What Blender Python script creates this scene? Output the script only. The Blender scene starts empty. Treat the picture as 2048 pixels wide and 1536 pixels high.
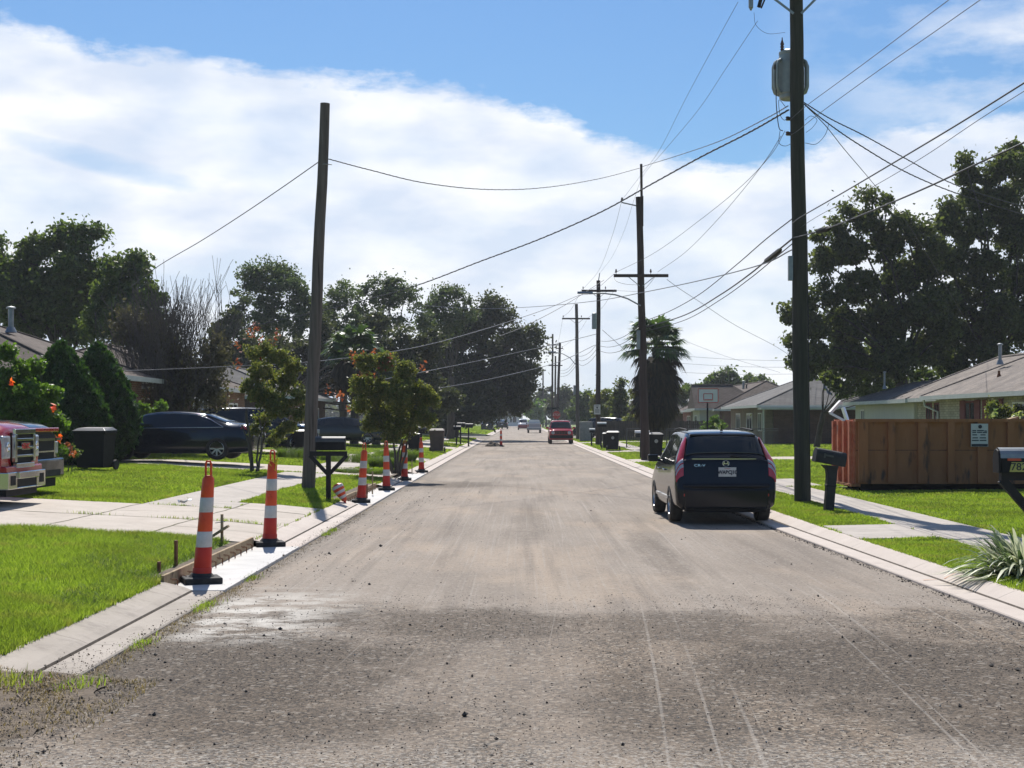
import bpy, math, random
import numpy as np
from mathutils import Vector, Matrix

SC = bpy.context.scene
COL = SC.collection
R = math.radians
# ------------------------------------------------------------------ camera, sky, sun, exposure
F, VX, HY, EYE = 3000.0, 1040.0, 838.0, 1.9      # focal length in px of a 2048 px frame, horizon, eye height
cd = bpy.data.cameras.new('camera'); cam = bpy.data.objects.new('camera', cd); COL.objects.link(cam)
cd.sensor_width = 36.0; cd.lens = 36.0 * F / 2048.0
cd.shift_x = (1024 - VX) / 2048.0; cd.shift_y = (HY - 768) / 2048.0
cd.clip_start = 0.1; cd.clip_end = 6000
cam.location = (0, 0, EYE); cam.rotation_euler = (R(90), 0, 0)
SC.camera = cam
SUN_EL, SUN_AZ = 47.0, -7.0       # azimuth from +Y towards +X
sd = bpy.data.lights.new('sun', 'SUN'); sun = bpy.data.objects.new('sun', sd); COL.objects.link(sun)
sd.energy = 4.6; sd.angle = R(0.5); sd.color = (1.0, 0.955, 0.89)
sv = Vector((math.sin(R(SUN_AZ)) * math.cos(R(SUN_EL)), math.cos(R(SUN_AZ)) * math.cos(R(SUN_EL)), math.sin(R(SUN_EL))))
sun.rotation_euler = sv.to_track_quat('Z', 'Y').to_euler()
SC.view_settings.view_transform = 'Standard'; SC.view_settings.look = 'None'
SC.view_settings.exposure = 0.45; SC.view_settings.gamma = 1.0
SC.cycles.max_bounces = 6; SC.cycles.transparent_max_bounces = 6
SC.cycles.diffuse_bounces = 3; SC.cycles.glossy_bounces = 3; SC.cycles.transmission_bounces = 4
try: SC.cycles.use_denoising = True
except Exception: pass

W = bpy.data.worlds.new("World"); SC.world = W; W.use_nodes = True
def build_world():
    nt = W.node_tree; N = nt.nodes; L = nt.links; N.clear()
    out = N.new('ShaderNodeOutputWorld'); bg = N.new('ShaderNodeBackground'); L.new(bg.outputs[0], out.inputs[0])
    sky = N.new('ShaderNodeTexSky'); sky.sky_type = 'NISHITA'; sky.sun_disc = False
    sky.sun_elevation = R(SUN_EL); sky.sun_rotation = R(SUN_AZ); sky.air_density = 1.3; sky.dust_density = 0.3; sky.ozone_density = 3.0
    bg.inputs[1].default_value = 0.1
    tc = N.new('ShaderNodeTexCoord'); sep = N.new('ShaderNodeSeparateXYZ'); L.new(tc.outputs['Generated'], sep.inputs[0])
    def M(op, a, b=None, c=None, clamp=False):
        m = N.new('ShaderNodeMath'); m.operation = op; m.use_clamp = clamp
        for i, v in enumerate((a, b, c)):
            if v is None: continue
            if isinstance(v, (int, float)): m.inputs[i].default_value = v
            else: L.new(v, m.inputs[i])
        return m.outputs[0]
    x, y, z = sep.outputs
    az = M('ARCTAN2', x, y)                      # radians, 0 = straight up the street
    el = M('ARCSINE', z)
    cmb = N.new('ShaderNodeCombineXYZ'); L.new(az, cmb.inputs[0]); L.new(el, cmb.inputs[1])
    def noise(scale, sx, sy, det=6, rough=.6, ox=0):
        mp = N.new('ShaderNodeMapping'); mp.inputs['Scale'].default_value = (sx, sy, 1); mp.inputs['Location'].default_value = (ox, ox * .7, 0)
        L.new(cmb.outputs[0], mp.inputs[0])
        n = N.new('ShaderNodeTexNoise'); n.inputs['Scale'].default_value = scale; n.inputs['Detail'].default_value = det
        n.inputs['Roughness'].default_value = rough; L.new(mp.outputs[0], n.inputs['Vector']); return n.outputs[0]
    # the top edge of the cloud bank: elevation as a function of azimuth
    def e_of(py): return math.atan((HY - py) / F)
    edge = [(0, 84), (110, 100), (170, 128), (330, 122), (600, 150), (820, 164), (1000, 192), (1130, 232), (1240, 292), (1330, 324), (1450, 340), (1560, 322), (1700, 284), (1850, 272), (2048, 257)]
    cr = N.new('ShaderNodeValToRGB'); fac = M('MULTIPLY_ADD', az, 1 / .8, .5); L.new(fac, cr.inputs[0])
    els = cr.color_ramp.elements
    while len(els) > 1: els.remove(els[-1])
    for i, (px, py) in enumerate(edge):
        p = math.atan((px - VX) / F) / .8 + .5; v = e_of(py) / .4
        if i == 0: e = els[0]; e.position = p
        else: e = els.new(p)
        e.color = (v, v, v, 1)
    edge_el = M('MULTIPLY', cr.outputs[0], .4)
    n1 = noise(26, 1, 2.6, 7, .62); n2 = noise(7, 1, 3.0, 5, .55, 3.1)
    d = M('SUBTRACT', edge_el, el)
    d = M('ADD', d, M('MULTIPLY_ADD', n1, .030, -.015)); d = M('ADD', d, M('MULTIPLY_ADD', n2, .02, -.0100)); n4 = noise(95, 1, 1.8, 5, .7, 2.2); d = M('ADD', d, M('MULTIPLY_ADD', n4, .008, -.004))
    soft = M('MULTIPLY_ADD', d, 1 / .011, .35, clamp=True)
    soft = M('SMOOTH_MIN', soft, 1.0, .2)
    # a blue rift low on the left
    def blob(px, py, rx, ry, slope):
        a0 = math.atan((px - VX) / F); e0 = e_of(py)
        da = M('SUBTRACT', az, a0); de = M('SUBTRACT', el, e0); de = M('MULTIPLY_ADD', da, slope, de)
        q = M('ADD', M('POWER', M('DIVIDE', M('ABSOLUTE', da), rx / F), 2.0), M('POWER', M('DIVIDE', M('ABSOLUTE', de), ry / F), 2.0))
        q = M('ADD', q, M('MULTIPLY_ADD', n1, 1.6, -.8))
        return M('SUBTRACT', 1.0, q, clamp=True)
    rift = M('MULTIPLY', blob(210, 345, 210, 26, .22), .45)
    rift = M('MAXIMUM', rift, M('MULTIPLY', blob(1750, 250, 200, 26, -.03), .8))
    mask = M('MULTIPLY', soft, M('SUBTRACT', 1.0, rift))
    # high thin wisps on the right
    wn = noise(9, 1, 2.6, 6, .6, 7.7)
    right = M('MULTIPLY_ADD', az, 1 / .13, -1.2, clamp=True)
    w1 = M('MULTIPLY', M('MULTIPLY_ADD', wn, 4.6, -1.9, clamp=True), right)
    w1 = M('MULTIPLY', w1, .78)
    mask = M('MAXIMUM', mask, w1)
    # soft thinner patches inside the bank
    th = noise(8, 1, 2.2, 4, .55, 5.2)
    thin = M('MULTIPLY', M('MULTIPLY_ADD', th, 3.0, -1.25, clamp=True), .30)
    mask = M('MULTIPLY', mask, M('SUBTRACT', 1.0, thin))
    # plain fair-weather cloud elsewhere in the sky
    hz = M('MULTIPLY_ADD', el, -1 / .10, 1.1, clamp=True)
    mask = M('MAXIMUM', mask, M('MULTIPLY', hz, .55))
    mask = M('MULTIPLY', mask, M('MULTIPLY_ADD', y, 2.0, .9, clamp=True))
    cc = N.new('ShaderNodeValToRGB'); L.new(M('MULTIPLY_ADD', noise(12, 1, 2.4, 5, .5, 1.3), 1.0, 0), cc.inputs[0])
    cc.color_ramp.elements[0].position = .38; cc.color_ramp.elements[0].color = (5.5, 6.05, 7.05, 1)
    cc.color_ramp.elements[1].position = .62; cc.color_ramp.elements[1].color = (7.6, 7.7, 7.9, 1)
    tint = N.new('ShaderNodeMix'); tint.data_type = 'RGBA'; tint.blend_type = 'MULTIPLY'; tint.inputs[0].default_value = 1
    L.new(sky.outputs[0], tint.inputs[6]); tint.inputs[7].default_value = SKYTINT
    mx = N.new('ShaderNodeMix'); mx.data_type = 'RGBA'; L.new(mask, mx.inputs[0]); L.new(tint.outputs[2], mx.inputs[6]); L.new(cc.outputs[0], mx.inputs[7])
    L.new(mx.outputs[2], bg.inputs[0])
SKYTINT = (.36, .51, .69, 1)
build_world()

# ------------------------------------------------------------------ coordinates
def KR(y):            # right edge of the roadway (the street narrows a little)
    return float(np.interp(y, [0, 14, 25, 48, 76, 107, 140, 700], [4.9, 4.65, 4.40, 4.17, 4.05, 3.94, 3.9, 3.9]))
LE, LS, LO = -3.22, -3.55, -3.90      # left gutter edge, seam, back of kerb
RS, RO = .29, .55
KZ = .12
LK = ([-1, 0, .8, 2, 5, 7.5, 60, 400], [KZ, KZ, .2, .27, .42, .55, .62, .62])
RK = ([-1, 0, 1, 3, 10, 60, 400], [KZ, KZ, .14, .2, .27, .3, .3])
def zt(x, y):
    if x < 0: return float(np.interp(LO - x, *LK))
    return float(np.interp(x - KR(y) - RO, *RK))
def P(px, py, Y):     # photo pixel at a known distance -> point in the place
    return Vector(((px - VX) / F * Y, Y, EYE + (HY - py) / F * Y))
def onland(px, Y, dz=0):
    x = (px - VX) / F * Y
    return Vector((x, Y, zt(x, Y) + dz))

# ------------------------------------------------------------------ mesh helpers
def tri_mesh(name, V, Fc, mats, parent=None, smooth=False, mi=None):
    V = np.asarray(V, np.float32); Fc = np.asarray(Fc, np.int32)
    me = bpy.data.meshes.new(name); k = Fc.shape[1]; m = len(Fc)
    me.vertices.add(len(V)); me.vertices.foreach_set('co', V.ravel())
    me.loops.add(m * k); me.loops.foreach_set('vertex_index', Fc.ravel())
    me.polygons.add(m); me.polygons.foreach_set('loop_start', np.arange(0, m * k, k, dtype=np.int32))
    try: me.polygons.foreach_set('loop_total', np.full(m, k, np.int32))
    except Exception: pass
    me.update(calc_edges=True)
    for q in (mats if isinstance(mats, (list, tuple)) else [mats]): me.materials.append(q)
    if mi is not None: me.polygons.foreach_set('material_index', np.asarray(mi, np.int32))
    me.polygons.foreach_set('use_smooth', np.full(m, smooth))
    o = bpy.data.objects.new(name, me); COL.objects.link(o)
    if parent is not None: o.parent = parent
    return o

class MB:
    def __init__(s): s.V = []; s.F = []; s.M = []; s.S = []
    def add(s, vs, fs, mi=0, sm=False):
        n = len(s.V); s.V += [tuple(v) for v in vs]
        for f in fs: s.F.append([n + i for i in f]); s.M.append(mi); s.S.append(sm)
        return s
    def box(s, c, d, mi=0, rot=None, piv=None):
        hx, hy, hz = d[0] / 2, d[1] / 2, d[2] / 2
        vs = [Vector((x, y, z)) for x in (-hx, hx) for y in (-hy, hy) for z in (-hz, hz)]
        if rot is not None: vs = [rot @ v for v in vs]
        c = Vector(c); vs = [v + c for v in vs]
        return s.add(vs, [(0, 1, 3, 2), (4, 6, 7, 5), (0, 4, 5, 1), (2, 3, 7, 6), (0, 2, 6, 4), (1, 5, 7, 3)], mi)
    def b2(s, lo, hi, mi=0):
        return s.box([(a + b) / 2 for a, b in zip(lo, hi)], [abs(b - a) for a, b in zip(lo, hi)], mi)
    def beam(s, p0, p1, w, t, mi=0, up=(0, 0, 1)):
        p0, p1 = Vector(p0), Vector(p1); d = (p1 - p0); L_ = d.length; d.normalize(); u = Vector(up)
        if abs(d.dot(u)) > .99: u = Vector((1, 0, 0))
        a = d.cross(u).normalized(); b = a.cross(d).normalized()
        m = Matrix((a, b, d)).transposed()
        return s.box((p0 + p1) / 2, (w, t, L_), mi, m)
    def tube(s, pts, r, n=8, mi=0, cap=True, sm=True):
        pts = [Vector(p) for p in pts]; k = len(pts); rr = r if isinstance(r, (list, tuple)) else [r] * k
        ref = Vector((0, 0, 1)); vs = []
        for i, p in enumerate(pts):
            d = (pts[min(i + 1, k - 1)] - pts[max(i - 1, 0)])
            if d.length < 1e-9: d = Vector((0, 0, 1))
            d.normalize()
            rf = ref if abs(d.dot(ref)) < .95 else Vector((1, 0, 0))
            if i == 0: a = d.cross(rf).normalized()
            else:
                a = (a - d * a.dot(d))
                a = a.normalized() if a.length > 1e-6 else d.cross(rf).normalized()
            b = d.cross(a)
            for j in range(n):
                t = 2 * math.pi * j / n
                vs.append(p + (a * math.cos(t) + b * math.sin(t)) * rr[i])
        fs = [(i * n + j, i * n + (j + 1) % n, (i + 1) * n + (j + 1) % n, (i + 1) * n + j) for i in range(k - 1) for j in range(n)]
        s.add(vs, fs, mi, sm)
        if cap: 
            s.add(vs[:n][::-1], [tuple(range(n))], mi); s.add(vs[-n:], [tuple(range(n))], mi)
        return s
    def lathe(s, prof, c=(0, 0, 0), n=20, mi=0, rot=None, sm=True, mis=None):
        c = Vector(c)
        rings = []
        for (r, z) in prof:
            ring = []
            for j in range(n):
                t = 2 * math.pi * j / n; v = Vector((r * math.cos(t), r * math.sin(t), z))
                if rot is not None: v = rot @ v
                ring.append(v + c)
            rings.append(ring)
        for i in range(len(prof) - 1):
            s.add(rings[i] + rings[i + 1], [(j, (j + 1) % n, n + (j + 1) % n, n + j) for j in range(n)], mis[i] if mis else mi, sm)
        if prof[0][0] > 1e-4: s.add(rings[0][::-1], [tuple(range(n))], mis[0] if mis else mi)
        if prof[-1][0] > 1e-4: s.add(rings[-1], [tuple(range(n))], mis[-1] if mis else mi)
        return s
    def prism(s, poly, o, u, v, w, mi=0):       # polygon in (u, v) axes from origin o, extruded along w
        o, u, v, w = Vector(o), Vector(u), Vector(v), Vector(w); n = len(poly)
        a = [o + u * p[0] + v * p[1] for p in poly]; b = [q + w for q in a]
        s.add(a + b, [tuple(range(n))[::-1], tuple(range(n, 2 * n))] + [(i, (i + 1) % n, n + (i + 1) % n, n + i) for i in range(n)], mi)
        return s
    def build(s, name, mats, parent=None, bevel=0, seg=2, loc=None):
        me = bpy.data.meshes.new(name); me.from_pydata(s.V, [], s.F)
        for q in (mats if isinstance(mats, (list, tuple)) else [mats]): me.materials.append(q)
        me.polygons.foreach_set('material_index', s.M); me.polygons.foreach_set('use_smooth', s.S); me.update()
        o = bpy.data.objects.new(name, me); COL.objects.link(o)
        if parent is not None: o.parent = parent
        if loc is not None: o.location = loc
        if bevel:
            bv = o.modifiers.new('bevel', 'BEVEL'); bv.width = bevel; bv.segments = seg; bv.limit_method = 'ANGLE'; bv.angle_limit = R(40)
        return o

def tag(o, label, cat, group=None, kind=None):
    if label: o['label'] = label
    if cat: o['category'] = cat
    if group: o['group'] = group
    if kind: o['kind'] = kind
    return o
def thing(name, label, cat, loc=(0, 0, 0), rz=0, group=None):
    o = bpy.data.objects.new(name, None); COL.objects.link(o); o.empty_display_size = .3
    o.location = loc; o.rotation_euler = (0, 0, rz); return tag(o, label, cat, group)
def struct(o, kind='structure', label=None):
    o['kind'] = kind
    if label: o['label'] = label
    return o
def copy_tree(o, parent=None):
    c = o.copy(); COL.objects.link(c); c.parent = parent
    for ch in list(o.children): copy_tree(ch, c)
    return c
def text_mesh(txt, size, mat, parent, loc, rot, name='lettering', ext=.002, sx=1.0, align='CENTER', bold=0):
    cu = bpy.data.curves.new(name, 'FONT'); cu.body = txt; cu.size = size; cu.extrude = ext; cu.offset = bold; cu.align_x = align; cu.align_y = 'CENTER'
    to = bpy.data.objects.new('tmp', cu); COL.objects.link(to)
    dg = bpy.context.evaluated_depsgraph_get(); dg.update()
    me = bpy.data.meshes.new_from_object(to.evaluated_get(dg)); bpy.data.objects.remove(to); bpy.data.curves.remove(cu)
    me.name = name; me.materials.clear(); me.materials.append(mat)
    o = bpy.data.objects.new(name, me); COL.objects.link(o); o.parent = parent; o.location = loc; o.rotation_euler = rot; o.scale = (sx, 1, 1)
    return o

# ------------------------------------------------------------------ materials
def new_mat(name):
    m = bpy.data.materials.new(name); m.use_nodes = True; nt = m.node_tree
    return m, nt, nt.nodes, nt.links, nt.nodes['Principled BSDF']
def rgba(c): return (c[0], c[1], c[2], 1)
def pmat(name, c1, c2=None, scale=6, rough=.7, metal=0, bump=0, bscale=None, stretch=(1, 1, 1), spec=.4, coat=0, detail=5, c3=None, s3=1.3, t3=.62, w3=.08):
    m, nt, N, L, b = new_mat(name)
    b.inputs['Roughness'].default_value = rough; b.inputs['Metallic'].default_value = metal
    b.inputs['Specular IOR Level'].default_value = spec; b.inputs['Coat Weight'].default_value = coat; b.inputs['Coat Roughness'].default_value = .04
    b.inputs['Base Color'].default_value = rgba(c1)
    tc = N.new('ShaderNodeTexCoord'); mp = N.new('ShaderNodeMapping'); mp.inputs['Scale'].default_value = stretch; L.new(tc.outputs['Object'], mp.inputs[0])
    if c2 is not None:
        n = N.new('ShaderNodeTexNoise'); n.inputs['Scale'].default_value = scale; n.inputs['Detail'].default_value = detail; n.inputs['Roughness'].default_value = .65
        L.new(mp.outputs[0], n.inputs['Vector'])
        cr = N.new('ShaderNodeValToRGB'); cr.color_ramp.elements[0].position = .32; cr.color_ramp.elements[1].position = .68
        cr.color_ramp.elements[0].color = rgba(c1); cr.color_ramp.elements[1].color = rgba(c2); L.new(n.outputs[0], cr.inputs[0]); src = cr.outputs[0]
        if c3 is not None:
            n3 = N.new('ShaderNodeTexNoise'); n3.inputs['Scale'].default_value = s3; n3.inputs['Detail'].default_value = 8; L.new(mp.outputs[0], n3.inputs['Vector'])
            r3 = N.new('ShaderNodeMapRange'); r3.inputs[1].default_value = t3; r3.inputs[2].default_value = t3 + w3; L.new(n3.outputs[0], r3.inputs[0])
            mx = N.new('ShaderNodeMix'); mx.data_type = 'RGBA'; L.new(r3.outputs[0], mx.inputs[0]); L.new(src, mx.inputs[6]); mx.inputs[7].default_value = rgba(c3); src = mx.outputs[2]
        L.new(src, b.inputs['Base Color'])
    if bump:
        nb = N.new('ShaderNodeTexNoise'); nb.inputs['Scale'].default_value = bscale or scale * 4; nb.inputs['Detail'].default_value = 4; L.new(mp.outputs[0], nb.inputs['Vector'])
        bp = N.new('ShaderNodeBump'); bp.inputs['Strength'].default_value = bump; bp.inputs['Distance'].default_value = .02
        L.new(nb.outputs[0], bp.inputs['Height']); L.new(bp.outputs[0], b.inputs['Normal'])
    return m
def leafmat(name, c1, c2, trans=.4, rough=.5, spec=.35, tcol=1.5):
    m, nt, N, L, b = new_mat(name)
    g = N.new('ShaderNodeNewGeometry'); cr = N.new('ShaderNodeValToRGB')
    cr.color_ramp.elements[0].color = rgba(c1); cr.color_ramp.elements[1].color = rgba(c2); L.new(g.outputs['Random Per Island'], cr.inputs[0])
    L.new(cr.outputs[0], b.inputs['Base Color']); b.inputs['Roughness'].default_value = rough; b.inputs['Specular IOR Level'].default_value = spec
    t = N.new('ShaderNodeBsdfTranslucent'); mu = N.new('ShaderNodeMix'); mu.data_type = 'RGBA'; mu.blend_type = 'MULTIPLY'; mu.inputs[0].default_value = 1
    L.new(cr.outputs[0], mu.inputs[6]); mu.inputs[7].default_value = (tcol * 1.05, tcol * 1.1, tcol * .5, 1); L.new(mu.outputs[2], t.inputs[0])
    mx = N.new('ShaderNodeMixShader'); mx.inputs[0].default_value = trans; out = N['Material Output']
    L.new(b.outputs[0], mx.inputs[1]); L.new(t.outputs[0], mx.inputs[2]); L.new(mx.outputs[0], out.inputs[0]); return m

def road_material():
    m, nt, N, L, b = new_mat('milled_asphalt')
    b.inputs['Roughness'].default_value = .9; b.inputs['Specular IOR Level'].default_value = .2
    tc = N.new('ShaderNodeTexCoord'); obj = tc.outputs['Object']; sp = N.new('ShaderNodeSeparateXYZ'); L.new(obj, sp.inputs[0])
    def noise(scale, st=(1, 1, 1), det=5, rough=.6, off=(0, 0, 0), vec=None):
        mp = N.new('ShaderNodeMapping'); mp.inputs['Scale'].default_value = st; mp.inputs['Location'].default_value = off; L.new(vec or obj, mp.inputs[0])
        n = N.new('ShaderNodeTexNoise'); n.inputs['Scale'].default_value = scale; n.inputs['Detail'].default_value = det; n.inputs['Roughness'].default_value = rough
        L.new(mp.outputs[0], n.inputs['Vector']); return n.outputs[0]
    def rng(v, a, b_, lo=0, hi=1):
        r = N.new('ShaderNodeMapRange'); r.inputs[1].default_value = a; r.inputs[2].default_value = b_; r.inputs[3].default_value = lo; r.inputs[4].default_value = hi
        r.interpolation_type = 'SMOOTHSTEP'; L.new(v, r.inputs[0]); return r.outputs[0]
    def M(op, a, b_=0):
        q = N.new('ShaderNodeMath'); q.operation = op
        for i, v in enumerate((a, b_)):
            if isinstance(v, (int, float)): q.inputs[i].default_value = v
            else: L.new(v, q.inputs[i])
        return q.outputs[0]
    def mix(f, a, b_):
        q = N.new('ShaderNodeMix'); q.data_type = 'RGBA'
        if isinstance(f, (int, float)): q.inputs[0].default_value = f
        else: L.new(f, q.inputs[0])
        for i, v in ((6, a), (7, b_)):
            if isinstance(v, tuple): q.inputs[i].default_value = rgba(v)
            else: L.new(v, q.inputs[i])
        return q.outputs[2]
    X, Y = sp.outputs[0], sp.outputs[1]
    base = mix(rng(noise(.7, (1, .25, 1), 6), .3, .7), (.235, .198, .166), (.315, .268, .226))
    base = mix(M('MULTIPLY', rng(noise(.45, (1, .35, 1), 4, off=(7, 3, 0)), .48, .68), .55), base, (.40, .315, .24))     # sandy film
    # fine milling grooves running with the street
    gr = noise(26, (1, .006, 1), 3, .7); base = mix(M('MULTIPLY', rng(gr, .52, .66), .28), base, (.37, .345, .32))
    base = mix(M('MULTIPLY', rng(noise(17, (1, .008, 1), 3, .7, off=(3, 0, 0)), .55, .7), .26), base, (.145, .125, .108))
    base = mix(M('MULTIPLY', rng(noise(2.3, (1, .035, 1), 3, .6, off=(1, 2, 0)), .5, .66), .38), base, (.135, .112, .094))
    # crumb-covered darker ground in the foreground and in patches
    wob = noise(.9, (1, .9, 1), 6, .65, off=(1, 8, 0))
    yy = M('ADD', Y, M('MULTIPLY', M('SUBTRACT', wob, .5), 5.5)); near = rng(yy, 15.3, 13.9)
    lobes = rng(noise(.55, (1, .22, 1), 5, .6, off=(4.4, 2, 0)), .42, .62)
    dark = M('MULTIPLY', near, M('ADD', M('MULTIPLY', lobes, .45), .55))
    # two ragged bands of crumbs further up the street, left half
    for y0, wy, xa in ((42.5, 2.4, .6), (88, 5, 2.4), (112, 4, 3.4)):
        yb = M('ABSOLUTE', M('SUBTRACT', M('ADD', Y, M('MULTIPLY', M('SUBTRACT', wob, .5), wy * 1.6)), y0)) 
        r = N.new('ShaderNodeMapRange'); r.inputs[1].default_value = 0; r.inputs[2].default_value = wy; r.inputs[3].default_value = 1; r.inputs[4].default_value = 0; L.new(yb, r.inputs[0])
        dark = M('MAXIMUM', dark, M('MULTIPLY', r.outputs[0], M('MULTIPLY', rng(X, xa + 1.2, xa - 1.5), .55)))
    def blot(x0, y0, rx, ry, k):
        u = M('POWER', M('ABSOLUTE', M('DIVIDE', M('SUBTRACT', X, x0), rx)), 2.0); v = M('POWER', M('ABSOLUTE', M('DIVIDE', M('SUBTRACT', Y, y0), ry)), 2.0)
        q = M('ADD', M('SUBTRACT', 1.0, M('ADD', u, v)), M('MULTIPLY', M('SUBTRACT', noise(1.9, (1, .8, 1), 7, .72, off=(x0, y0, 0)), .5), 2.6))
        return M('MULTIPLY', rng(q, .0, .8), k)
    soilp = blot(-2.2, 11.5, 1.7, 2.3, 1.0)
    for a_ in ((2.8, 11.5, 1.7, 2.4, 1.0), (-.5, 14.0, 1.4, 1.3, .7), (-2.0, 14.3, .9, .8, .8), (1.6, 13.7, 1.1, 1.4, .65), (3.5, 9.4, 1.5, 1.4, .9), (-1.6, 9.4, 1.3, 1.0, .7), (.9, 9.9, .7, 1.8, .55), (-1.9, 43.5, 1.3, 2.6, .6), (.2, 28, .35, 6, .25), (1.9, 21, .3, 6, .3)):
        soilp = M('MAXIMUM', soilp, blot(*a_))
    crumb = noise(34, (1, 1, 1), 5, .8); cr2 = noise(95, (1, 1, 1), 2, .6)
    def cells(scale, off):
        mp = N.new('ShaderNodeMapping'); mp.inputs['Location'].default_value = (off, off, 0); L.new(obj, mp.inputs[0])
        v = N.new('ShaderNodeTexVoronoi'); v.inputs['Scale'].default_value = scale; L.new(mp.outputs[0], v.inputs['Vector'])
        q = N.new('ShaderNodeSeparateColor'); L.new(v.outputs['Color'], q.inputs[0]); return q.outputs[0]
    c1_, c2_ = cells(52, 0), cells(30, 4)
    speck = rng(M('ADD', M('MULTIPLY', crumb, .6), M('MULTIPLY', cr2, .4)), .40, .60)
    dk = mix(speck, (.11, .082, .060), (.255, .198, .146))
    dens = M('ADD', .16, M('MULTIPLY', rng(noise(1.3, (1, .5, 1), 5, .65, off=(6, 1, 0)), .35, .65), .34))
    dk = mix(M('MULTIPLY', M('LESS_THAN', c1_, dens), .85), dk, (.032, .028, .026))
    dk = mix(M('MULTIPLY', M('GREATER_THAN', c1_, .93), .8), dk, (.40, .345, .28))
    dk = mix(M('MULTIPLY', M('LESS_THAN', c2_, M('MULTIPLY', dens, .35)), .8), dk, (.03, .026, .024))
    base = mix(M('MULTIPLY', dark, .94), base, dk)
    base = mix(M('MULTIPLY', soilp, .84), base, mix(speck, (.028, .021, .016), (.115, .086, .062)))
    base = mix(M('MULTIPLY', soilp, M('MULTIPLY', M('GREATER_THAN', c1_, .80), .55)), base, (.20, .165, .13)); base = mix(M('MULTIPLY', soilp, M('MULTIPLY', M('LESS_THAN', c1_, .3), .7)), base, (.016, .013, .012))
    base = mix(M('MULTIPLY', M('LESS_THAN', c1_, .09), .45), base, (.08, .07, .062)); base = mix(M('MULTIPLY', M('GREATER_THAN', c2_, .94), .35), base, (.42, .385, .34))
    # grit everywhere
    base = mix(M('MULTIPLY', rng(noise(60, (1, 1, 1), 4, .75), .6, .72), .5), base, (.07, .062, .056))
    base = mix(M('MULTIPLY', rng(noise(70, (1, 1, 1), 3, .7, off=(9, 9, 0)), .66, .74), .55), base, (.5, .47, .43))
    # scraped pale lines, slightly curved across the lane
    vx = N.new('ShaderNodeCombineXYZ')
    bend = M('ADD', X, M('MULTIPLY', M('POWER', M('MAXIMUM', M('SUBTRACT', 30, Y), 0), 2.0), .0016)); L.new(bend, vx.inputs[0]); L.new(Y, vx.inputs[1])
    sc = noise(17, (1, .003, 1), 1.5, .6, vec=vx.outputs[0]); zone = rng(noise(.8, (1, .12, 1), 3, off=(2, 5, 0)), .42, .6)
    base = mix(M('MULTIPLY', M('MULTIPLY', rng(sc, .63, .71), zone), .27), base, (.47, .44, .405))
    # white lime dust by the left gutter
    lx = M('MULTIPLY', rng(X, -1.2, -2.6), M('MULTIPLY', rng(Y, 12.3, 13.6), rng(Y, 17.6, 14.8)))
    base = mix(M('MULTIPLY', lx, rng(noise(2.2, (1, 1.3, 1), 6, .7), .40, .60)), base, (.56, .53, .49))
    nearw = M('MULTIPLY', rng(Y, 9.2, 8.2), rng(noise(30, det=5, rough=.8), .48, .62)); base = mix(M('MULTIPLY', nearw, .7), base, (.48, .455, .42))
    # the left edge is stained dark with dirt
    base = mix(M('MULTIPLY', rng(X, -2.85, -3.2), M('MULTIPLY', rng(noise(5, det=6, rough=.7), .35, .6), .75)), base, (.1, .085, .065))
    wm = N.new('ShaderNodeMix'); wm.data_type = 'RGBA'; wm.blend_type = 'MULTIPLY'; wm.inputs[0].default_value = 1; L.new(base, wm.inputs[6]); wm.inputs[7].default_value = (.98, .97, .935, 1); base = wm.outputs[2]
    L.new(base, b.inputs['Base Color'])
    bp = N.new('ShaderNodeBump'); bp.inputs['Strength'].default_value = .7; bp.inputs['Distance'].default_value = .012
    L.new(M('ADD', M('MULTIPLY', crumb, 1.0), M('ADD', M('MULTIPLY', cr2, .5), M('MULTIPLY', gr, .5))), bp.inputs['Height']); L.new(bp.outputs[0], b.inputs['Normal'])
    return m

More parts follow.
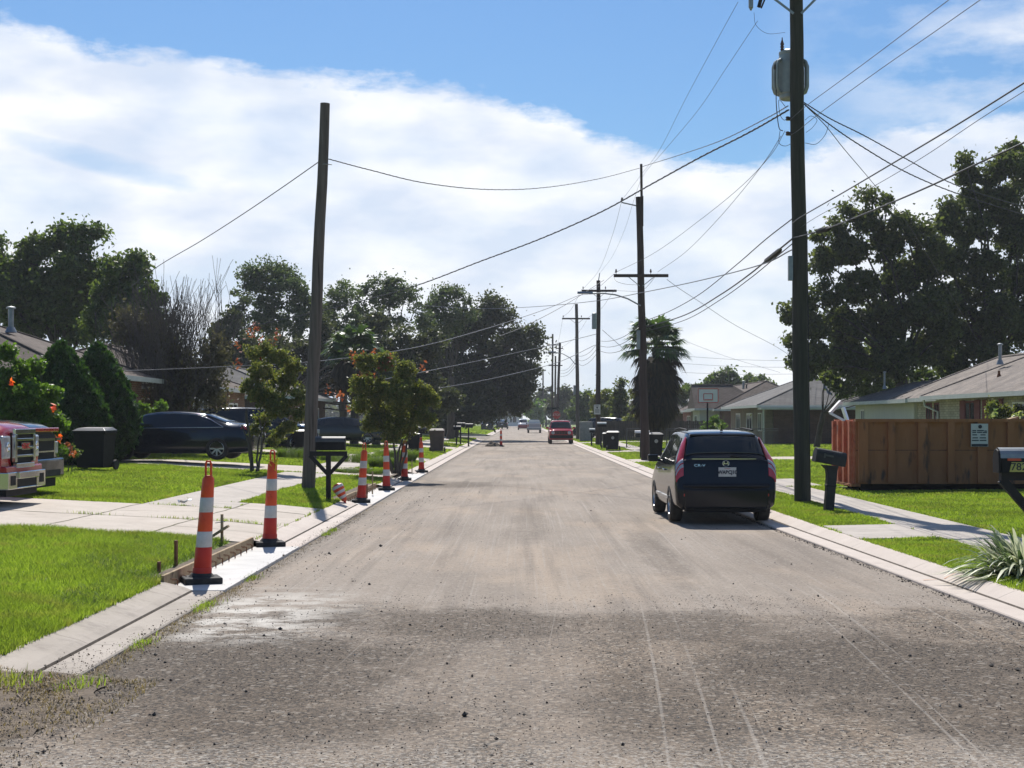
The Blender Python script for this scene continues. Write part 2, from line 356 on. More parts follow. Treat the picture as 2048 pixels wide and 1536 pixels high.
def concrete_material(name, c1, c2, joint=3.0, stain=(.12, .1, .09), seamx=None, dirt=.45, jw=.012):
    m, nt, N, L, b = new_mat(name); b.inputs['Roughness'].default_value = .85; b.inputs['Specular IOR Level'].default_value = .25
    tc = N.new('ShaderNodeTexCoord'); obj = tc.outputs['Object']; sp = N.new('ShaderNodeSeparateXYZ'); L.new(obj, sp.inputs[0])
    def noise(scale, det=6, rough=.65, st=(1, 1, 1), off=0):
        mp = N.new('ShaderNodeMapping'); mp.inputs['Scale'].default_value = st; mp.inputs['Location'].default_value = (off, off, 0); L.new(obj, mp.inputs[0])
        n = N.new('ShaderNodeTexNoise'); n.inputs['Scale'].default_value = scale; n.inputs['Detail'].default_value = det; n.inputs['Roughness'].default_value = rough; L.new(mp.outputs[0], n.inputs['Vector']); return n.outputs[0]
    def ramp(v, a, b_, ca, cb):
        cr = N.new('ShaderNodeValToRGB'); cr.color_ramp.elements[0].position = a; cr.color_ramp.elements[1].position = b_
        cr.color_ramp.elements[0].color = rgba(ca); cr.color_ramp.elements[1].color = rgba(cb); L.new(v, cr.inputs[0]); return cr.outputs[0]
    def rng(v, a, b_):
        r = N.new('ShaderNodeMapRange'); r.inputs[1].default_value = a; r.inputs[2].default_value = b_; L.new(v, r.inputs[0]); return r.outputs[0]
    def mix(f, a, cb):
        q = N.new('ShaderNodeMix'); q.data_type = 'RGBA'; L.new(f, q.inputs[0]); L.new(a, q.inputs[6]); q.inputs[7].default_value = rgba(cb); return q.outputs[2]
    def mul(a, k):
        q = N.new('ShaderNodeMath'); q.operation = 'MULTIPLY'; L.new(a, q.inputs[0])
        if isinstance(k, (int, float)): q.inputs[1].default_value = k
        else: L.new(k, q.inputs[1])
        return q.outputs[0]
    col = ramp(noise(1.1), .3, .7, c1, c2)
    col = mix(mul(rng(noise(3.2, 8, .78, off=3), .50, .68), dirt), col, stain)
    col = mix(mul(rng(noise(120, 3, .7), .6, .72), .4), col, (.2, .18, .16))
    if joint:
        wv = N.new('ShaderNodeMath'); wv.operation = 'PINGPONG'; L.new(sp.outputs[1], wv.inputs[0]); wv.inputs[1].default_value = joint / 2
        r = N.new('ShaderNodeMapRange'); r.inputs[1].default_value = 0; r.inputs[2].default_value = jw; r.inputs[3].default_value = .75; r.inputs[4].default_value = 0; L.new(wv.outputs[0], r.inputs[0])
        col = mix(r.outputs[0], col, (.10, .085, .07))
    L.new(col, b.inputs['Base Color'])
    bp = N.new('ShaderNodeBump'); bp.inputs['Strength'].default_value = .35; bp.inputs['Distance'].default_value = .01
    L.new(noise(60, 5, .7), bp.inputs['Height']); L.new(bp.outputs[0], b.inputs['Normal'])
    return m

def shingle_material(name, c1, c2, c3):
    m, nt, N, L, b = new_mat(name); b.inputs['Roughness'].default_value = .9; b.inputs['Specular IOR Level'].default_value = .15
    tc = N.new('ShaderNodeTexCoord'); sp = N.new('ShaderNodeSeparateXYZ'); L.new(tc.outputs['Object'], sp.inputs[0])
    ad = N.new('ShaderNodeMath'); ad.operation = 'ADD'; L.new(sp.outputs[0], ad.inputs[0]); L.new(sp.outputs[1], ad.inputs[1])
    cm = N.new('ShaderNodeCombineXYZ'); L.new(ad.outputs[0], cm.inputs[0])
    z = N.new('ShaderNodeMath'); z.operation = 'MULTIPLY'; z.inputs[1].default_value = 2.6; L.new(sp.outputs[2], z.inputs[0]); L.new(z.outputs[0], cm.inputs[1])
    br = N.new('ShaderNodeTexBrick'); br.inputs['Scale'].default_value = 1.0; br.inputs['Brick Width'].default_value = .33; br.inputs['Row Height'].default_value = .14
    br.inputs['Mortar Size'].default_value = .012; br.inputs['Color1'].default_value = rgba(c1); br.inputs['Color2'].default_value = rgba(c2); br.inputs['Mortar'].default_value = rgba(c3)
    L.new(cm.outputs[0], br.inputs[0])
    n = N.new('ShaderNodeTexNoise'); n.inputs['Scale'].default_value = .8; n.inputs['Detail'].default_value = 7; L.new(tc.outputs['Object'], n.inputs['Vector'])
    cr = N.new('ShaderNodeMapRange'); cr.inputs[1].default_value = .3; cr.inputs[2].default_value = .7; cr.inputs[3].default_value = .72; cr.inputs[4].default_value = 1.15; L.new(n.outputs[0], cr.inputs[0])
    mu = N.new('ShaderNodeMix'); mu.data_type = 'RGBA'; mu.blend_type = 'MULTIPLY'; mu.inputs[0].default_value = 1; L.new(br.outputs[0], mu.inputs[6]); L.new(cr.outputs[0], mu.inputs[7])
    L.new(mu.outputs[2], b.inputs['Base Color']); return m
def brick_material(name, c1, c2, c3, bw=.22, rh=.075):
    m = shingle_material(name, c1, c2, c3); br = [n for n in m.node_tree.nodes if n.type == 'TEX_BRICK'][0]
    br.inputs['Brick Width'].default_value = bw; br.inputs['Row Height'].default_value = rh * 2.6; br.inputs['Mortar Size'].default_value = .02
    return m

M_ = {}
M_['road'] = road_material()
M_['kerb_old'] = concrete_material('old_kerb_concrete', (.31, .27, .225), (.42, .37, .315), 3.1)
M_['kerb_right'] = concrete_material('kerb_concrete', (.47, .405, .35), (.55, .48, .42), 3.1, dirt=.15)
M_['seam'] = pmat('seam_dirt', (.10, .08, .06), (.2, .165, .13), 9, .95)
M_['newconc'] = pmat('new_white_concrete', (.45, .435, .41), (.56, .54, .51), 2.2, .8, bump=.2, bscale=60, c3=(.5, .48, .45), s3=4)
M_['drive'] = concrete_material('driveway_concrete', (.41, .355, .295), (.50, .44, .375), 0, dirt=.22)
M_['walk'] = concrete_material('sidewalk_concrete', (.37, .33, .285), (.46, .41, .36), 1.25, dirt=.3, jw=.02)
M_['crack'] = pmat('joint_dirt', (.09, .08, .05), (.16, .15, .08), 8, .95)
M_['soil'] = pmat('turf_soil', (.085, .125, .018), (.15, .20, .035), 3, .95, bump=.6, bscale=40, c3=(.13, .11, .06), s3=.7, t3=.64)
M_['dirt'] = pmat('bare_dirt', (.07, .052, .036), (.17, .13, .09), 9, .95, bump=.8, bscale=30)
M_['stone'] = pmat('asphalt_crumb', (.025, .022, .02), (.09, .08, .07), 12, .9)
M_['stone2'] = pmat('pale_gravel', (.30, .28, .25), (.5, .47, .42), 12, .9)
M_['grass'] = leafmat('grass_blades', (.15, .225, .028), (.29, .37, .068), .5, .55, .2, 1.45)
def patchy(m, col, scale, lo, hi, k):
    nt = m.node_tree; N = nt.nodes; L = nt.links; cr = [n for n in N if n.type == 'VALTORGB'][0]; tc = N.new('ShaderNodeTexCoord'); n = N.new('ShaderNodeTexNoise'); n.inputs['Scale'].default_value = scale; n.inputs['Detail'].default_value = 5
    L.new(tc.outputs['Object'], n.inputs['Vector']); r = N.new('ShaderNodeMapRange'); r.inputs[1].default_value = lo; r.inputs[2].default_value = hi; r.inputs[4].default_value = k; L.new(n.outputs[0], r.inputs[0])
    mx = N.new('ShaderNodeMix'); mx.data_type = 'RGBA'; L.new(r.outputs[0], mx.inputs[0]); tg = [l.to_socket for l in cr.outputs[0].links]; L.new(cr.outputs[0], mx.inputs[6]); mx.inputs[7].default_value = rgba(col)
    for q in tg: L.new(mx.outputs[2], q)
patchy(M_['grass'], (.10, .125, .03), .55, .45, .68, .65); patchy(M_['grass'], (.30, .25, .11), 2.3, .53, .72, .7)
M_['grass2'] = leafmat('dry_grass', (.26, .19, .11), (.40, .31, .20), .2, .6, .3, 1.1)
M_['weed'] = leafmat('weedy_grass', (.07, .12, .02), (.16, .22, .05), .4, .6)
M_['bark'] = pmat('bark', (.04, .032, .026), (.09, .075, .06), 8, .95, bump=.8, stretch=(1, 1, .25))
M_['barkgrey'] = pmat('grey_bark', (.06, .05, .042), (.12, .105, .09), 8, .9, bump=.5, stretch=(1, 1, .25))
M_['polegrey'] = pmat('weathered_pole', (.085, .07, .06), (.17, .145, .125), 14, .95, bump=.8, stretch=(1, 1, .06), c3=(.04, .032, .028), s3=6, t3=.58)
M_['poledark'] = pmat('creosoted_pole', (.030, .031, .022), (.060, .058, .042), 14, .85, bump=.7, stretch=(1, 1, .06))
M_['polebrown'] = pmat('brown_pole', (.035, .024, .02), (.075, .052, .042), 14, .9, bump=.5, stretch=(1, 1, .06))
M_['wire'] = pmat('wire_black', (.018, .018, .02), None, rough=.5, spec=.5)
M_['wiregrey'] = pmat('wire_grey', (.10, .10, .105), None, rough=.4, spec=.5, metal=.6)
M_['galv'] = pmat('galvanised', (.22, .235, .24), (.33, .345, .35), 5, .45, .6)
M_['xfmr'] = pmat('transformer_grey', (.24, .27, .27), (.33, .36, .35), 4, .5, .2, c3=(.12, .10, .08), s3=3)
M_['porc'] = pmat('brown_porcelain', (.06, .03, .02), None, rough=.25, spec=.6)
M_['orange'] = pmat('orange_plastic', (.66, .062, .015), (.78, .095, .025), 6, .45, c3=(.42, .05, .02), s3=7, t3=.64)
M_['orangedeep'] = pmat('red_orange_plastic', (.50, .022, .012), (.60, .035, .016), 6, .45)
M_['reflect'] = pmat('reflective_sheet', (.50, .485, .46), (.66, .64, .62), 9, .5, c3=(.28, .26, .24), s3=14, t3=.66)
M_['rubber'] = pmat('black_rubber', (.022, .021, .02), (.05, .047, .044), 8, .85, bump=.3)
M_['yellow'] = pmat('yellow_tape', (.8, .55, .02), None, rough=.5)
M_['lumber'] = pmat('form_lumber', (.26, .18, .10), (.42, .32, .20), 8, .9, stretch=(1, 1, 1), bump=.4, c3=(.14, .09, .06), s3=4)
M_['rust'] = pmat('rusty_steel', (.14, .055, .025), (.24, .11, .055), 14, .85, bump=.4)
M_['black'] = pmat('black_plastic', (.009, .009, .010), (.016, .016, .017), 4, .7, spec=.18)
M_['blackmetal'] = pmat('black_metal', (.008, .008, .010), None, rough=.5, spec=.2)
M_['blackwood'] = pmat('black_painted_wood', (.012, .011, .012), (.022, .02, .022), 8, .75)
M_['binlid'] = pmat('bin_lid', (.05, .05, .048), (.09, .09, .085), 4, .42)
M_['brown'] = pmat('brown_plastic', (.055, .035, .028), (.085, .055, .045), 5, .6)
M_['white'] = pmat('white_paint', (.72, .71, .68), (.8, .79, .76), 5, .6)
M_['chrome'] = pmat('chrome', (.58, .58, .58), None, rough=.12, metal=1)
M_['alum'] = pmat('silver_alloy', (.5, .5, .51), None, rough=.3, metal=.85)
M_['glass'] = pmat('dark_glass', (.008, .012, .011), None, rough=.03, spec=.6, coat=.3)
M_['lens'] = pmat('clear_lens', (.28, .29, .32), (.42, .43, .46), 14, .12, spec=.8, coat=.6)
M_['redlens'] = pmat('red_lens', (.42, .012, .012), (.5, .02, .015), 10, .18, spec=.8, coat=.6)
M_['amber'] = pmat('amber_lens', (.7, .25, .03), None, rough=.2, coat=.5)
def paint(n, c, fl=.0): return pmat(n, c, None, rough=.16, metal=.0, spec=.3, coat=.42)
M_['p_black'] = pmat('black_car_paint', (.008, .010, .015), None, rough=.12, spec=.2, coat=.22); M_['p_navy'] = paint('navy_car_paint', (.006, .010, .020))
M_['p_red'] = paint('red_truck_paint', (.30, .012, .02)); M_['p_redsuv'] = paint('red_suv_paint', (.42, .02, .03)); M_['p_white'] = paint('white_car_paint', (.6, .6, .58))
M_['p_silver'] = paint('silver_car_paint', (.35, .37, .4)); M_['p_maroon'] = paint('maroon_car_paint', (.2, .02, .03)); M_['p_green'] = paint('dark_green_paint', (.02, .028, .03))
M_['platewhite'] = pmat('plate_white', (.55, .54, .52), (.62, .61, .58), 30, .5); M_['ink'] = pmat('dark_ink', (.02, .025, .04), None, rough=.6)
M_['plateyellow'] = pmat('reflective_number_plate', (.42, .42, .10), (.52, .5, .16), 20, .5)
# ================================================================== GROUND, STREET, KERBS
rng_ = np.random.default_rng(7)
def sheet(name, xs_of_y, ys, zf, mat, kind='structure'):
    V = []; Fc = []
    k = None
    for y in ys:
        xs = xs_of_y(y); k = len(xs)
        V += [(x, y, zf(x, y)) for x in xs]
    for i in range(len(ys) - 1):
        for j in range(k - 1):
            a = i * k + j; Fc.append((a, a + 1, a + k + 1, a + k))
    o = tri_mesh(name, V, Fc, mat, smooth=True); o['kind'] = kind; return o
g = MB(); g.add([(-3000, -200, -.06), (3000, -200, -.06), (3000, 5000, -.06), (-3000, 5000, -.06)], [(0, 1, 2, 3)]); struct(g.build('ground', M_['soil']))
ys_road = [-12] + list(range(0, 140, 4)) + [140, 300, 700]
sheet('road', lambda y: [LE - .12, -1.5, 0, 1.5, KR(y) + .12], ys_road, lambda x, y: 0.0, M_['road'])
XS0, XS1 = 136.0, 172.0        # the cross street
for nm, xa, xb in (('cross_street', -120, LE - .12), ('cross_street', 4.02, 120)):
    q = MB(); q.add([(xa, XS0 + 4, -.004), (xb, XS0 + 4, -.004), (xb, XS1 - 4, -.004), (xa, XS1 - 4, -.004)], [(0, 1, 2, 3)]); struct(q.build(nm, M_['road']))

def blocks(): return ((-12.0, XS0), (XS1, 600.0))
def steps(a, b): 
    return list(np.arange(a, min(b, 60), 1.0)) + list(np.arange(max(a, 60), b, 4.0)) + [b]
GAPS = [(16.3, 21.9), (32.8, 40.6), (45.6, 51.0)]          # stretches of left kerb being re-poured
for bi, (ya, yb) in enumerate(blocks()):
    ys = steps(ya, yb)
    LX = [-90, -60, -30, LO - 12, LO - 7.5, LO - 5, LO - 3.5, LO - 2, LO - 1.4, LO - .8, LO - .4, LO]
    sheet('lawn_ground', lambda y: LX, ys, zt, M_['soil'])
    RX = [0, .5, 1, 2, 3, 6, 10, 30, 60, 90]
    sheet('lawn_ground', lambda y: [KR(y) + RO + d for d in RX], ys, zt, M_['soil'])
def kerb_run(y0, y1, side, mats, gutter_only=False, name='kerb', step=1.0):
    n = max(1, int(round((y1 - y0) / step))); ys = [y0 + (y1 - y0) * i / n for i in range(n + 1)]
    if side < 0:
        prof = [(LE, -.05), (LE + .0, .022), (LE - .01, .034), (LS + .02, .036), (LS + .012, .020), (LS - .012, .020), (LS - .02, .042), (LS - .10, .075), (LO + .06, KZ + .002), (LO - .0, KZ + .012), (LO - .03, KZ - .03)]
        off = lambda y: 0
    else:
        prof = [(0, -.05), (0, .022), (.01, .034), (RS - .02, .036), (RS - .010, .022), (RS + .010, .022), (RS + .02, .042), (RS + .09, .075), (RO - .06, KZ + .002), (RO, KZ + .012), (RO + .03, KZ - .03)]
        off = KR
    if gutter_only: prof = prof[:4]
    V = [(p[0] + off(y), y, p[1]) for y in ys for p in prof]; k = len(prof); Fc = []; mi = []
    for i in range(len(ys) - 1):
        for j in range(k - 1):
            a = i * k + j; Fc.append((a, a + 1, a + k + 1, a + k) if side > 0 else (a, a + k, a + k + 1, a + 1)); mi.append(1 if 3 <= j <= 5 else 0)
    # caps
    nv = len(V)
    o = tri_mesh(name, V, Fc, mats, smooth=False, mi=mi); o['kind'] = 'structure'; return o
yprev = 10.75
for (a, b) in GAPS + [(XS0, XS0)]:
    kerb_run(yprev, a, -1, [M_['kerb_old'] if yprev < 16 else M_['kerb_right'], M_['seam']]); yprev = b
kerb_run(XS1, 600, -1, [M_['kerb_right'], M_['seam']], step=8)
kerb_run(-12, XS0, 1, [M_['kerb_right'], M_['seam']]); kerb_run(XS1, 600, 1, [M_['kerb_right'], M_['seam']], step=8)
for (a, b) in GAPS:                                   # the freshly poured white pans
    q = MB(); q.b2((LO + .02, a + .01, -.04), (LE - .0, b - .01, .040)); o = struct(q.build('new_gutter', M_['newconc'], bevel=.006))
    q = MB(); q.b2((LO - .34, a, .05), (LO - .0, b, .142 if a < 20 else .15)); struct(q.build('dirt_trench', M_['dirt'])); q = MB(); q.b2((LO + .0, a, -.05), (LO + .019, b, .03)); struct(q.build('dirt_trench', M_['dirt']))
DX = [LO - .15, LO - .02, LO + .1, LO + .28, LO + .5, LE - .05, LE + .05, LE + .2, LE + .34]
def dz_(x, y): 
    b = float(np.interp(x, DX, [.125, .125, .10, .065, .05, .038, .022, .008, -.01])); return b + (.018 * math.sin(x * 9 + y * 3) * math.sin(y * 2.3) + .008 * math.sin(x * 31 + y * 17)) * (LO < x < LE + .5)
sheet('dirt_strip', lambda y: [x + .10 * math.sin(y * 2.1) * (x > LE) + (.09 * math.sin(y * 5.3) if x > LE + .2 else 0) for x in DX], list(np.arange(-3, 10.95, .12)) + [10.98], dz_, M_['dirt'])
# corner returns of the cross street
for side in (-1, 1):
    for yb, sg in ((XS0, 1), (XS1, -1)):
        x0 = LO if side < 0 else KR(yb) + RO
        q = MB(); q.b2((x0 + side * .0, yb - .0 if sg > 0 else yb - .35, -.03), (x0 + side * 60, yb + .35 if sg > 0 else yb, KZ + .006)); struct(q.build('kerb', M_['kerb_right']))

SLABS = []          # rectangles the grass keeps off (x0, x1, y0, y1)
def slab(name, x0, x1, y0, y1, mat, h=.018, label=None):
    SLABS.append((x0, x1, y0, y1))
    n = max(2, int((y1 - y0) / .5)); ys = [y0 + (y1 - y0) * i / n for i in range(n + 1)]
    if x1 < 0: kn = [LO - d for d in (0, .8, 2, 5, 7.5)]
    else: kn = [KR(y0) + RO + d for d in (0, 1, 3, 10)]
    xs = sorted(set([x0, x1] + [k for k in kn if x0 < k < x1] + list(np.linspace(x0, x1, max(2, int((x1 - x0) / .6)) + 1))))
    V = []; Fc = []; mi = []; k = len(xs)
    for y in ys: V += [(x, y, zt(x, y) + h) for x in xs]
    for i in range(len(ys) - 1):
        for j in range(k - 1): a = i * k + j; Fc.append((a, a + 1, a + k + 1, a + k)); mi.append(0)
    # skirts
    def skirt(idx):
        nonlocal V
        base = len(V); V += [(V[q][0], V[q][1], V[q][2] - .06) for q in idx]
        for t in range(len(idx) - 1): Fc.append((idx[t], idx[t + 1], base + t + 1, base + t)); mi.append(0)
    skirt([j for j in range(k)]); skirt([(len(ys) - 1) * k + j for j in range(k)][::-1])
    skirt([i * k for i in range(len(ys))][::-1]); skirt([i * k + k - 1 for i in range(len(ys))])
    o = tri_mesh(name, V, Fc, mat, mi=mi); struct(o); return o
def joint(x0, y0, x1, y1, w=.03, h=.0205, wob=.03, weeds=False):
    n = max(3, int(math.hypot(x1 - x0, y1 - y0) / .25)); V = []; d = Vector((x1 - x0, y1 - y0)).normalized(); nn = Vector((-d.y, d.x)); rr = random.Random(int(x0 * 100 + y0 * 37))
    off = 0
    for i in range(n + 1):
        t = i / n; off += rr.uniform(-wob, wob) * .5; x = x0 + (x1 - x0) * t + nn.x * off; y = y0 + (y1 - y0) * t + nn.y * off; ww = w * rr.uniform(.35, 1)
        for s in (-1, 1): xx, yy = x + nn.x * ww / 2 * s, y + nn.y * ww / 2 * s; V.append((xx, yy, zt(xx, yy) + h + .0015))
    Fc = [(2 * i, 2 * i + 1, 2 * i + 3, 2 * i + 2) for i in range(n)]
    return V, Fc
JV, JF = [], []
def add_joint(*a, **k):
    v, f = joint(*a, **k); b = len(JV); JV.extend(v); JF.extend([tuple(b + i for i in q) for q in f])
# left side
slab('driveway', -16, LO + .0, 21.4, 27.6, M_['drive']); slab('driveway', -5.3, LO, 27.62, 29.4, M_['drive'])
SLABS.append((-5.3, LO, 27, 29.5))
slab('sidewalk', -6.95, -5.55, 29.42, 44.4, M_['walk']); slab('sidewalk', -6.95, -5.32, 27.62, 29.4, M_['walk'])
slab('driveway', -20, LO, 44.5, 49.5, M_['drive']); slab('sidewalk', -6.95, -5.55, 49.6, 62, M_['walk'])
slab('driveway', -20, LO, 62.1, 66, M_['drive']); slab('sidewalk', -6.95, -5.55, 66.1, 86, M_['walk'])
slab('driveway', -20, LO, 86.1, 93, M_['drive']); slab('sidewalk', -6.95, -5.55, 93.1, 134, M_['walk']); slab('driveway', -20, LO, 104, 108, M_['drive'], .024)
# right side
slab('sidewalk', 6.2, 7.2, 6, 37.9, M_['walk']); slab('path', KR(23) + RO, 6.19, 22.1, 24.8, M_['walk'])
slab('driveway', KR(40) + RO, 7.7, 38, 42.5, M_['walk']); slab('sidewalk', 6.2, 7.2, 42.6, 61, M_['walk'])
slab('driveway', KR(64) + RO, 13, 61.1, 65.5, M_['drive']); slab('sidewalk', 6.2, 7.2, 65.6, 79, M_['walk'])
slab('driveway', KR(81) + RO, 8.5, 79.1, 83, M_['drive']); slab('sidewalk', 6.2, 7.2, 83.1, 108, M_['walk']); slab('driveway', KR(110) + RO, 14, 108.1, 113, M_['drive'])
add_joint(-5.35, 21.6, -5.35, 29.3, .035); add_joint(-6.95, 21.6, -6.95, 27.6, .03); add_joint(-14, 24.4, -3.95, 24.6, .06, wob=.05); add_joint(-5.3, 27.6, -3.95, 27.6, .05)
add_joint(-5.35, 23.1, -3.95, 22.9, .03, wob=.06); add_joint(-9.8, 21.5, -9.6, 27.5, .03); add_joint(-7, 25.6, -5.4, 26.3, .02, wob=.08)
add_joint(-20, 47, -4, 47, .04); add_joint(5.2, 23.4, 6.2, 23.5, .02, wob=.05)
jo = tri_mesh('pavement_joints', JV, JF, M_['crack']); struct(jo, 'stuff')

# ------------------------------------------------------------------ grass
def blades(name, pts, h, w, lean, mat, seed=1, taper=.55):
    r = np.random.default_rng(seed); n = len(pts); pts = np.asarray(pts)
    if n == 0: return None
    a = r.uniform(0, 2 * np.pi, n); la = r.uniform(0, 2 * np.pi, n); hh = h * r.uniform(.5, 1.25, n) if np.isscalar(h) else h * r.uniform(.5, 1.25, n)
    ww = w * r.uniform(.7, 1.3, n); ll = hh * lean * r.uniform(.2, 1.3, n)
    ux, uy = np.cos(a) * ww / 2, np.sin(a) * ww / 2; lx, ly = np.cos(la) * ll, np.sin(la) * ll
    V = np.zeros((n, 5, 3)); z0 = pts[:, 2] - .01
    V[:, 0] = np.stack([pts[:, 0] - ux, pts[:, 1] - uy, z0], 1); V[:, 1] = np.stack([pts[:, 0] + ux, pts[:, 1] + uy, z0], 1)
    mx, my, mz = pts[:, 0] + lx * .35, pts[:, 1] + ly * .35, pts[:, 2] + hh * .6
    V[:, 2] = np.stack([mx - ux * taper, my - uy * taper, mz], 1); V[:, 3] = np.stack([mx + ux * taper, my + uy * taper, mz], 1)
    V[:, 4] = np.stack([pts[:, 0] + lx, pts[:, 1] + ly, pts[:, 2] + hh * np.sqrt(np.clip(1 - (lean * .5) ** 2, .3, 1))], 1)
    b = (np.arange(n) * 5)[:, None]
    Fc = np.concatenate([b + np.array([[0, 1, 3]]), b + np.array([[0, 3, 2]]), b + np.array([[2, 3, 4]])], 1).reshape(-1, 3)
    return tri_mesh(name, V.reshape(-1, 3), Fc, mat, smooth=True)
def zt_vec(x, y):
    z = np.empty_like(x); l = x < 0
    z[l] = np.interp(LO - x[l], *LK)
    kr = np.interp(y, [0, 14, 25, 48, 76, 107, 140, 700], [4.9, 4.65, 4.40, 4.17, 4.05, 3.94, 3.9, 3.9])
    z[~l] = np.interp((x - kr - RO)[~l], *RK); return z
def lawn_points(y0, y1, xlim, dens, r, side):
    area = (y1 - y0) * 1.0
    ys = r.uniform(y0, y1, 1); n = int(dens * (y1 - y0) * xlim(y1)); y = r.uniform(y0, y1, n)
    if side < 0: x = LO + .035 - r.uniform(0, 1, n) * xlim(y1)
    else: x = np.interp(y, [0, 14, 25, 48, 76, 107, 140], [4.9, 4.65, 4.40, 4.17, 4.05, 3.94, 3.9]) + RO - .02 + r.uniform(0, 1, n) * xlim(y1)
    lim = (np.abs(x) < .362 * y + 2.5); x, y = x[lim], y[lim]
    k = np.ones(len(x), bool); wob = .05 * np.sin(y * 5.1) + .04 * np.sin(y * 11 + x * 7) + .02 * np.sin(x * 23)
    for (a, b, c, d) in SLABS: k &= ~((x > a - .02 + wob * .4) & (x < b + .02 - wob * .4) & (y > c + wob * .5) & (y < d - wob * .5))
    for (a, b) in GAPS: k &= ~((x < 0) & (x > LO - .30) & (y > a - .1) & (y < b + .1))
    x, y = x[k], y[k]; return np.stack([x, y, zt_vec(x, y)], 1)
zones = [(5.5, 8.5, 4500, .075, .009), (8.5, 14, 9000, .075, .008), (14, 21.4, 5200, .07, .010), (21.4, 32, 2400, .065, .015), (32, 50, 1000, .065, .024), (50, 80, 330, .075, .042), (80, 135, 90, .09, .08), (173, 300, 9, .12, .2)]
for side in (-1, 1):
    for zi, (a, b, dn, h, w) in enumerate(zones):
        r = np.random.default_rng(20 + zi * 2 + side)
        ext = (lambda q: max(1.5, .355 * q - 1.5))
        p = lawn_points(a, b, ext, dn, r, side)
        if side > 0 and b > 20: 
            k = ~((p[:, 0] > 7.75) & (p[:, 0] < 14.9) & (p[:, 1] > 34.9) & (p[:, 1] < 37.7)); p = p[k]
        # mowed height and density vary in soft patches
        pn = np.sin(p[:, 0] * 1.7 + 1) * np.sin(p[:, 1] * .9) + .6 * np.sin(p[:, 0] * 4.3 + p[:, 1] * 2.9)
        keep = r.uniform(0, 1, len(p)) < np.clip(.85 + .3 * pn, .45, 1); p = p[keep]; pn = pn[keep]
        if side < 0: near = np.where(p[:, 1] < 21.4, 1.25, 1.0)
        else: near = .8
        o = blades('grass', p, h * (1 + .18 * pn) * near, w, .75, M_['grass'], seed=zi + 50 + side)
        if o: tag(o, 'bright green mown grass on the %s side of the street' % ('left' if side < 0 else 'right'), 'grass', None, 'stuff')
# shaggy weeds round the trench, dry clippings along the left gutter
r = np.random.default_rng(5)
def scatter(n, x0, x1, y0, y1, z=None):
    x = r.uniform(x0, x1, n); y = r.uniform(y0, y1, n); return np.stack([x, y, zt_vec(x, y) if z is None else np.full(n, z)], 1)
p = np.concatenate([scatter(5500, LO - 1.2, LO - .22, 16.4, 21.2), scatter(2200, LO - .45, LO - .02, 13.6, 16.6), scatter(1200, LO - .8, LO - .28, 33, 36)])
tag(blades('weeds', p, .10, .010, 1.1, M_['weed'], 3), 'trodden weedy grass behind the wooden kerb form', 'grass', None, 'stuff')
xg = LE + np.abs(r.normal(0, .09, 2600)) - .02; yg = r.uniform(8.5, 17, 2600); p = np.stack([xg, yg, np.full(2600, .0)], 1)
p2 = np.stack([r.normal(-3.62, .14, 1800), r.uniform(9.0, 11.2, 1800), np.full(1800, .05)], 1); p4 = np.stack([r.uniform(LO - .1, LE + .62, 4200), 10.9 - np.abs(r.normal(0, 1.1, 4200)), np.zeros(4200)], 1); p4 = p4[(np.sin(p4[:, 0] * 6) * np.sin(p4[:, 1] * 4.1) + r.uniform(-.6, .9, len(p4))) > 0]; p4[:, 2] = np.interp(p4[:, 0], DX, [.125, .125, .10, .065, .05, .038, .022, .008, 0]) + .005; p2 = p4
p3 = np.stack([r.normal(LE + .05, .05, 500), r.uniform(17, 34, 500), np.zeros(500)], 1)
tag(blades('dry_grass', np.concatenate([p, p2, p3]), .035, .007, 2.2, M_['grass2'], 4), 'dry grass clippings lying along the left gutter', 'dry grass', None, 'stuff')
clx = []; 
for cy in (12.6, 14.9, 15.3, 17.8, 24.6, 25.4): clx.append(np.stack([r.normal(LE + .03, .05, 110), r.normal(cy, .16, 110), np.full(110, 0.0)], 1))
clx.append(np.stack([r.normal(-3.65, .14, 300), r.normal(10.4, .18, 300), np.full(300, .08)], 1)); clx.append(np.stack([r.normal(-3.1, .08, 90), r.normal(10.6, .12, 90), np.full(90, .02)], 1))
for (xx, yy) in ((-5.6, 24.5), (-4.9, 24.6), (-4.6, 24.6), (-4.3, 24.6), (-7, 24.5)): q = np.stack([r.normal(xx, .22, 60), r.normal(yy, .03, 60), np.zeros(60)], 1); q[:, 2] = zt_vec(q[:, 0], q[:, 1]) + .02; clx.append(q)
tag(blades('weeds', np.concatenate(clx), .06, .010, 1.0, M_['grass'], 6), 'green weeds growing in the gutter edge and driveway joints', 'weeds', None, 'stuff')

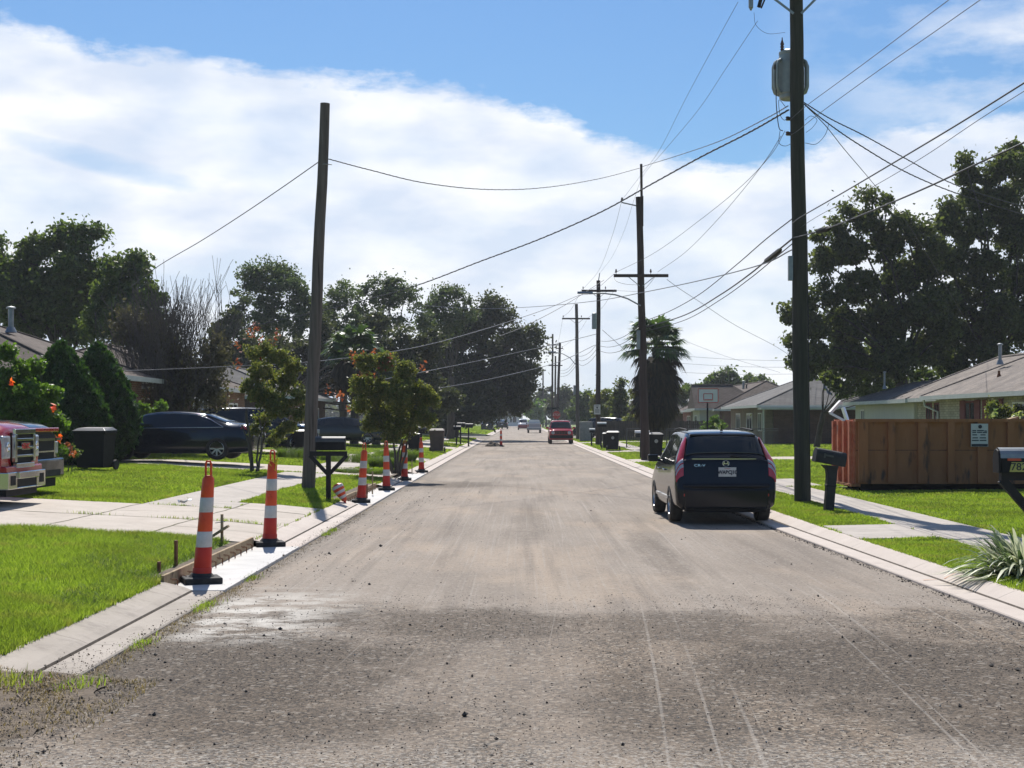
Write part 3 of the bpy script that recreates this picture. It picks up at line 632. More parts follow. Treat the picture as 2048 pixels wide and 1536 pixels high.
# ------------------------------------------------------------------ loose stones on the milled street
def stones(name, P3, size, mat, seed, label):
    r = np.random.default_rng(seed); n = len(P3)
    base = np.array([(0, 0, 1), (1, 0, 0), (0, 1, 0), (-1, 0, 0), (0, -1, 0), (0, 0, -1)], float)
    S = size * np.exp(r.normal(0, .45, (n, 1, 1))) * r.uniform(.6, 1.2, (n, 1, 3)); a = r.uniform(0, 6.28, n)
    V = base[None] * S + r.normal(0, .12, (n, 6, 3)) * S
    c, s = np.cos(a)[:, None], np.sin(a)[:, None]; x = V[:, :, 0] * c - V[:, :, 1] * s; y = V[:, :, 0] * s + V[:, :, 1] * c; V[:, :, 0] = x; V[:, :, 1] = y; V[:, :, 2] = V[:, :, 2] * .7 + S[:, :, 2] * .4
    V += np.asarray(P3)[:, None, :]
    f = np.array([(0, 1, 2), (0, 2, 3), (0, 3, 4), (0, 4, 1), (5, 2, 1), (5, 3, 2), (5, 4, 3), (5, 1, 4)])
    Fc = (np.arange(n) * 6)[:, None, None] + f[None]
    o = tri_mesh(name, V.reshape(-1, 3), Fc.reshape(-1, 3), mat); return tag(o, label, 'gravel', None, 'stuff')
n = 20000; y = 8 + 8.2 * r.uniform(0, 1, n) ** 1.0; x = r.uniform(-3.1, 4.6, n); k = (np.sin(x * 2.1 + y) + np.sin(y * 1.3 - x * .7 + 2) + 2.4 * r.uniform(-.5, 1, n)) > .1
stones('gravel', np.stack([x, y, np.zeros(n)], 1)[k], .0034, M_['stone'], 1, 'dark asphalt crumbs scattered over the milled street')
n = 3500; x = r.uniform(-3.2, 4.6, n); y = r.uniform(7.8, 15, n)
stones('gravel', np.stack([x, y, np.zeros(n)], 1), .003, M_['stone2'], 2, 'small pale stones mixed into the milled street')
n = 3600; y = r.uniform(8.5, 30, n); x = LE + .05 + r.normal(0, .09, n)
stones('gravel', np.stack([x, y, np.where(x < LE, .036, 0)], 1), .0042, M_['dirt'], 12, 'brown dirt and debris gathered along the left gutter edge')
n = 4500; x = r.uniform(-3.95, -2.7, n); y = r.uniform(7.5, 10.9, n); stones('gravel', np.stack([x, y, np.interp(x, DX, [.125, .125, .10, .065, .05, .038, .022, .008, 0]) + .004], 1), .004, M_['stone'], 14, 'dark crumbs over the dirt at the broken end of the left kerb')
n = 1500; x = r.normal(-3.5, .22, n); y = 10.2 + r.normal(0, .9, n); k = (x > -3.9) & (x < -3.2)
stones('gravel', np.stack([x, y, np.full(n, .045)], 1)[k], .0045, M_['dirt'], 13, 'brown dirt spilled over the near end of the left kerb')
n = 700; y = r.uniform(9, 40, n); x = np.where(r.uniform(0, 1, n) < .6, -3.2 + np.abs(r.normal(0, 1.0, n)), r.uniform(-3, 4.5, n))
stones('gravel', np.stack([x, y, np.zeros(n)], 1), .0075, M_['stone'], 3, 'larger loose asphalt lumps lying on the street')
n = 1500; y = r.uniform(9, 34, n); x = np.interp(y, [0, 14, 25, 48], [4.9, 4.65, 4.40, 4.17]) - np.abs(r.normal(0, .06, n))
stones('gravel', np.stack([x, y, np.zeros(n)], 1), .007, M_['stone'], 8, 'dark crumbs gathered along the right gutter')
big = [(1356, 1329), (1820, 1313), (1857, 1305), (1983, 1333), (2036, 1341), (1794, 1397), (1920, 1414), (1912, 1247), (642, 1274), (819, 1290), (887, 1310), (930, 1433), (300, 1430)]
stones('gravel', [((a - VX) / (b - HY) * EYE, EYE * F / (b - HY), .0) for a, b in big], .016, M_['stone'], 9, 'a few fist sized black lumps on the near street')
# orange survey paint on the right kerb
q = MB(); yk = 17.35
for (xa, za, xb, zb) in ((KR(yk) + RS - .2, .037, KR(yk) + RS - .03, .039), (KR(yk) + RS + .04, .054, KR(yk) + RO - .05, .123)):
    q.add([(xa, yk - .03, za + .003), (xb, yk - .01 + .05, zb + .004), (xb, yk + .06, zb + .004), (xa, yk + .01, za + .003)], [(0, 1, 2, 3)])
tag(q.build('paint_mark', pmat('faded_orange_paint', (.62, .30, .16), (.58, .42, .32), 30, .8)), 'faded orange survey mark on the right kerb', 'paint mark')
# mound of dirt beside the lone channelizer
yd = 5700 / 55.; md = onland(985, yd); md.z = 0
def mound(c, rx, ry, h, seed):
    rr = np.random.default_rng(seed); n = 26; V = []; Fc = []
    for i in range(n + 1):
        for j in range(n + 1):
            u, v = i / n * 2 - 1, j / n * 2 - 1; d = u * u + v * v
            z = h * max(0, 1 - d) ** .8 * (1 + .4 * math.sin(u * 7 + seed) * math.cos(v * 6)) + (rr.uniform(-.03, .03) * h * 3 if d < .9 else 0)
            V.append((c[0] + u * rx, c[1] + v * ry, c[2] + max(-.02, z - .01)))
    Fc = [(i * (n + 1) + j, i * (n + 1) + j + 1, (i + 1) * (n + 1) + j + 1, (i + 1) * (n + 1) + j) for i in range(n) for j in range(n)]
    return tri_mesh('dirt_mound', V, Fc, M_['dirt'], smooth=False)
tag(mound(md, .55, .8, .30, 3), 'small grey heap of dirt beside the lone orange channelizer', 'dirt heap')
# ================================================================== STREET OBJECTS
GC = 'orange and white channelizer posts along the left gutter'
def channelizer(px, Y, H, label, group=GC, z=.04, dpx=0, double=False, tape=False, turn=0.2, x=None, loop=True):
    X = (px - VX) / F * Y if x is None else x
    t = thing('channelizer_post', label, 'channelizer', (X, Y, z), turn, group)
    b = MB(); b.box((0, 0, .035), (.42, .42, .07)); b.lathe([(.15, .07), (.115, .11), (.10, .115)], n=16); b.build('rubber_base', M_['rubber'], t, bevel=.012)
    s = H / 1.38; tilt = dpx
    def lean(zv): return tilt * zv / 1.38
    m = MB()
    bands = [(.07, .17, .107, .105, 1), (.17, .40, .098, .092, 1), (.40, .575, .090, .086, 2), (.575, .79, .084, .078, 0), (.79, .955, .079, .075, 2), (.955, 1.16, .073, .066, 0), (1.16, 1.20, .066, .040, 0)]
    for (a, c, r0, r1, mi) in bands:
        a *= s; c *= s; k = 18; V = []
        for (zq, rq) in ((a, r0), (a + .004, r0 + .002), (c - .004, r1 + .002), (c, r1)):
            V += [(rq * math.cos(2 * math.pi * j / k) + lean(zq), rq * math.sin(2 * math.pi * j / k), zq) for j in range(k)]
        m.add(V, [(u * k + j, u * k + (j + 1) % k, (u + 1) * k + (j + 1) % k, (u + 1) * k + j) for u in range(3) for j in range(k)], mi, True)
        m.add([(r0 * math.cos(2 * math.pi * j / k) + lean(a), r0 * math.sin(2 * math.pi * j / k), a) for j in range(k)][::-1], [tuple(range(k))], mi)
        m.add([(r1 * math.cos(2 * math.pi * j / k) + lean(c), r1 * math.sin(2 * math.pi * j / k), c) for j in range(k)], [tuple(range(k))], mi)
    m.build('post', [M_['orange'], M_['orangedeep'], M_['reflect']], t)
    if loop:
        h = MB(); zt_ = 1.18 * s; l = lean(zt_); w = .030; hh = .18 * s
        h.tube([(l - w, 0, zt_ - .03), (l - w, 0, zt_ + hh - .03), (l - w * .6, 0, zt_ + hh), (l + w * .6, 0, zt_ + hh), (l + w, 0, zt_ + hh - .03), (l + w, 0, zt_ - .03)], .013, 8)
        h.b2((l - w, -.012, zt_ + hh * .0 - .03), (l + w, .012, zt_ + .02)); h.build('handle_loop', M_['orange'], t)
    if tape:
        rr = random.Random(4); h = MB(); zq = 1.2 * s
        for k in range(9):
            a = rr.uniform(0, 6.3); p0 = Vector((lean(zq) + .04 * math.cos(a), .04 * math.sin(a), zq + rr.uniform(-.02, .06)))
            h.tube([p0, p0 + Vector((rr.uniform(-.05, .05), -.03, rr.uniform(-.05, .04))), p0 + Vector((rr.uniform(-.08, .08), -.04, rr.uniform(-.14, -.02)))], .007, 5)
        h.build('yellow_tape', M_['yellow'], t)
    return t
channelizer(403, 17.05, 1.40, 'nearest orange and white post with a clear open handle loop on top', dpx=.09, turn=.35)
channelizer(539, 22.0, 1.42, 'second post up the gutter with scraps of yellow tape knotted round its handle', dpx=.05, double=True, tape=True, turn=.3)
channelizer(722, 33.4, 1.34, 'third post up the gutter, opposite the mailbox, its top leaning to the right', dpx=.09, double=True, turn=.1)
channelizer(773, 39.2, 1.30, 'fourth post up the gutter, standing just past the wooden form', dpx=-.01, turn=.15)
channelizer(809, 45.6, 1.22, 'fifth post up the gutter, second from the far end of the row', dpx=.02, turn=.05)
channelizer(843, 52.4, 1.22, 'sixth and farthest post of the gutter row, nearest the brown bin', dpx=-.02, turn=.2)
channelizer(1002, 103.6, 1.26, 'lone orange and white post standing out in the roadway beside the dirt heap', None, z=.0)

# ---- timber forms, stakes, rebar at the unfinished gutter
def form_board(y0, y1, label, x=LO + .012):
    t = thing('kerb_form', label, 'kerb form', (x, y0, 0))
    b = MB(); L_ = y1 - y0; n = 3
    for i in range(n): b.box((-.005 + .012 * (i % 2), L_ * (i + .5) / n, .115 - .006 * i), (.038, L_ / n + .06 - .01 * i, .16))
    b.build('board', M_['lumber'], t, bevel=.004)
    k = int(L_ / .42)
    for i in range(k):
        yy = .25 + i * .42
        rb = MB(); rb.tube([(.02, yy, .13), (.07, yy, .13), (.10, yy, .12), (.10, yy, .045)], .0055, 6); rb.build('rebar_hook', M_['rust'], t)
        rb = MB(); rb.tube([(.02, yy + .07, .11), (.08, yy + .07, .11), (.08, yy + .07, .045)], .005, 6); rb.build('rebar_hook', M_['rust'], t)
    return t
form_board(16.35, 21.8, 'weathered wooden kerb form with rusty rebar hooks between the two nearest posts')
form_board(32.9, 40.4, 'wooden kerb form with rebar hooks beside the third post, past the mailbox')
def stake(px, py_base, Y, h, label, mat, w=.06, lean=0, brace=False):
    p = onland(px, Y); t = thing('stake', label, 'stake', p)
    b = MB(); b.beam((0, 0, -.05), (lean, 0, h), w, .03); b.build('post', mat, t)
    if brace:
        b = MB(); b.beam((-.28, .0, .02), (.10, -.05, .26), .08, .03); b.build('brace', mat, t)
        b = MB(); b.tube([(-.09, -.03, .30), (.05, -.03, .32)], .006, 5); b.build('nail', M_['galv'], t)
stake(444, 1080, 21.0, .42, 'pale wooden stake with a diagonal brace by the driveway', M_['lumber'], brace=True)
stake(352, 1140, 18.0, .30, 'dark rusty stake in the weeds behind the nearest form', M_['rust'], .07)
stake(318, 1150, 17.2, .12, 'short rusty stub low in the grass left of the nearest form', M_['rust'], .07)
stake(734, 975, 34.6, .28, 'short brown stake beside the third post', M_['rust'], .07)
stake(745, 968, 36.5, .50, 'tall thin wooden stake between the third and fourth posts', M_['lumber'], .05)
stake(824, 936, 50.5, .40, 'thin wooden stake between the fifth and sixth posts', M_['lumber'], .05)
# striped warning light cover lying tilted at the second form
p = onland(686, 31.6, .0); p.x = LO - .30 + .0
p = Vector(((684 - VX) / F * 32.2, 32.2, zt(-3.82, 32.2)))
t = thing('warning_cone', 'tilted orange and white striped little cone half fallen by the second form', 'traffic cone', p)
m = MB(); rot = Matrix.Rotation(R(-28), 3, 'Y')
zz = [0, .06, .12, .18, .24, .30, .36, .40]; rr = [.055, .065, .085, .105, .12, .13, .125, .05]
m.lathe(list(zip(rr, zz)), (.06, 0, .03), 14, rot=rot, mis=[0, 1, 0, 1, 0, 1, 0]); m.build('cone_body', [M_['orange'], M_['platewhite']], t)
m = MB(); m.tube([(.06, 0, -.05), (.06, 0, .12)], .03, 8); m.build('stem', M_['orangedeep'], t)
# scrap of litter
m = MB(); rr = random.Random(2); vs = []
for i in range(5):
    for j in range(4): vs.append((i * .06 + rr.uniform(-.02, .02), j * .05 + rr.uniform(-.02, .02), rr.uniform(.02, .10)))
m.add(vs, [(i * 4 + j, i * 4 + j + 1, (i + 1) * 4 + j + 1, (i + 1) * 4 + j) for i in range(4) for j in range(3)])
o = m.build('crumpled_paper', M_['white'], loc=onland(355, 27.7, .03)); so = o.modifiers.new('s', 'SOLIDIFY'); so.thickness = .004
tag(o, 'crumpled white paper on the lawn edge by the left driveway', 'litter')

# ---- mailboxes
def box_shell(m, L_, w, h, mi=0, axis='x'):
    k = 10; hz = h - w / 2; prof = [(-w / 2, 0), (-w / 2, hz)] + [(-w / 2 * math.cos(math.pi * i / k), hz + w / 2 * math.sin(math.pi * i / k)) for i in range(1, k)] + [(w / 2, hz), (w / 2, 0)]
    if axis == 'x': m.prism(prof, (-L_ / 2, 0, 0), (0, 1, 0), (0, 0, 1), (L_, 0, 0), mi)
    else: m.prism(prof, (0, -L_ / 2, 0), (1, 0, 0), (0, 0, 1), (0, L_, 0), mi)
def mailbox_y(px, Y, label, s=1.0, mat='black', group=None, H=1.14, L_=.62, wing=True, top=None):
    t = thing('mailbox', label, 'mailbox', onland(px, Y), 0, group); t.scale = (s, s, s)
    b = MB(); b.b2((-.05, -.05, -.1), (.05, .05, H - .04)); b.build('post', M_['blackwood'], t, bevel=.004)
    if wing:
        b = MB(); b.b2((-.40, -.052, H - .14), (.40, .052, H - .04)); b.beam((-.40, 0, H - .13), (-.03, 0, H - .52), .08, .075, up=(0, 1, 0)); b.beam((.40, 0, H - .13), (.03, 0, H - .52), .08, .075, up=(0, 1, 0)); b.build('bracket', M_['blackwood'], t)
    b = MB(); box_shell(b, L_, .22, .29); o = b.build('box', M_[mat], t, bevel=.006); o.location = (.04, 0, H - .02)
    b = MB(); b.box((-.0, 0, 0), (.012, .225, .25)); o2 = b.build('door', M_[mat], t); o2.location = (.04 + L_ / 2 + .008, 0, H + .105)
    b = MB(); k = 8; w = .235
    b.prism([(-w / 2 * math.cos(math.pi * i / k), w / 2 * math.sin(math.pi * i / k)) for i in range(k + 1)] + [(w / 2 * .92 * math.cos(math.pi * i / k), w / 2 * .92 * math.sin(math.pi * i / k)) for i in range(k + 1)], (-L_ / 2 - .01, 0, 0), (0, 1, 0), (0, 0, 1), (L_ + .03, 0, 0)); o3 = b.build('pale_top', M_[top or 'binlid'], t); o3.location = (.04, 0, H - .02 + .18)  # paler skin puts the lit look of the rounded top into colour
    return t
mailbox_y(657, 32.4, 'black mailbox on a Y-shaped black wooden post in front of the leaning bare pole', s=1.0, H=1.10, L_=.62)
mailbox_y(842, 66.5, 'dark mailbox with a bright top edge behind the farthest gutter post', H=1.12, L_=.5, wing=False)
mailbox_y(913, 98, 'dark mailbox on a thin post beside the left sidewalk, left of the far pair', H=1.1, L_=.5, wing=False, s=.95)
mailbox_y(921, 101, 'dark grey mailbox, left one of a far pair near the big oak', H=1.25, L_=.5, wing=False, group=None)
mailbox_y(937, 102, 'pale topped mailbox, right one of a far pair near the big oak', H=1.2, L_=.48, wing=False)
mailbox_y(1282, 66.5, 'dark green mailbox just left of the second utility pole', H=.98, L_=.62, wing=False, mat='p_green', top='white')
mailbox_y(1202, 93, 'black mailbox with a white top edge right of the pole with the notice', H=1.3, L_=.55, wing=False, top='white')
mailbox_y(1183, 98, 'small mailbox on a thin stake, left of the pole with the notice', H=.95, L_=.36, wing=False, top='white', s=.95)
M_['greyplastic'] = pmat('faded_black_plastic', (.028, .028, .029), (.045, .044, .043), 5, .65, spec=.25)
# leaning moulded mailbox on the right
t = thing('mailbox', 'one-piece black plastic mailbox leaning over between the near utility pole and the sidewalk', 'mailbox', onland(1657, 28.5), R(8)); t.rotation_euler = (0, R(4.5), R(6))
b = MB(); secs = [(-.1, .085, .075, 0), (.35, .085, .075, 0), (.68, .09, .08, 0), (.80, .10, .09, -.01), (.88, .15, .11, -.05)]
V = []; 
for (z, hx, hy, ox) in secs: V += [(-hx + ox, -hy, z), (hx + ox, -hy, z), (hx + ox, hy, z), (-hx + ox, hy, z)]
b.add(V, [(i * 4 + j, i * 4 + (j + 1) % 4, (i + 1) * 4 + (j + 1) % 4, (i + 1) * 4 + j) for i in range(4) for j in range(4)] + [(16, 17, 18, 19)]); b.box((.0, 0, .50), (.19, .17, .04)); b.build('post', M_['greyplastic'], t, bevel=.01)
b = MB(); box_shell(b, .58, .24, .27); o = b.build('box', M_['greyplastic'], t, bevel=.012); o.location = (-.06, 0, .90); o.rotation_euler = (0, R(6), 0)
b = MB(); box_shell(b, .02, .25, .27); d = b.build('door', M_['greyplastic'], t, bevel=.004); d.location = (-.36, 0, .935); d.rotation_euler = (0, R(6), 0)
b = MB(); b.box((0, 0, 0), (.16, .012, .035)); b.box((-.09, 0, -.01), (.03, .014, .09)); o = b.build('flag', M_['binlid'], t); o.location = (-.10, -.128, 1.06); o.rotation_euler = (0, R(6), 0)
# number mailbox at the right edge
t = thing('mailbox', 'black metal mailbox with yellow number plate on a braced black post at the right edge', 'mailbox', onland(2083, 18.0))
x0 = -(2083 - 1990) / F * 18
b = MB(); b.b2((-.055, -.05, -.1), (.055, .05, 1.12)); b.build('post', M_['blackwood'], t)
b = MB(); b.b2((x0 + .06, -.05, 1.02), (.45, .05, 1.11)); b.beam((x0 + .08, 0, 1.03), (-.03, 0, .52), .10, .085, up=(0, 1, 0)); b.build('bracket', M_['blackwood'], t)
b = MB(); box_shell(b, .62, .24, .295); o = b.build('box', M_['blackmetal'], t, bevel=.006); o.location = (x0 + .35, 0, 1.112)
b = MB(); b.prism([(-.125 * math.cos(math.pi * i / 8), .125 * math.sin(math.pi * i / 8)) for i in range(9)] + [(.118 * math.cos(math.pi * i / 8), .118 * math.sin(math.pi * i / 8)) for i in range(9)], (x0 + .03, 0, 1.288), (0, 1, 0), (0, 0, 1), (.64, 0, 0)); b.build('pale_top', M_['galv'], t)
b = MB(); box_shell(b, .03, .235, .285); o = b.build('door', M_['blackmetal'], t, bevel=.004); o.location = (x0 + .022, 0, 1.112)
pl = MB(); pl.prism([(.015, 0), (.33, 0), (.33, .115), (.04, .115)], (x0 + .12, -.124, 1.125), (1, 0, 0), (0, 0, 1), (0, .006, 0)); plo = pl.build('number_plate', M_['plateyellow'], t)
text_mesh('782', .125, M_['ink'], plo, (x0 + .245, -.128, 1.182), (R(90), 0, 0), 'number', sx=1.05, bold=.001)
fl = MB(); fl.box((0, 0, 0), (.16, .006, .03)); o = fl.build('flag', M_['redlens'], t); o.location = (x0 + .19, -.126, 1.272)

# ---- wheeled bins
def bin_(px, Y, label, H=1.08, mat='black', group=None, w=.60, rz=0, logo=False, lidm='binlid'):
    t = thing('wheeled_bin', label, 'wheelie bin', onland(px, Y, .02), rz, group)
    b = MB(); wb, wt, db, dt = w * .40, w * .5, .30, .37
    V = [(-wb, -db, .06), (wb, -db, .06), (wb, db, .06), (-wb, db, .06), (-wt * .93, -dt * .95, H * .86), (wt * .93, -dt * .95, H * .86), (wt * .93, dt, H * .86), (-wt * .93, dt, H * .86), (-wt, -dt, H * .87), (wt, -dt, H * .87), (wt, dt, H * .87), (-wt, dt, H * .87), (-wt, -dt, H * .93), (wt, -dt, H * .93), (wt, dt, H * .93), (-wt, dt, H * .93)]
    b.add(V, [(3, 2, 1, 0), (12, 13, 14, 15)] + [(i * 4 + j, i * 4 + (j + 1) % 4, (i + 1) * 4 + (j + 1) % 4, (i + 1) * 4 + j) for i in range(3) for j in range(4)]); b.build('body', M_[mat], t, bevel=.02)
    b = MB(); V = [(-wt - .01, -dt - .02, H * .935), (wt + .01, -dt - .02, H * .935), (wt + .01, dt, H * .945), (-wt - .01, dt, H * .945), (-wt * .8, -dt * .7, H), (wt * .8, -dt * .7, H), (wt * .8, dt * .8, H * 1.02), (-wt * .8, dt * .8, H * 1.02)]
    b.add(V, [(3, 2, 1, 0), (4, 5, 6, 7)] + [(j, (j + 1) % 4, 4 + (j + 1) % 4, 4 + j) for j in range(4)]); b.build('lid', M_[lidm], t, bevel=.01)
    for sx in (-1, 1):
        b = MB(); b.tube([(sx * (wb + .03), db + .02, .13), (sx * (wb + .10), db + .02, .13)], .13, 16); b.build('wheel', M_['rubber'], t)
    b = MB(); b.tube([(-wt * .8, dt + .07, H * .9), (wt * .8, dt + .07, H * .9)], .018, 8); b.build('handle', M_[mat], t)
    if logo:
        b = MB(); b.lathe([(.075, 0), (.085, .003), (.085, .006)], (0, -.352, H * .66), 20, rot=Matrix.Rotation(R(90 + 4), 3, 'X')); b.lathe([(.03, .004), (.03, .009)], (0, -.352, H * .66), 16, rot=Matrix.Rotation(R(90 + 4), 3, 'X')); b.build('round_emblem', M_['galv'], t)
    return t
bin_(190, 39.6, 'black wheeled bin with grey lid on the lawn in front of the dark sedan', H=1.10, w=.92, rz=R(-10))
bin_(1310, 68, 'black bin with a round pale emblem just right of the second utility pole', logo=True, H=1.10, w=.66, rz=R(4))
bin_(1226, 83, 'black bin with a round emblem standing alone on the right verge', logo=True, H=1.08, w=.72, rz=R(-6))
bin_(874, 78, 'brown ribbed bin on the left verge beside the kerb', mat='brown', lidm='brown', H=1.20, w=.80)
bin_(828, 73, 'black bin behind the farthest gutter posts, left of the brown bin', H=1.0, w=.62)
bin_(604, 60, 'black bin behind the bare leaning pole beside the far drive', H=1.05, w=.6)
bin_(1213, 88, 'dark bin half hidden behind the lone right verge bin', H=.95, w=.5)

# ---- utility poles
def lean_pole(t, H, r0, r1, dx, dy=0, mat='poledark', name='pole'):
    b = MB(); n = 10; b.tube([(dx * (i / n) + .01 * math.sin(i * 1.7), dy * i / n, -.3 + (H + .3) * i / n) for i in range(n + 1)], [r0 + (r1 - r0) * i / n for i in range(n + 1)], 16); return b.build(name, M_[mat], t)
def insulator(t, p, h=.16, r=.05, name='insulator', down=False):
    s = -1 if down else 1; b = MB(); b.lathe([(.012, -.06 * s), (.012, 0), (r * .6, .01 * s), (r, .03 * s), (r * .6, .05 * s), (r * .9, .07 * s), (r * .5, .10 * s), (r * .6, .13 * s), (.01, h * s)][::s], p, 10); return b.build(name, M_['porc'], t)
# bare leaning pole (left)
t = thing('utility_pole', 'bare grey weathered wooden pole without crossarm, leaning right by the left mailbox', 'utility pole', onland(615, 36.0))
lean_pole(t, 9.25, .165, .115, (651 - 615) / F * 36.0 , 0, 'polegrey')
b = MB(); b.tube([(.32, -.1, 7.76), (.42, -.12, 7.78), (.60, -.12, 7.76)], .012, 6); b.build('wire_clamp', M_['galv'], t)
LP = P(657, 319, 35.9)
# near pole with transformer
Y1 = 31.6; base = onland(1605, Y1); H1 = 12.2; D1 = (1592 - 1605) / (1005 - 0) * 1.0    # px per px
def at1(z): return base.x + D1 * z
t = thing('utility_pole', 'tall dark utility pole with a grey transformer, right of the black SUV', 'utility pole', base)
lean_pole(t, H1, .175, .135, D1 * H1)
zc = P(1592, 1, Y1).z - base.z
b = MB(); dxc = D1 * zc; b.box((dxc - .35, -.19, zc + .06), (2.6, .09, .115)); b.build('crossarm', M_['polebrown'], t)
b = MB(); b.beam((dxc - .55, -.21, zc + .02), (dxc - .08, -.17, zc - .32), .05, .01, up=(0, 1, 0)); b.beam((dxc + .42, -.21, zc + .02), (dxc + .08, -.17, zc - .32), .05, .01, up=(0, 1, 0)); b.build('brace', M_['galv'], t)
ins1 = P(1499, 20, Y1) - base; b = MB(); b.lathe([(.02, -.26), (.035, -.22), (.05, -.2), (.05, -.02), (.03, 0)], (ins1.x, -.19, zc + .0), 10); b.build('fuse_cutout', M_['galv'], t)
b = MB(); ii = P(1517, 10, Y1) - base; b.beam((ii.x + .03, -.19, zc + .02), (ii.x - .03, -.22, zc - .20), .05, .06); b.beam((ii.x + .12, -.19, zc + .02), (ii.x + .02, -.22, zc - .22), .03, .03); b.build('fuse_cutout', M_['blackmetal'], t)
# transformer
ct = P(1583, 130, Y1 + .32) - base; zl, zh = P(0, 190, Y1).z - base.z, P(0, 94, Y1).z - base.z
b = MB(); b.lathe([(.20, zl), (.235, zl + .03), (.235, zl + .10), (.255, zl + .12), (.265, zh - .22), (.235, zh - .06), (.245, zh - .05), (.245, zh), (.15, zh + .05), (.02, zh + .06)], (ct.x, .46, 0), 24); tk = b.build('transformer_tank', M_['xfmr'], t)
b = MB()
for k in range(22):
    a = 2 * math.pi * k / 22
    if abs(math.sin(a) + 1) < .25: continue
    x0, y0 = ct.x + .262 * math.cos(a), .46 + .262 * math.sin(a); x1, y1_ = ct.x + .37 * math.cos(a), .46 + .37 * math.sin(a)
    b.tube([(x0, y0, zh - .18), (x0 * .35 + x1 * .65, y0 * .35 + y1_ * .65, zh - .22), (x1, y1_, zh - .32), (x1, y1_, zl + .26), (x0 * .35 + x1 * .65, y0 * .35 + y1_ * .65, zl + .15), (x0, y0, zl + .12)], .03, 6)
b.build('cooling_fins', M_['xfmr'], tk)
b = MB(); b.lathe([(.03, 0), (.045, .02), (.03, .05), (.045, .08), (.03, .11), (.045, .14), (.03, .18), (.012, .24), (.012, .28)], (P(1571, 0, Y1).x - base.x, .40, zh + .02), 10); b.build('bushing', M_['porc'], t)
for py in (238, 268):
    q = P(1577, py, Y1) - base; b = MB(); b.box((q.x, -.02, q.z), (.09, .08, .07)); b.lathe([(.03, -.04), (.045, -.02), (.03, 0), (.045, .02), (.03, .04)], (q.x - .03, -.06, q.z), 10); b.build('spool_insulator', M_['porc'], t)
q = P(1582, 537, Y1) - base; b = MB(); b.box((q.x - .02, -.05, q.z), (.10, .10, .52)); b.build('grey_box', M_['galv'], t, bevel=.01)
b = MB(); b.tube([(D1 * z_ + .15, -.10, z_) for z_ in (0.0, 2, 4, 5.7)], .010, 6); b.build('ground_wire', M_['wire'], t)

def far_pole(px, py_base, px_top, py_top, label, Y, arms=(), r=.15, mat='polebrown', mast=None, cap=None, g=None):
    p = onland(px, Y); top = P(px_top, py_top, Y); t = thing('utility_pole', label, 'utility pole', p, 0, g)
    H = top.z - p.z; dx = top.x - p.x; lean_pole(t, H, r, r * .72, dx, 0, mat)
    for (xa, xb, py, ht) in arms:
        a, c = P(xa, py, Y) - p, P(xb, py, Y) - p; b = MB(); b.b2((a.x, -.2, a.z - ht / 2), (c.x, -.11, a.z + ht / 2)); b.build('crossarm', M_[mat], t)
        xm = dx * a.z / H; b = MB(); b.beam((xm - .55, -.17, a.z - .05), (xm - .05, -.12, a.z - .45), .03, .03, up=(0, 1, 0)); b.beam((xm + .55, -.17, a.z - .05), (xm + .05, -.12, a.z - .45), .03, .03, up=(0, 1, 0)); b.build('brace', M_['galv'], t)
        for xx in (a.x + .10, c.x - .75 if c.x - a.x > 1.9 else c.x - .1): insulator(t, (xx, -.155, a.z + ht / 2 + .06), .16, .055)
    if mast:
        q0, q1 = P(mast[0], mast[1], Y) - p, P(mast[2], mast[3], Y) - p; b = MB(); b.b2((min(q0.x, q1.x) - .06, -.30, q0.z), (max(q0.x, q1.x) + .06, -.18, q1.z)); b.build('mast', M_[mat], t)
    return t, p
def lamp_arm(t, p, Y, pts, lum):
    b = MB(); b.tube([(P(a, c, Y) - p) + Vector((0, -.15, 0)) for a, c in pts], .032, 8); b.build('lamp_arm', M_['galv'], t)
    q = P(lum[0], lum[1], Y) - p; b = MB(); k = 8; V = []
    for i in range(k + 1):
        u = i / k; hw = .13 * math.sin(math.pi * min(1, .15 + u * .9)) + .03; V += [(q.x + (u - .5) * .66, -.15 - hw, q.z), (q.x + (u - .5) * .66, -.15 + hw, q.z), (q.x + (u - .5) * .66, -.15 + hw * .5, q.z + .09), (q.x + (u - .5) * .66, -.15 - hw * .5, q.z + .09)]
    b.add(V, [(i * 4 + j, i * 4 + (j + 1) % 4, (i + 1) * 4 + (j + 1) % 4, (i + 1) * 4 + j) for i in range(k) for j in range(4)] + [(3, 2, 1, 0), (k * 4, k * 4 + 1, k * 4 + 2, k * 4 + 3)]); b.build('lamp_head', M_['galv'], t)
Y2 = 64.0
t, p = far_pole(1291, 918, 1278, 394, 'dark leaning utility pole with crossarm, top mast and curved street lamp arm', Y2, [(1227, 1336, 552, .13)], r=.185, mast=(1283, 454, 1283, 394))
b = MB(); q0, q1 = P(1283, 454, Y2) - p, P(1281.5, 330, Y2) - p; b.tube([q0 + Vector((0, -.24, 0)), q1 + Vector((0, -.24, 0))], .055, 10); b.build('top_mast', M_['polebrown'], t)
lamp_arm(t, p, Y2, [(1281, 612), (1275, 609), (1255, 598), (1230, 590), (1205, 587), (1178, 588)], (1170, 588))
b = MB(); qa, qb = P(1275, 412, Y2) - p, P(1244, 405, Y2) - p; b.tube([qa, qb], .03, 6); b.build('side_arm', M_['galv'], t); insulator(t, (qb.x, qb.y, qb.z + .05), .18, .07)
q = P(1281, 680, Y2) - p; b = MB(); b.box((q.x - .1, -.15, q.z), (.14, .14, .8)); b.build('grey_box', M_['galv'], t)
Y3 = 101.0
t, p = far_pole(1196, 890, 1197, 561, 'dark utility pole with transformer and a white notice, third along the right side', Y3, [(1163, 1233, 582, .15)], r=.18)
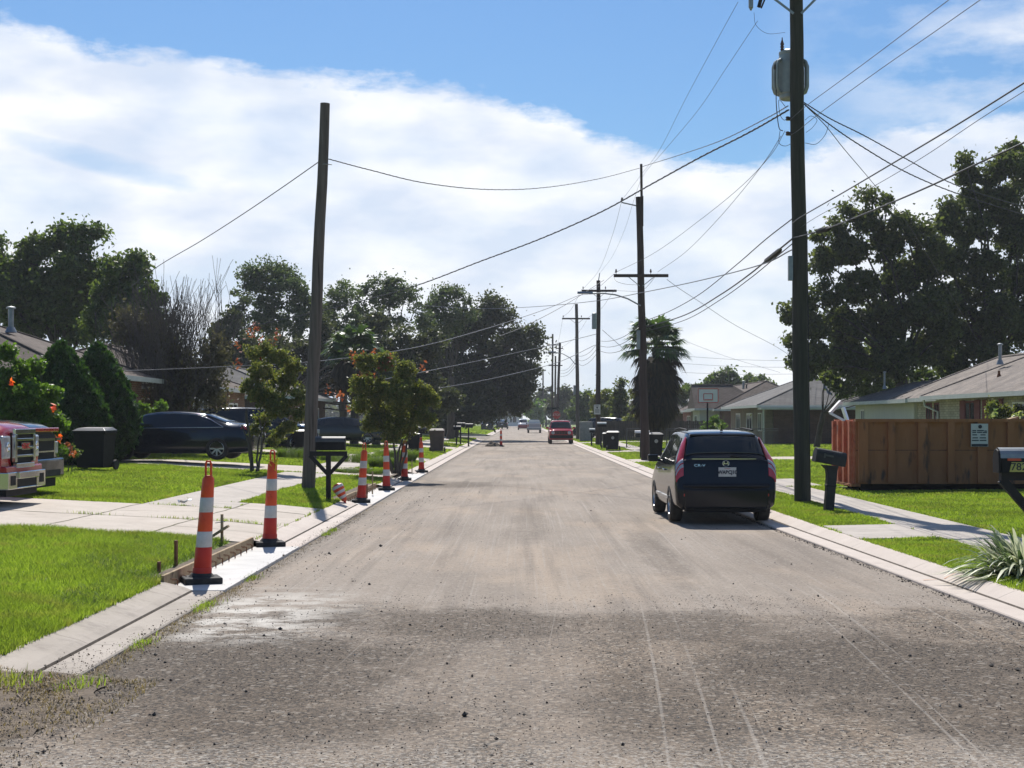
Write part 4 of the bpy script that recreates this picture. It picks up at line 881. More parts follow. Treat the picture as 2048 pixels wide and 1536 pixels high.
b = MB(); q = P(1192, 642, Y3) - p; b.lathe([(.16, -.55), (.17, -.5), (.17, .45), (.15, .5), (.02, .55)], (q.x - .12, -.2, q.z), 14); b.build('transformer_tank', M_['xfmr'], t)
q = P(1194, 819, Y3) - p; b = MB(); b.box((q.x, -.21, q.z), (.44, .02, .66)); nb = b.build('notice_board', M_['platewhite'], t)
for k, (w_, dz) in enumerate(((.22, .24), (.10, .12), (.28, -.02), (.30, -.10), (.26, -.18))): b = MB(); b.box((q.x, -.223, q.z + dz), (w_, .004, .03 if k != 1 else .10)); b.build('printed_line', M_['ink'], nb)
b = MB(); b.tube([P(1197, 561, Y3) - p, P(1199.5, 546, Y3) - p], .03, 8); b.build('top_pin', M_['galv'], t)
Y4 = 129.0
t, p = far_pole(1156, 880, 1153, 608, 'grey brown utility pole with crossarm beside the red SUV', Y4, [(1124, 1180, 637.5, .13)], r=.18, mat='polegrey')
lamp_arm(t, p, Y4, [(1154, 732), (1150, 728), (1140, 716), (1126, 708), (1112, 705)], (1104, 705))
b = MB(); q = P(1149, 780, Y4) - p; b.box((q.x, -.15, q.z), (.2, .2, .8)); b.build('grey_box', M_['galv'], t)
far_pole(1113, 862, 1120, 685, 'dark utility pole leaning right, beyond the cross street', 186.0, [(1112, 1126, 697, .12)], r=.20)
far_pole(1104, 862, 1105.5, 668, 'slim far pole with two crossarms, left of the leaning dark pole', 205.0, [(1094, 1119, 690, .14), (1088, 1122, 706, .12)], r=.16)
far_pole(1110, 858, 1111, 712, 'thin far pole with one wide crossarm low between the two leaning poles', 255.0, [(1097, 1125, 731, .18)], r=.2)
far_pole(1086, 852, 1086, 738, 'farthest pole, short with a crossarm, left of the street end', 330.0, [(1079, 1092, 741, .2)], r=.2)
# ---- wires
GWR = {'a': 'overhead wires strung up the street', 'b': 'service drops to the houses'}
def wire(pts, label, r=.009, mat='wire', group=None, n=10, twist=False):
    """pts: (px, py, distance) samples along a hanging wire; joined by a smooth curve."""
    Q = [P(a, b_, c) for a, b_, c in pts]; out = []
    if len(Q) == 2:
        for i in range(n + 1): out.append(Q[0].lerp(Q[1], i / n))
    else:
        for i in range(len(Q) - 1):
            p0, p1, p2, p3 = Q[max(i - 1, 0)], Q[i], Q[i + 1], Q[min(i + 2, len(Q) - 1)]
            if i == 0: p0 = p1 * 2 - p2
            if i == len(Q) - 2: p3 = p2 * 2 - p1
            for k in range(n):
                u = k / n; out.append(.5 * ((2 * p1) + (p2 - p0) * u + (2 * p0 - 5 * p1 + 4 * p2 - p3) * u * u + (3 * p1 - p0 - 3 * p2 + p3) * u ** 3))
        out.append(Q[-1])
    b = MB(); b.tube(out, r, 6)
    if twist:
        w = []; m = len(out)
        fine = [out[i].lerp(out[i + 1], k / 4) for i in range(m - 1) for k in range(4)] + [out[-1]]
        for i, q in enumerate(fine): a = i * 1.3; w.append(q + Vector((math.cos(a) * r * .9, 0, math.sin(a) * r * .9)))
        b.tube(w, r * .7, 5)
    o = b.build('overhead_wire', M_[mat]); return tag(o, label, 'power line', group)
A_, B_ = GWR['a'], GWR['b']
wire([(1576, 212, 31.6), (1530, 238, 36), (1440, 282, 46), (1350, 313, 56), (1285, 333, 64)], 'twisted service cable from the near pole to the mast of the second pole', .011, group=B_, twist=True)
wire([(1284, 335, 64), (1200, 357, 56), (1090, 375, 48), (975, 379, 43), (850, 366, 39.5), (740, 340, 37), (657, 318, 36)], 'drooping cable from the second pole mast across the street to the bare leaning pole', .011, group=B_, twist=True)
wire([(1577, 220, 31.6), (1500, 264, 33), (1400, 315, 35.5), (1300, 370, 39), (1200, 425, 42), (1080, 478, 45.5), (960, 523, 49), (830, 572, 53), (700, 608, 57), (560, 640, 60), (470, 660, 62)], 'thick twisted service cable crossing the street from the near pole down to the left trees', .017, group=B_, twist=True)
wire([(640, 322, 36), (560, 378, 39), (480, 432, 42), (400, 483, 46), (320, 530, 50), (260, 575, 53)], 'cable from the bare leaning pole down to the left roofs', .012, group=B_)
wire([(1180, 588, 95), (1155, 592, 92), (1100, 615, 86), (1040, 636, 80), (940, 667, 71), (820, 697, 62), (640, 722, 53), (440, 734, 47), (250, 742, 43)], 'bright service cable from the third pole over the street to the left house', .016, 'wiregrey', B_)
wire([(1208, 560, 101), (1130, 610, 92), (1050, 652, 85), (1000, 672, 80)], 'service cable from the third pole top down into the oak', .016, group=B_)
wire([(1193, 668, 101), (1120, 686, 95), (1030, 706, 88), (940, 725, 81), (835, 746, 73), (760, 760, 68)], 'lower bright cable from the third pole toward the left crepe myrtle', .018, 'wiregrey', B_)
wire([(1190, 690, 101), (1120, 723, 93), (1030, 747, 84), (950, 764, 77), (880, 776, 72)], 'lowest bright cable from the third pole crossing in front of the oak', .018, 'wiregrey', B_)
wire([(1583, 500, 31.8), (1520, 530, 36), (1400, 561, 46), (1290, 584, 55), (1190, 602, 66), (1060, 614, 78), (940, 617, 90), (795, 607, 104)], 'nearly level pale cable from the near pole across to the pines', .014, 'wiregrey', B_)
# primaries
wire([(1476, 4, 31.5), (1430, 88, 36.5), (1370, 200, 44), (1319, 300, 54), (1282, 350, 60.5), (1244, 400, 64)], 'left thin high wire from the near crossarm to the side arm of the second pole', .0055, group=A_)
wire([(1515, 42, 31.5), (1450, 140, 37.5), (1395, 222, 44), (1327, 303, 53), (1286, 352, 60), (1268, 400, 66), (1249, 460, 75), (1225, 512, 88), (1200, 546, 101)], 'right thin high wire from the near crossarm past the second pole to the third', .0055, group=A_)
wire([(1243, 404, 64), (1225, 470, 74), (1198, 540, 88), (1167, 577, 101)], 'thin wire from the second pole side arm to the third pole crossarm', .007, group=A_)
wire([(1570, 262, 31.6), (1540, 312, 35), (1480, 375, 41), (1400, 440, 48.5), (1310, 505, 57), (1229, 546, 64)], 'secondary wire from the near pole to the left insulator of the second crossarm', .007, group=A_)
wire([(1562, 272, 31.6), (1535, 315, 34), (1490, 375, 39), (1430, 445, 46), (1370, 505, 54), (1315, 544, 64)], 'secondary wire from the near pole to the right insulator of the second crossarm', .007, group=A_)
wire([(1228, 548, 64), (1214, 560, 76), (1200, 572, 88), (1180, 580, 101)], 'short secondary wire between the second and third crossarms, left', .009, group=A_)
wire([(1315, 548, 64), (1285, 580, 74), (1250, 582, 86), (1225, 580, 101)], 'short secondary wire between the second and third crossarms, right', .009, group=A_)
# telecom bundles
wire([(1584, 438, 31.4), (1530, 480, 35), (1470, 532, 41), (1400, 588, 49), (1340, 622, 57), (1290, 642, 64)], 'upper telephone cable between the near and second poles', .013, group=A_)
wire([(1584, 478, 31.4), (1545, 510, 34), (1500, 548, 38.5), (1440, 590, 46), (1370, 630, 54.5), (1290, 655, 64)], 'thick telephone cable between the near and second poles', .019, group=A_)
wire([(1584, 488, 31.4), (1550, 516, 34), (1500, 557, 38.5), (1440, 600, 46), (1370, 640, 54.5), (1290, 663, 64)], 'lowest telephone cable between the near and second poles', .012, group=A_)
wire([(1585, 446, 31.6), (1605, 432, 30), (1690, 383, 26), (1800, 318, 22.5), (1920, 246, 20), (2048, 166, 18), (2200, 70, 16)], 'thick telephone cable climbing from the near pole to the upper right', .011, group=A_)
wire([(1596, 458, 31.8), (1640, 430, 29), (1720, 388, 26), (1840, 318, 22.5), (1960, 238, 20), (2060, 175, 18.4)], 'thin cable just below the thick one climbing to the upper right', .005, group=A_)
wire([(1586, 476, 31.6), (1610, 470, 30.5), (1660, 455, 28), (1760, 415, 24.5), (1860, 372, 22), (1960, 325, 20), (2048, 285, 18.5), (2160, 225, 17)], 'lower thick telephone cable with a splice case running to the right edge', .013, group=A_)
wire([(1582, 270, 31.5), (1600, 258, 30.5), (1640, 226, 28.5), (1760, 139, 24.5), (1860, 70, 22), (1960, 0, 20), (2060, -70, 18.4)], 'lower of two bare wires rising from the near pole to the top right corner', .006, group=A_)
wire([(1580, 240, 31.5), (1600, 222, 30.5), (1620, 206, 29.5), (1720, 133, 25.6), (1820, 58, 22.5), (1900, -2, 20.8), (2000, -75, 19)], 'upper of two bare wires rising from the near pole to the top edge', .006, group=A_)
wire([(1608, 205, 31.8), (1660, 237, 32), (1730, 272, 32.5), (1820, 322, 33.5), (1900, 365, 35), (2000, 400, 37), (2120, 432, 40)], 'upper twisted service cable from the near pole toward the right hand houses', .011, group=B_, twist=True)
wire([(1608, 208, 31.8), (1650, 242, 32), (1710, 284, 32.5), (1800, 338, 33.5), (1890, 378, 35), (2000, 415, 37), (2120, 450, 40)], 'lower twisted service cable from the near pole toward the right hand houses', .012, group=B_, twist=True)
wire([(1610, 210, 31.8), (1650, 250, 34), (1690, 300, 38), (1745, 365, 45), (1830, 470, 54), (1960, 690, 68)], 'single service cable from the near pole down to the near right roof', .010, group=B_)
wire([(1334, 559, 64), (1360, 578, 68), (1400, 604, 74), (1470, 650, 84), (1555, 695, 94), (1622, 740, 100)], 'service cable from the second pole down to the garage roof', .011, group=B_)
wire([(1205, 660, 101), (1250, 700, 108), (1300, 745, 118), (1360, 790, 130)], 'service cable from the third pole down behind the palm', .016, group=B_)
wire([(1345, 672, 150), (1450, 712, 160), (1560, 745, 172)], 'thin far cable above the far right trees', .014, 'wiregrey', B_)
for i, (ya, yb, nm) in enumerate(((712, 722, 'top'), (727, 735, 'middle'), (745, 748, 'bottom'))): wire([(1365, ya, 300), (1470, (ya + yb) / 2 + 2, 300), (1600, yb, 300)], 'faint distant wire over the right hand roofs, %s of three' % nm, .03, 'wiregrey', A_)
# loops about the near pole top and between far poles
wire([(1552, 180, 31.7), (1553, 215, 31.6), (1558, 255, 31.6), (1566, 262, 31.6)], 'black lead hanging from the transformer to the spool insulators', .010, group=None)
wire([(1572, 215, 31.5), (1558, 200, 31.5), (1560, 228, 31.5), (1568, 240, 31.5), (1578, 236, 31.5)], 'small wire loop left of the near pole below the transformer', .006)
wire([(1560, 262, 31.5), (1558, 285, 31.5), (1570, 292, 31.5), (1585, 286, 31.5)], 'small drooping jumper left of the near pole', .006)
wire([(1610, 286, 31.5), (1632, 288, 31.5), (1650, 270, 31.5), (1658, 247, 31.5)], 'small drooping jumper right of the near pole', .006)
wire([(1612, 265, 31.5), (1625, 255, 31.5), (1634, 240, 31.5), (1622, 232, 31.5), (1610, 240, 31.5)], 'tangled jumper loop right of the near pole', .005)
wire([(1570, 65, 31.9), (1535, 67, 31.7), (1512, 50, 31.5), (1508, 25, 31.5)], 'thin lead from the transformer bushing to the fuse', .004)
wire([(1276, 570, 64), (1250, 568, 63), (1232, 562, 63), (1228, 552, 64)], 'loose jumper under the second crossarm', .007)
names = [(Y3, Y4, 1163, 582, 1126, 637, 'left primary'), (Y3, Y4, 1230, 582, 1178, 637, 'right primary'), (Y4, 186, 1126, 637, 1112, 697, 'left primary'), (Y4, 186, 1178, 637, 1125, 697, 'right primary')]
for i, (ya, yb, a, b_, c, d, nm) in enumerate(names):
    wire([(a, b_ - 3, ya), ((a * .45 + c * .55), (b_ * .45 + d * .55) + 6, (ya + yb) / 2), (c, d - 3, yb)], '%s wire from the %s pole to the next one up the street' % (nm, 'third' if ya < 110 else 'fourth'), .009, group=A_)
for i, (dy, nm) in enumerate(((0, 'upper'), (12, 'middle'), (24, 'lower'))):
    wire([(1290, 640 + dy, 64), (1250, 672 + dy * 1.05, 78), (1220, 682 + dy, 90), (1197, 682 + dy * .8, 101)], '%s telephone cable between the second and third poles' % nm, .014, group=A_)
    wire([(1197, 684 + dy * .8, 101), (1180, 704 + dy * .8, 112), (1165, 712 + dy * .8, 122), (1155, 712 + dy * .6, 129)], '%s telephone cable between the third and fourth poles' % nm, .014, group=A_)
    wire([(1155, 714 + dy * .6, 129), (1135, 738 + dy * .5, 155), (1118, 742 + dy * .5, 186)], '%s telephone cable between the fourth and fifth poles' % nm, .016, group=A_)
# splice cases on the telephone cables
def splice(a, b_, Ya, Yb, label, r=.06):
    m = MB(); p0, p1 = P(a[0], a[1], Ya), P(b_[0], b_[1], Yb); d = p1 - p0; m.tube([p0, p0 + d * .1, p0 + d * .9, p1], [r * .4, r, r, r * .4], 10); tag(m.build('splice_case', M_['black']), label, 'cable splice')
splice((1530, 524), (1562, 499), 36.0, 33.2, 'black splice case on the cable left of the near pole'); splice((1634, 463), (1660, 456), 29.2, 28.2, 'black splice case on the cable right of the near pole', .05)

# ---- basketball hoops
def hoop(px, Y, zt_, label, w=1.1, h=.75):
    t = thing('basketball_hoop', label, 'basketball hoop', onland(px, Y)); b = MB(); b.tube([(0, 0, -.1), (0, 0, zt_ - h * .5)], .05, 10); b.tube([(0, 0, zt_ - h), (0, -.25, zt_ - h * .6)], .035, 8); b.build('pole', M_['blackmetal'], t)
    b = MB(); b.box((0, -.28, zt_ - h / 2), (w, .03, h)); bb = b.build('backboard', M_['white'], t)
    b = MB(); 
    for (x0, z0, x1, z1) in ((-w / 2, 0, w / 2, 0), (-w / 2, -h, w / 2, -h), (-w / 2, 0, -w / 2, -h), (w / 2, 0, w / 2, -h), (-.25, -.27, .25, -.27), (-.25, -.27, -.25, -.62), (.25, -.27, .25, -.62), (-.25, -.62, .25, -.62)): b.beam((x0, -.30, zt_ + z0), (x1, -.30, zt_ + z1), .035, .012, up=(0, 1, 0))
    b.build('red_frame', M_['orangedeep'], bb)
    b = MB(); b.tube([(.22 * math.cos(a), -.52 + .22 * math.sin(a), zt_ - h * .8) for a in np.linspace(0, 2 * math.pi, 17)], .012, 6, cap=False); b.build('rim', M_['orange'], t)
hoop(1415, 84, 3.35, 'basketball hoop with white backboard and red frame in the right yard behind the SUV')
hoop(522, 62, 2.95, 'basketball hoop half hidden behind the left crepe myrtle', w=.55, h=.5)
# ---- stop sign at the corner
p = onland(1113, 134); t = thing('stop_sign', 'red octagonal stop sign at the far corner above the red SUV', 'stop sign', p)
b = MB(); b.tube([(0, 0, -.1), (0, 0, 2.6)], .03, 8); b.build('post', M_['galv'], t)
b = MB(); b.prism([(.37 * math.cos(R(22.5 + 45 * i)), .37 * math.sin(R(22.5 + 45 * i))) for i in range(8)], (0, -.04, 2.15), (1, 0, 0), (0, 0, 1), (0, .01, 0)); so = b.build('sign_plate', M_['redlens'], t)
text_mesh('STOP', .27, M_['platewhite'], so, (0, -.052, 2.15), (R(90), 0, 0))
b = MB(); b.box((-.35, 0, 2.72), (1.1, .02, .2)); b.build('street_name_blade', M_['p_navy'], t)
# ---- lantern post
p = onland(1339, 96); t = thing('lantern_post', 'slim black lantern post with pale glass in front of the far right house', 'lamp post', p)
b = MB(); b.tube([(0, 0, 0), (0, 0, 1.55)], .035, 8); b.build('post', M_['blackmetal'], t); b = MB(); b.lathe([(.05, 0), (.10, .22), (.12, .24), (.02, .34)], (0, 0, 1.55), 8); b.build('lamp_glass', M_['white'], t)
# ---- utility cabinet near the red SUV
for px, Y, wd, h, mt, lb in ((1172, 118, 1.0, 1.5, 'p_green', 'grey green cabinet standing right of the red SUV behind the pole'), ):
    p = onland(px, Y); m = MB(); m.b2((-wd / 2, -.3, 0), (wd / 2, .3, h)); m.b2((-wd / 2 - .03, -.33, h), (wd / 2 + .03, .33, h + .05)); o = m.build('utility_cabinet', M_['galv'], loc=p, bevel=.01); tag(o, lb, 'utility cabinet')

# ---- roll-off dumpster
orn = pmat('dumpster_orange', (.32, .122, .046), (.40, .16, .064), 3, .75, c3=(.10, .055, .036), s3=5, t3=.57, w3=.12, stretch=(1, 1, .3), bump=.3)
dz = .28; D0 = Vector((7.9, 35.3, zt(9, 36))); t = thing('dumpster', 'rust stained orange roll-off dumpster with a white notice on the right lawn', 'dumpster', D0); LX_, LY_, HZ = 7.2, 2.25, 1.90 - D0.z
b = MB(); th = .04
b.b2((0, 0, .16), (LX_, th, HZ)); b.b2((0, LY_ - th, .16), (LX_, LY_, HZ)); b.b2((LX_ - th, th, .16), (LX_, LY_ - th, HZ)); b.b2((th, th, .16), (LX_ - th, LY_ - th, .20)); b.build('box_walls', orn, t)
b = MB()
for i in range(11):
    x = .05 + i * .70; b.b2((x, -.09, .20), (x + (.16 if i % 2 else .22), -.001, HZ - .07))
b.build('side_ribs', orn, t)
b = MB(); b.b2((-.03, -.11, HZ - .068), (LX_ + .02, .02, HZ + .002)); b.b2((-.03, LY_ - .02, HZ - .068), (LX_, LY_ + .06, HZ)); b.build('top_rail', orn, t)
b = MB(); b.b2((-.05, .02, .14), (-.002, LY_ - .02, HZ - .02))
for i in range(4): b.b2((-.13, .10 + i * .62, .18), (-.051, .24 + i * .62, HZ - .05))
b.build('end_gate', pmat('gate_red_orange', (.42, .10, .05), (.55, .2, .1), 4, .7, c3=(.08, .04, .03), s3=3), t)
b = MB(); b.b2((-.12, -.06, .10), (.10, LY_ + .05, .16)); b.b2((-.2, .3, .10), (.0, .36, .13)); b.build('bottom_rail', orn, t)
b = MB(); b.b2((.2, .4, -.02), (LX_, .52, .16)); b.b2((.2, 1.7, -.02), (LX_, 1.82, .16)); b.build('skids', M_['black'], t)
b = MB(); b.b2((0, -.004, .94), (LX_, -.0015 + .002, .965)); b.build('weld_seam', M_['rust'], t)
sx = (1959 - VX) / F * 35.2 - D0.x; b = MB(); b.box((sx, -.10, HZ - .38), (.40, .015, .54)); nb = b.build('notice_sheet', M_['platewhite'], t)
b = MB(); b.lathe([(.045, 0), (.045, .006)], (sx + .01, -.115, HZ - .18), 16, rot=Matrix.Rotation(R(90), 3, 'X')); b.build('round_logo', M_['ink'], nb)
for (x0, x1, dz_) in ((-.17, -.08, -.27), (-.06, .10, -.27), (.11, .17, -.28), (-.17, -.08, -.31), (-.06, .06, -.31), (.07, .17, -.315), (-.17, -.06, -.37), (.02, .14, -.37), (-.17, -.04, -.44), (.0, .15, -.44), (-.18, -.02, -.50), (.0, .16, -.50)):
    m = MB(); m.b2((sx + x0, -.1105, HZ + dz_ - .015), (sx + x1, -.1085, HZ + dz_ + .010)); m.build('printed_line', M_['ink'], nb)
b = MB(); b.b2((sx - .19, -.1105, HZ - .645), (sx + .19, -.1085, HZ - .585)); b.build('dark_band', M_['ink'], nb)
o = MB(); p0, p1, p2 = P(1681, 803, 36.6), P(1660, 826, 36.4), P(1690, 842, 36.2); o.beam(p0, p1, .07, .07); o.beam(p1, p2, .05, .05); tag(o.build('bent_gutter_scrap', M_['white']), 'bent white metal scrap poking out over the dumpster gate', 'metal scrap')
o = MB(); o.beam(P(1686, 815, 36.9), P(1696, 846, 36.8), .09, .07); tag(o.build('metal_scrap', M_['chrome']), 'shiny upright metal strip in the dumpster beside the bent scrap', 'metal scrap')
rr = random.Random(8); o = MB()
for i in range(24):
    c = (D0.x + rr.uniform(3.6, 6.8), D0.y + rr.uniform(.4, 1.6), HZ + D0.z - .1 + rr.uniform(-.05, .10)); o.box(c, (rr.uniform(.2, .7), rr.uniform(.05, .3), rr.uniform(.02, .08)), 0, Matrix.Rotation(rr.uniform(-.4, .4), 3, 'Y') @ Matrix.Rotation(rr.uniform(0, 3), 3, 'Z'))
tag(o.build('rubbish_pile', M_['lumber']), 'pale broken boards heaped in the dumpster near its right end', 'rubbish', None, 'stuff')

# ---- chain link fence along the right yards
fm, nt, N, L, bs = new_mat('chain_link'); bs.inputs['Base Color'].default_value = (.06, .06, .06, 1); bs.inputs['Metallic'].default_value = .5; bs.inputs['Roughness'].default_value = .5
def fence(x0, x1, Y, label, h=1.15):
    t = thing('chain_link_fence', label, 'fence', (x0, Y, zt(x0, Y))); L_ = x1 - x0
    b = MB(); b.tube([(0, 0, h), (L_, 0, h)], .024, 6); b.tube([(0, 0, h * .92), (L_, 0, h * .90)], .012, 5); b.build('top_rail', M_['wiregrey'], t)
    b = MB(); s = .16
    k = int((L_ + h) / s)
    for i in range(k):
        xa = i * s; 
        a0, b0 = max(0, xa - h), min(L_, xa)
        if b0 > a0: b.beam((a0, 0, xa - a0), (b0, 0, xa - b0), .012, .012, up=(0, 1, 0)); b.beam((a0, .01, h - (xa - a0)), (b0, .01, h - (xa - b0)), .012, .012, up=(0, 1, 0))
    b.build('mesh', fm, t)
    for i in range(int(L_ / 2.4) + 1): b = MB(); b.tube([(i * 2.4, 0, -.1), (i * 2.4, 0, h + .05)], .035, 8); b.build('post', M_['wiregrey'], t)
fence(6.4, 15.5, 90, 'chain link fence across the right yards behind the bins and SUV')
# ================================================================== VEHICLES (local: +Y forward, X to the vehicle's right, origin on the ground)
def _w(T, n):
    i = np.clip(np.floor(T).astype(int), 0, n - 2); f = T - i; a = .55
    cr = np.stack([-.5 * f + f * f - .5 * f ** 3, 1 - 2.5 * f * f + 1.5 * f ** 3, .5 * f + 2 * f * f - 1.5 * f ** 3, -.5 * f * f + .5 * f ** 3], -1)
    ln = np.stack([0 * f, 1 - f, f, 0 * f], -1); w = a * cr + (1 - a) * ln
    idx = np.stack([np.clip(i - 1, 0, n - 1), i, np.clip(i + 1, 0, n - 1), np.clip(i + 2, 0, n - 1)], -1); return idx, w
class Body:
    def __init__(s, st):
        C = []
        for (y, zb, wb, wm, zm, wbelt, zbelt, wr, zr) in st:
            C.append([(0, y, zb), (wb, y, zb), (wm - .03, y, zb + .13 * (zm - zb) + .04), (wm, y, zm), (wbelt, y, zbelt), (wr, y, zr - .07), (wr * .72, y, zr - .012), (0, y, zr)])
        s.C = np.array(C, float); s.n = len(st)
    def S(s, T, J):
        T = np.asarray(T, float); J = np.asarray(J, float); T, J = np.broadcast_arrays(T, J)
        it, wt = _w(T, s.n); ij, wj = _w(J, 8); out = np.zeros(T.shape + (3,))
        for a in range(4):
            for b in range(4): out += (wt[..., a] * wj[..., b])[..., None] * s.C[it[..., a], ij[..., b]]
        out[..., 0] = np.maximum(out[..., 0], 0); return out
    def mesh(s, name, mats, parent, sub=6, js=5, arches=None):
        T = np.linspace(0, s.n - 1, (s.n - 1) * sub + 1); J = np.linspace(0, 7, 7 * js + 1)
        G = s.S(T[:, None], J[None, :]); nj = len(J); L_ = G[:, ::-1].copy(); L_[..., 0] *= -1; ring = np.concatenate([G, L_[:, 1:-1]], 1); k = ring.shape[1]
        V = ring.reshape(-1, 3); m = MB(); fs = []
        for i in range(len(T) - 1):
            for j in range(k): fs.append((i * k + j, (i + 1) * k + j, (i + 1) * k + (j + 1) % k, i * k + (j + 1) % k))
        m.add(V, fs, 0, True); m.add(V[:k], [tuple(range(k))]); m.add(V[-k:], [tuple(range(k))[::-1]])
        o = m.build(name, mats, parent)
        if arches:
            track, ys, Rw = arches; c = MB(); rot = Matrix.Rotation(R(90), 3, 'Y')
            for y in ys:
                for sx in (-1, 1): c.lathe([(Rw, -.19), (Rw, .30)], (sx * (track - .10), y, Rw - .045), 32, rot=rot) if sx > 0 else c.lathe([(Rw, -.30), (Rw, .19)], (sx * (track - .10), y, Rw - .045), 32, rot=rot)
            co = c.build('cutter', M_['black']); o.data.materials.append(M_['black'])
            for p in co.data.polygons: p.material_index = 0
            bo = o.modifiers.new('b', 'BOOLEAN'); bo.operation = 'DIFFERENCE'; bo.object = co; bo.solver = 'EXACT'; bo.material_mode = 'TRANSFER'
            dg = bpy.context.evaluated_depsgraph_get(); dg.update(); me = bpy.data.meshes.new_from_object(o.evaluated_get(dg)); o.modifiers.clear(); me.name = name; o.data = me; bpy.data.objects.remove(co)
        return o
    def patch(s, name, mat, parent, c, off=.006, side=1, n=8, sm=True):
        """c = (t, j) corners: rear-low, front-low, front-high, rear-high"""
        u = np.linspace(0, 1, n + 1)[:, None]; v = np.linspace(0, 1, n + 1)[None, :]; c = np.array(c, float)
        Q = ((1 - u) * (1 - v))[..., None] * c[0] + (u * (1 - v))[..., None] * c[1] + (u * v)[..., None] * c[2] + ((1 - u) * v)[..., None] * c[3]
        e = .02; p = s.S(Q[..., 0], Q[..., 1]); du = s.S(np.minimum(Q[..., 0] + e, s.n - 1), Q[..., 1]) - s.S(np.maximum(Q[..., 0] - e, 0), Q[..., 1]); dv = s.S(Q[..., 0], np.minimum(Q[..., 1] + e, 7)) - s.S(Q[..., 0], Q[..., 1] - e)
        nn = np.cross(du, dv); nn /= np.maximum(np.linalg.norm(nn, axis=-1, keepdims=True), 1e-9)
        mid = nn[n // 2, n // 2]; pm = p[n // 2, n // 2] - np.array([0, s.C[:, 0, 1].mean(), .8])
        if np.dot(mid, pm * np.array([1, .3, 1])) < 0: nn = -nn
        k = n + 1; F0 = [(i * k + j, (i + 1) * k + j, (i + 1) * k + j + 1, i * k + j + 1) for i in range(n) for j in range(n)]
        outer = (p + nn * off).reshape(-1, 3); inner = (p - nn * .004).reshape(-1, 3); outer[:, 0] *= side; inner[:, 0] *= side
        V = np.concatenate([outer, inner]); base = k * k; m = MB(); 
        border = [(i, 0) for i in range(n)] + [(n, j) for j in range(n)] + [(i, n) for i in range(n, 0, -1)] + [(0, j) for j in range(n, 0, -1)]
        bi = [i * k + j for i, j in border]
        m.add(V, F0, 0, sm); m.add(V, [(bi[q], bi[(q + 1) % len(bi)], base + bi[(q + 1) % len(bi)], base + bi[q]) for q in range(len(bi))])
        return m.build(name, mat, parent)
    def glass(s, name, mat, parent, t0, t1, jl, off=.006, jl1=None):
        """panel across the whole width, t0 (low edge) to t1, reaching down to row jl at each side"""
        n = 10; m_ = 16; U = np.linspace(0, 1, n + 1)[:, None]; Wd = np.linspace(-1, 1, m_ + 1)[None, :]; jl1 = jl if jl1 is None else jl1
        J = 7 - np.abs(Wd) * (7 - (jl + (jl1 - jl) * U)); T = t0 + (t1 - t0) * U + 0 * Wd; p = s.S(T, J); p[..., 0] *= np.sign(Wd)[...] + (Wd == 0)
        du = np.gradient(p, axis=0); dv = np.gradient(p, axis=1); nn = np.cross(du, dv); nn /= np.maximum(np.linalg.norm(nn, axis=-1, keepdims=True), 1e-9)
        if nn[..., 2].mean() < 0: nn = -nn
        k = m_ + 1; V = (p + nn * off).reshape(-1, 3); Fc = [(i * k + j, (i + 1) * k + j, (i + 1) * k + j + 1, i * k + j + 1) for i in range(n) for j in range(m_)]
        m = MB(); m.add(V, Fc, 0, True); o = m.build(name, mat, parent); so = o.modifiers.new('s', 'SOLIDIFY'); so.thickness = .008; so.offset = -1 if nn[..., 2].mean() > 0 else 1; return o
_wc = {}
def wheels(t, R_, wid, track, ys, rimmat='alum', spokes=7, inset=0):
    key = (R_, wid, spokes, rimmat)
    if key not in _wc:
        rot = Matrix.Rotation(R(90), 3, 'Y'); h = wid / 2
        m = MB(); m.lathe([(R_ * .66, -h), (R_ * .9, -h), (R_ * .98, -h * .8), (R_, -h * .4), (R_, h * .4), (R_ * .98, h * .8), (R_ * .9, h), (R_ * .66, h), (R_ * .64, h * .5), (R_ * .64, -h)], n=28, rot=rot); a = m.build('tyre', M_['rubber'])
        m = MB(); ri = R_ * .655
        m.lathe([(ri, -h * .6), (ri, h * .86), (ri * .94, h * .9), (ri * .90, h * .6), (ri * .88, 0)], n=28, rot=rot); m.lathe([(0.001, h * .72), (ri * .22, h * .72), (ri * .25, h * .5)], n=14, rot=rot)
        for i in range(spokes):
            an = 2 * math.pi * i / spokes; m.beam((h * .60, 0, 0), (h * .66, ri * .92 * math.cos(an), ri * .92 * math.sin(an)), ri * .20, .03, up=(1, 0, 0))
        b_ = m.build('rim', M_[rimmat]); 
        m = MB(); m.lathe([(ri * .9, 0), (ri * .9, h * .25), (.01, h * .25)], n=24, rot=rot); c = m.build('brake_disc', M_['blackmetal']); _wc[key] = (a.data, b_.data, c.data)
        for o in (a, b_, c): bpy.data.objects.remove(o)
    A, B, C_ = _wc[key]
    for y in ys:
        for s in (-1, 1):
            w = bpy.data.objects.new('wheel', A); COL.objects.link(w); w.parent = t; w.location = (s * (track - wid / 2), y, R_); w.rotation_euler = (0, 0, 0 if s > 0 else math.pi)
            for nm, d in (('rim', B), ('brake_disc', C_)): q = bpy.data.objects.new(nm, d); COL.objects.link(q); q.parent = w
def mirror(t, s, x, y, z, mat, sz=(.10, .10, .14)):
    b = MB(); b.box((s * (x + .13), y, z), (.20, sz[1], sz[2])); b.box((s * (x + .02), y, z - .04), (.10, .05, .05)); o = b.build('mirror', mat, t, bevel=.03); return o
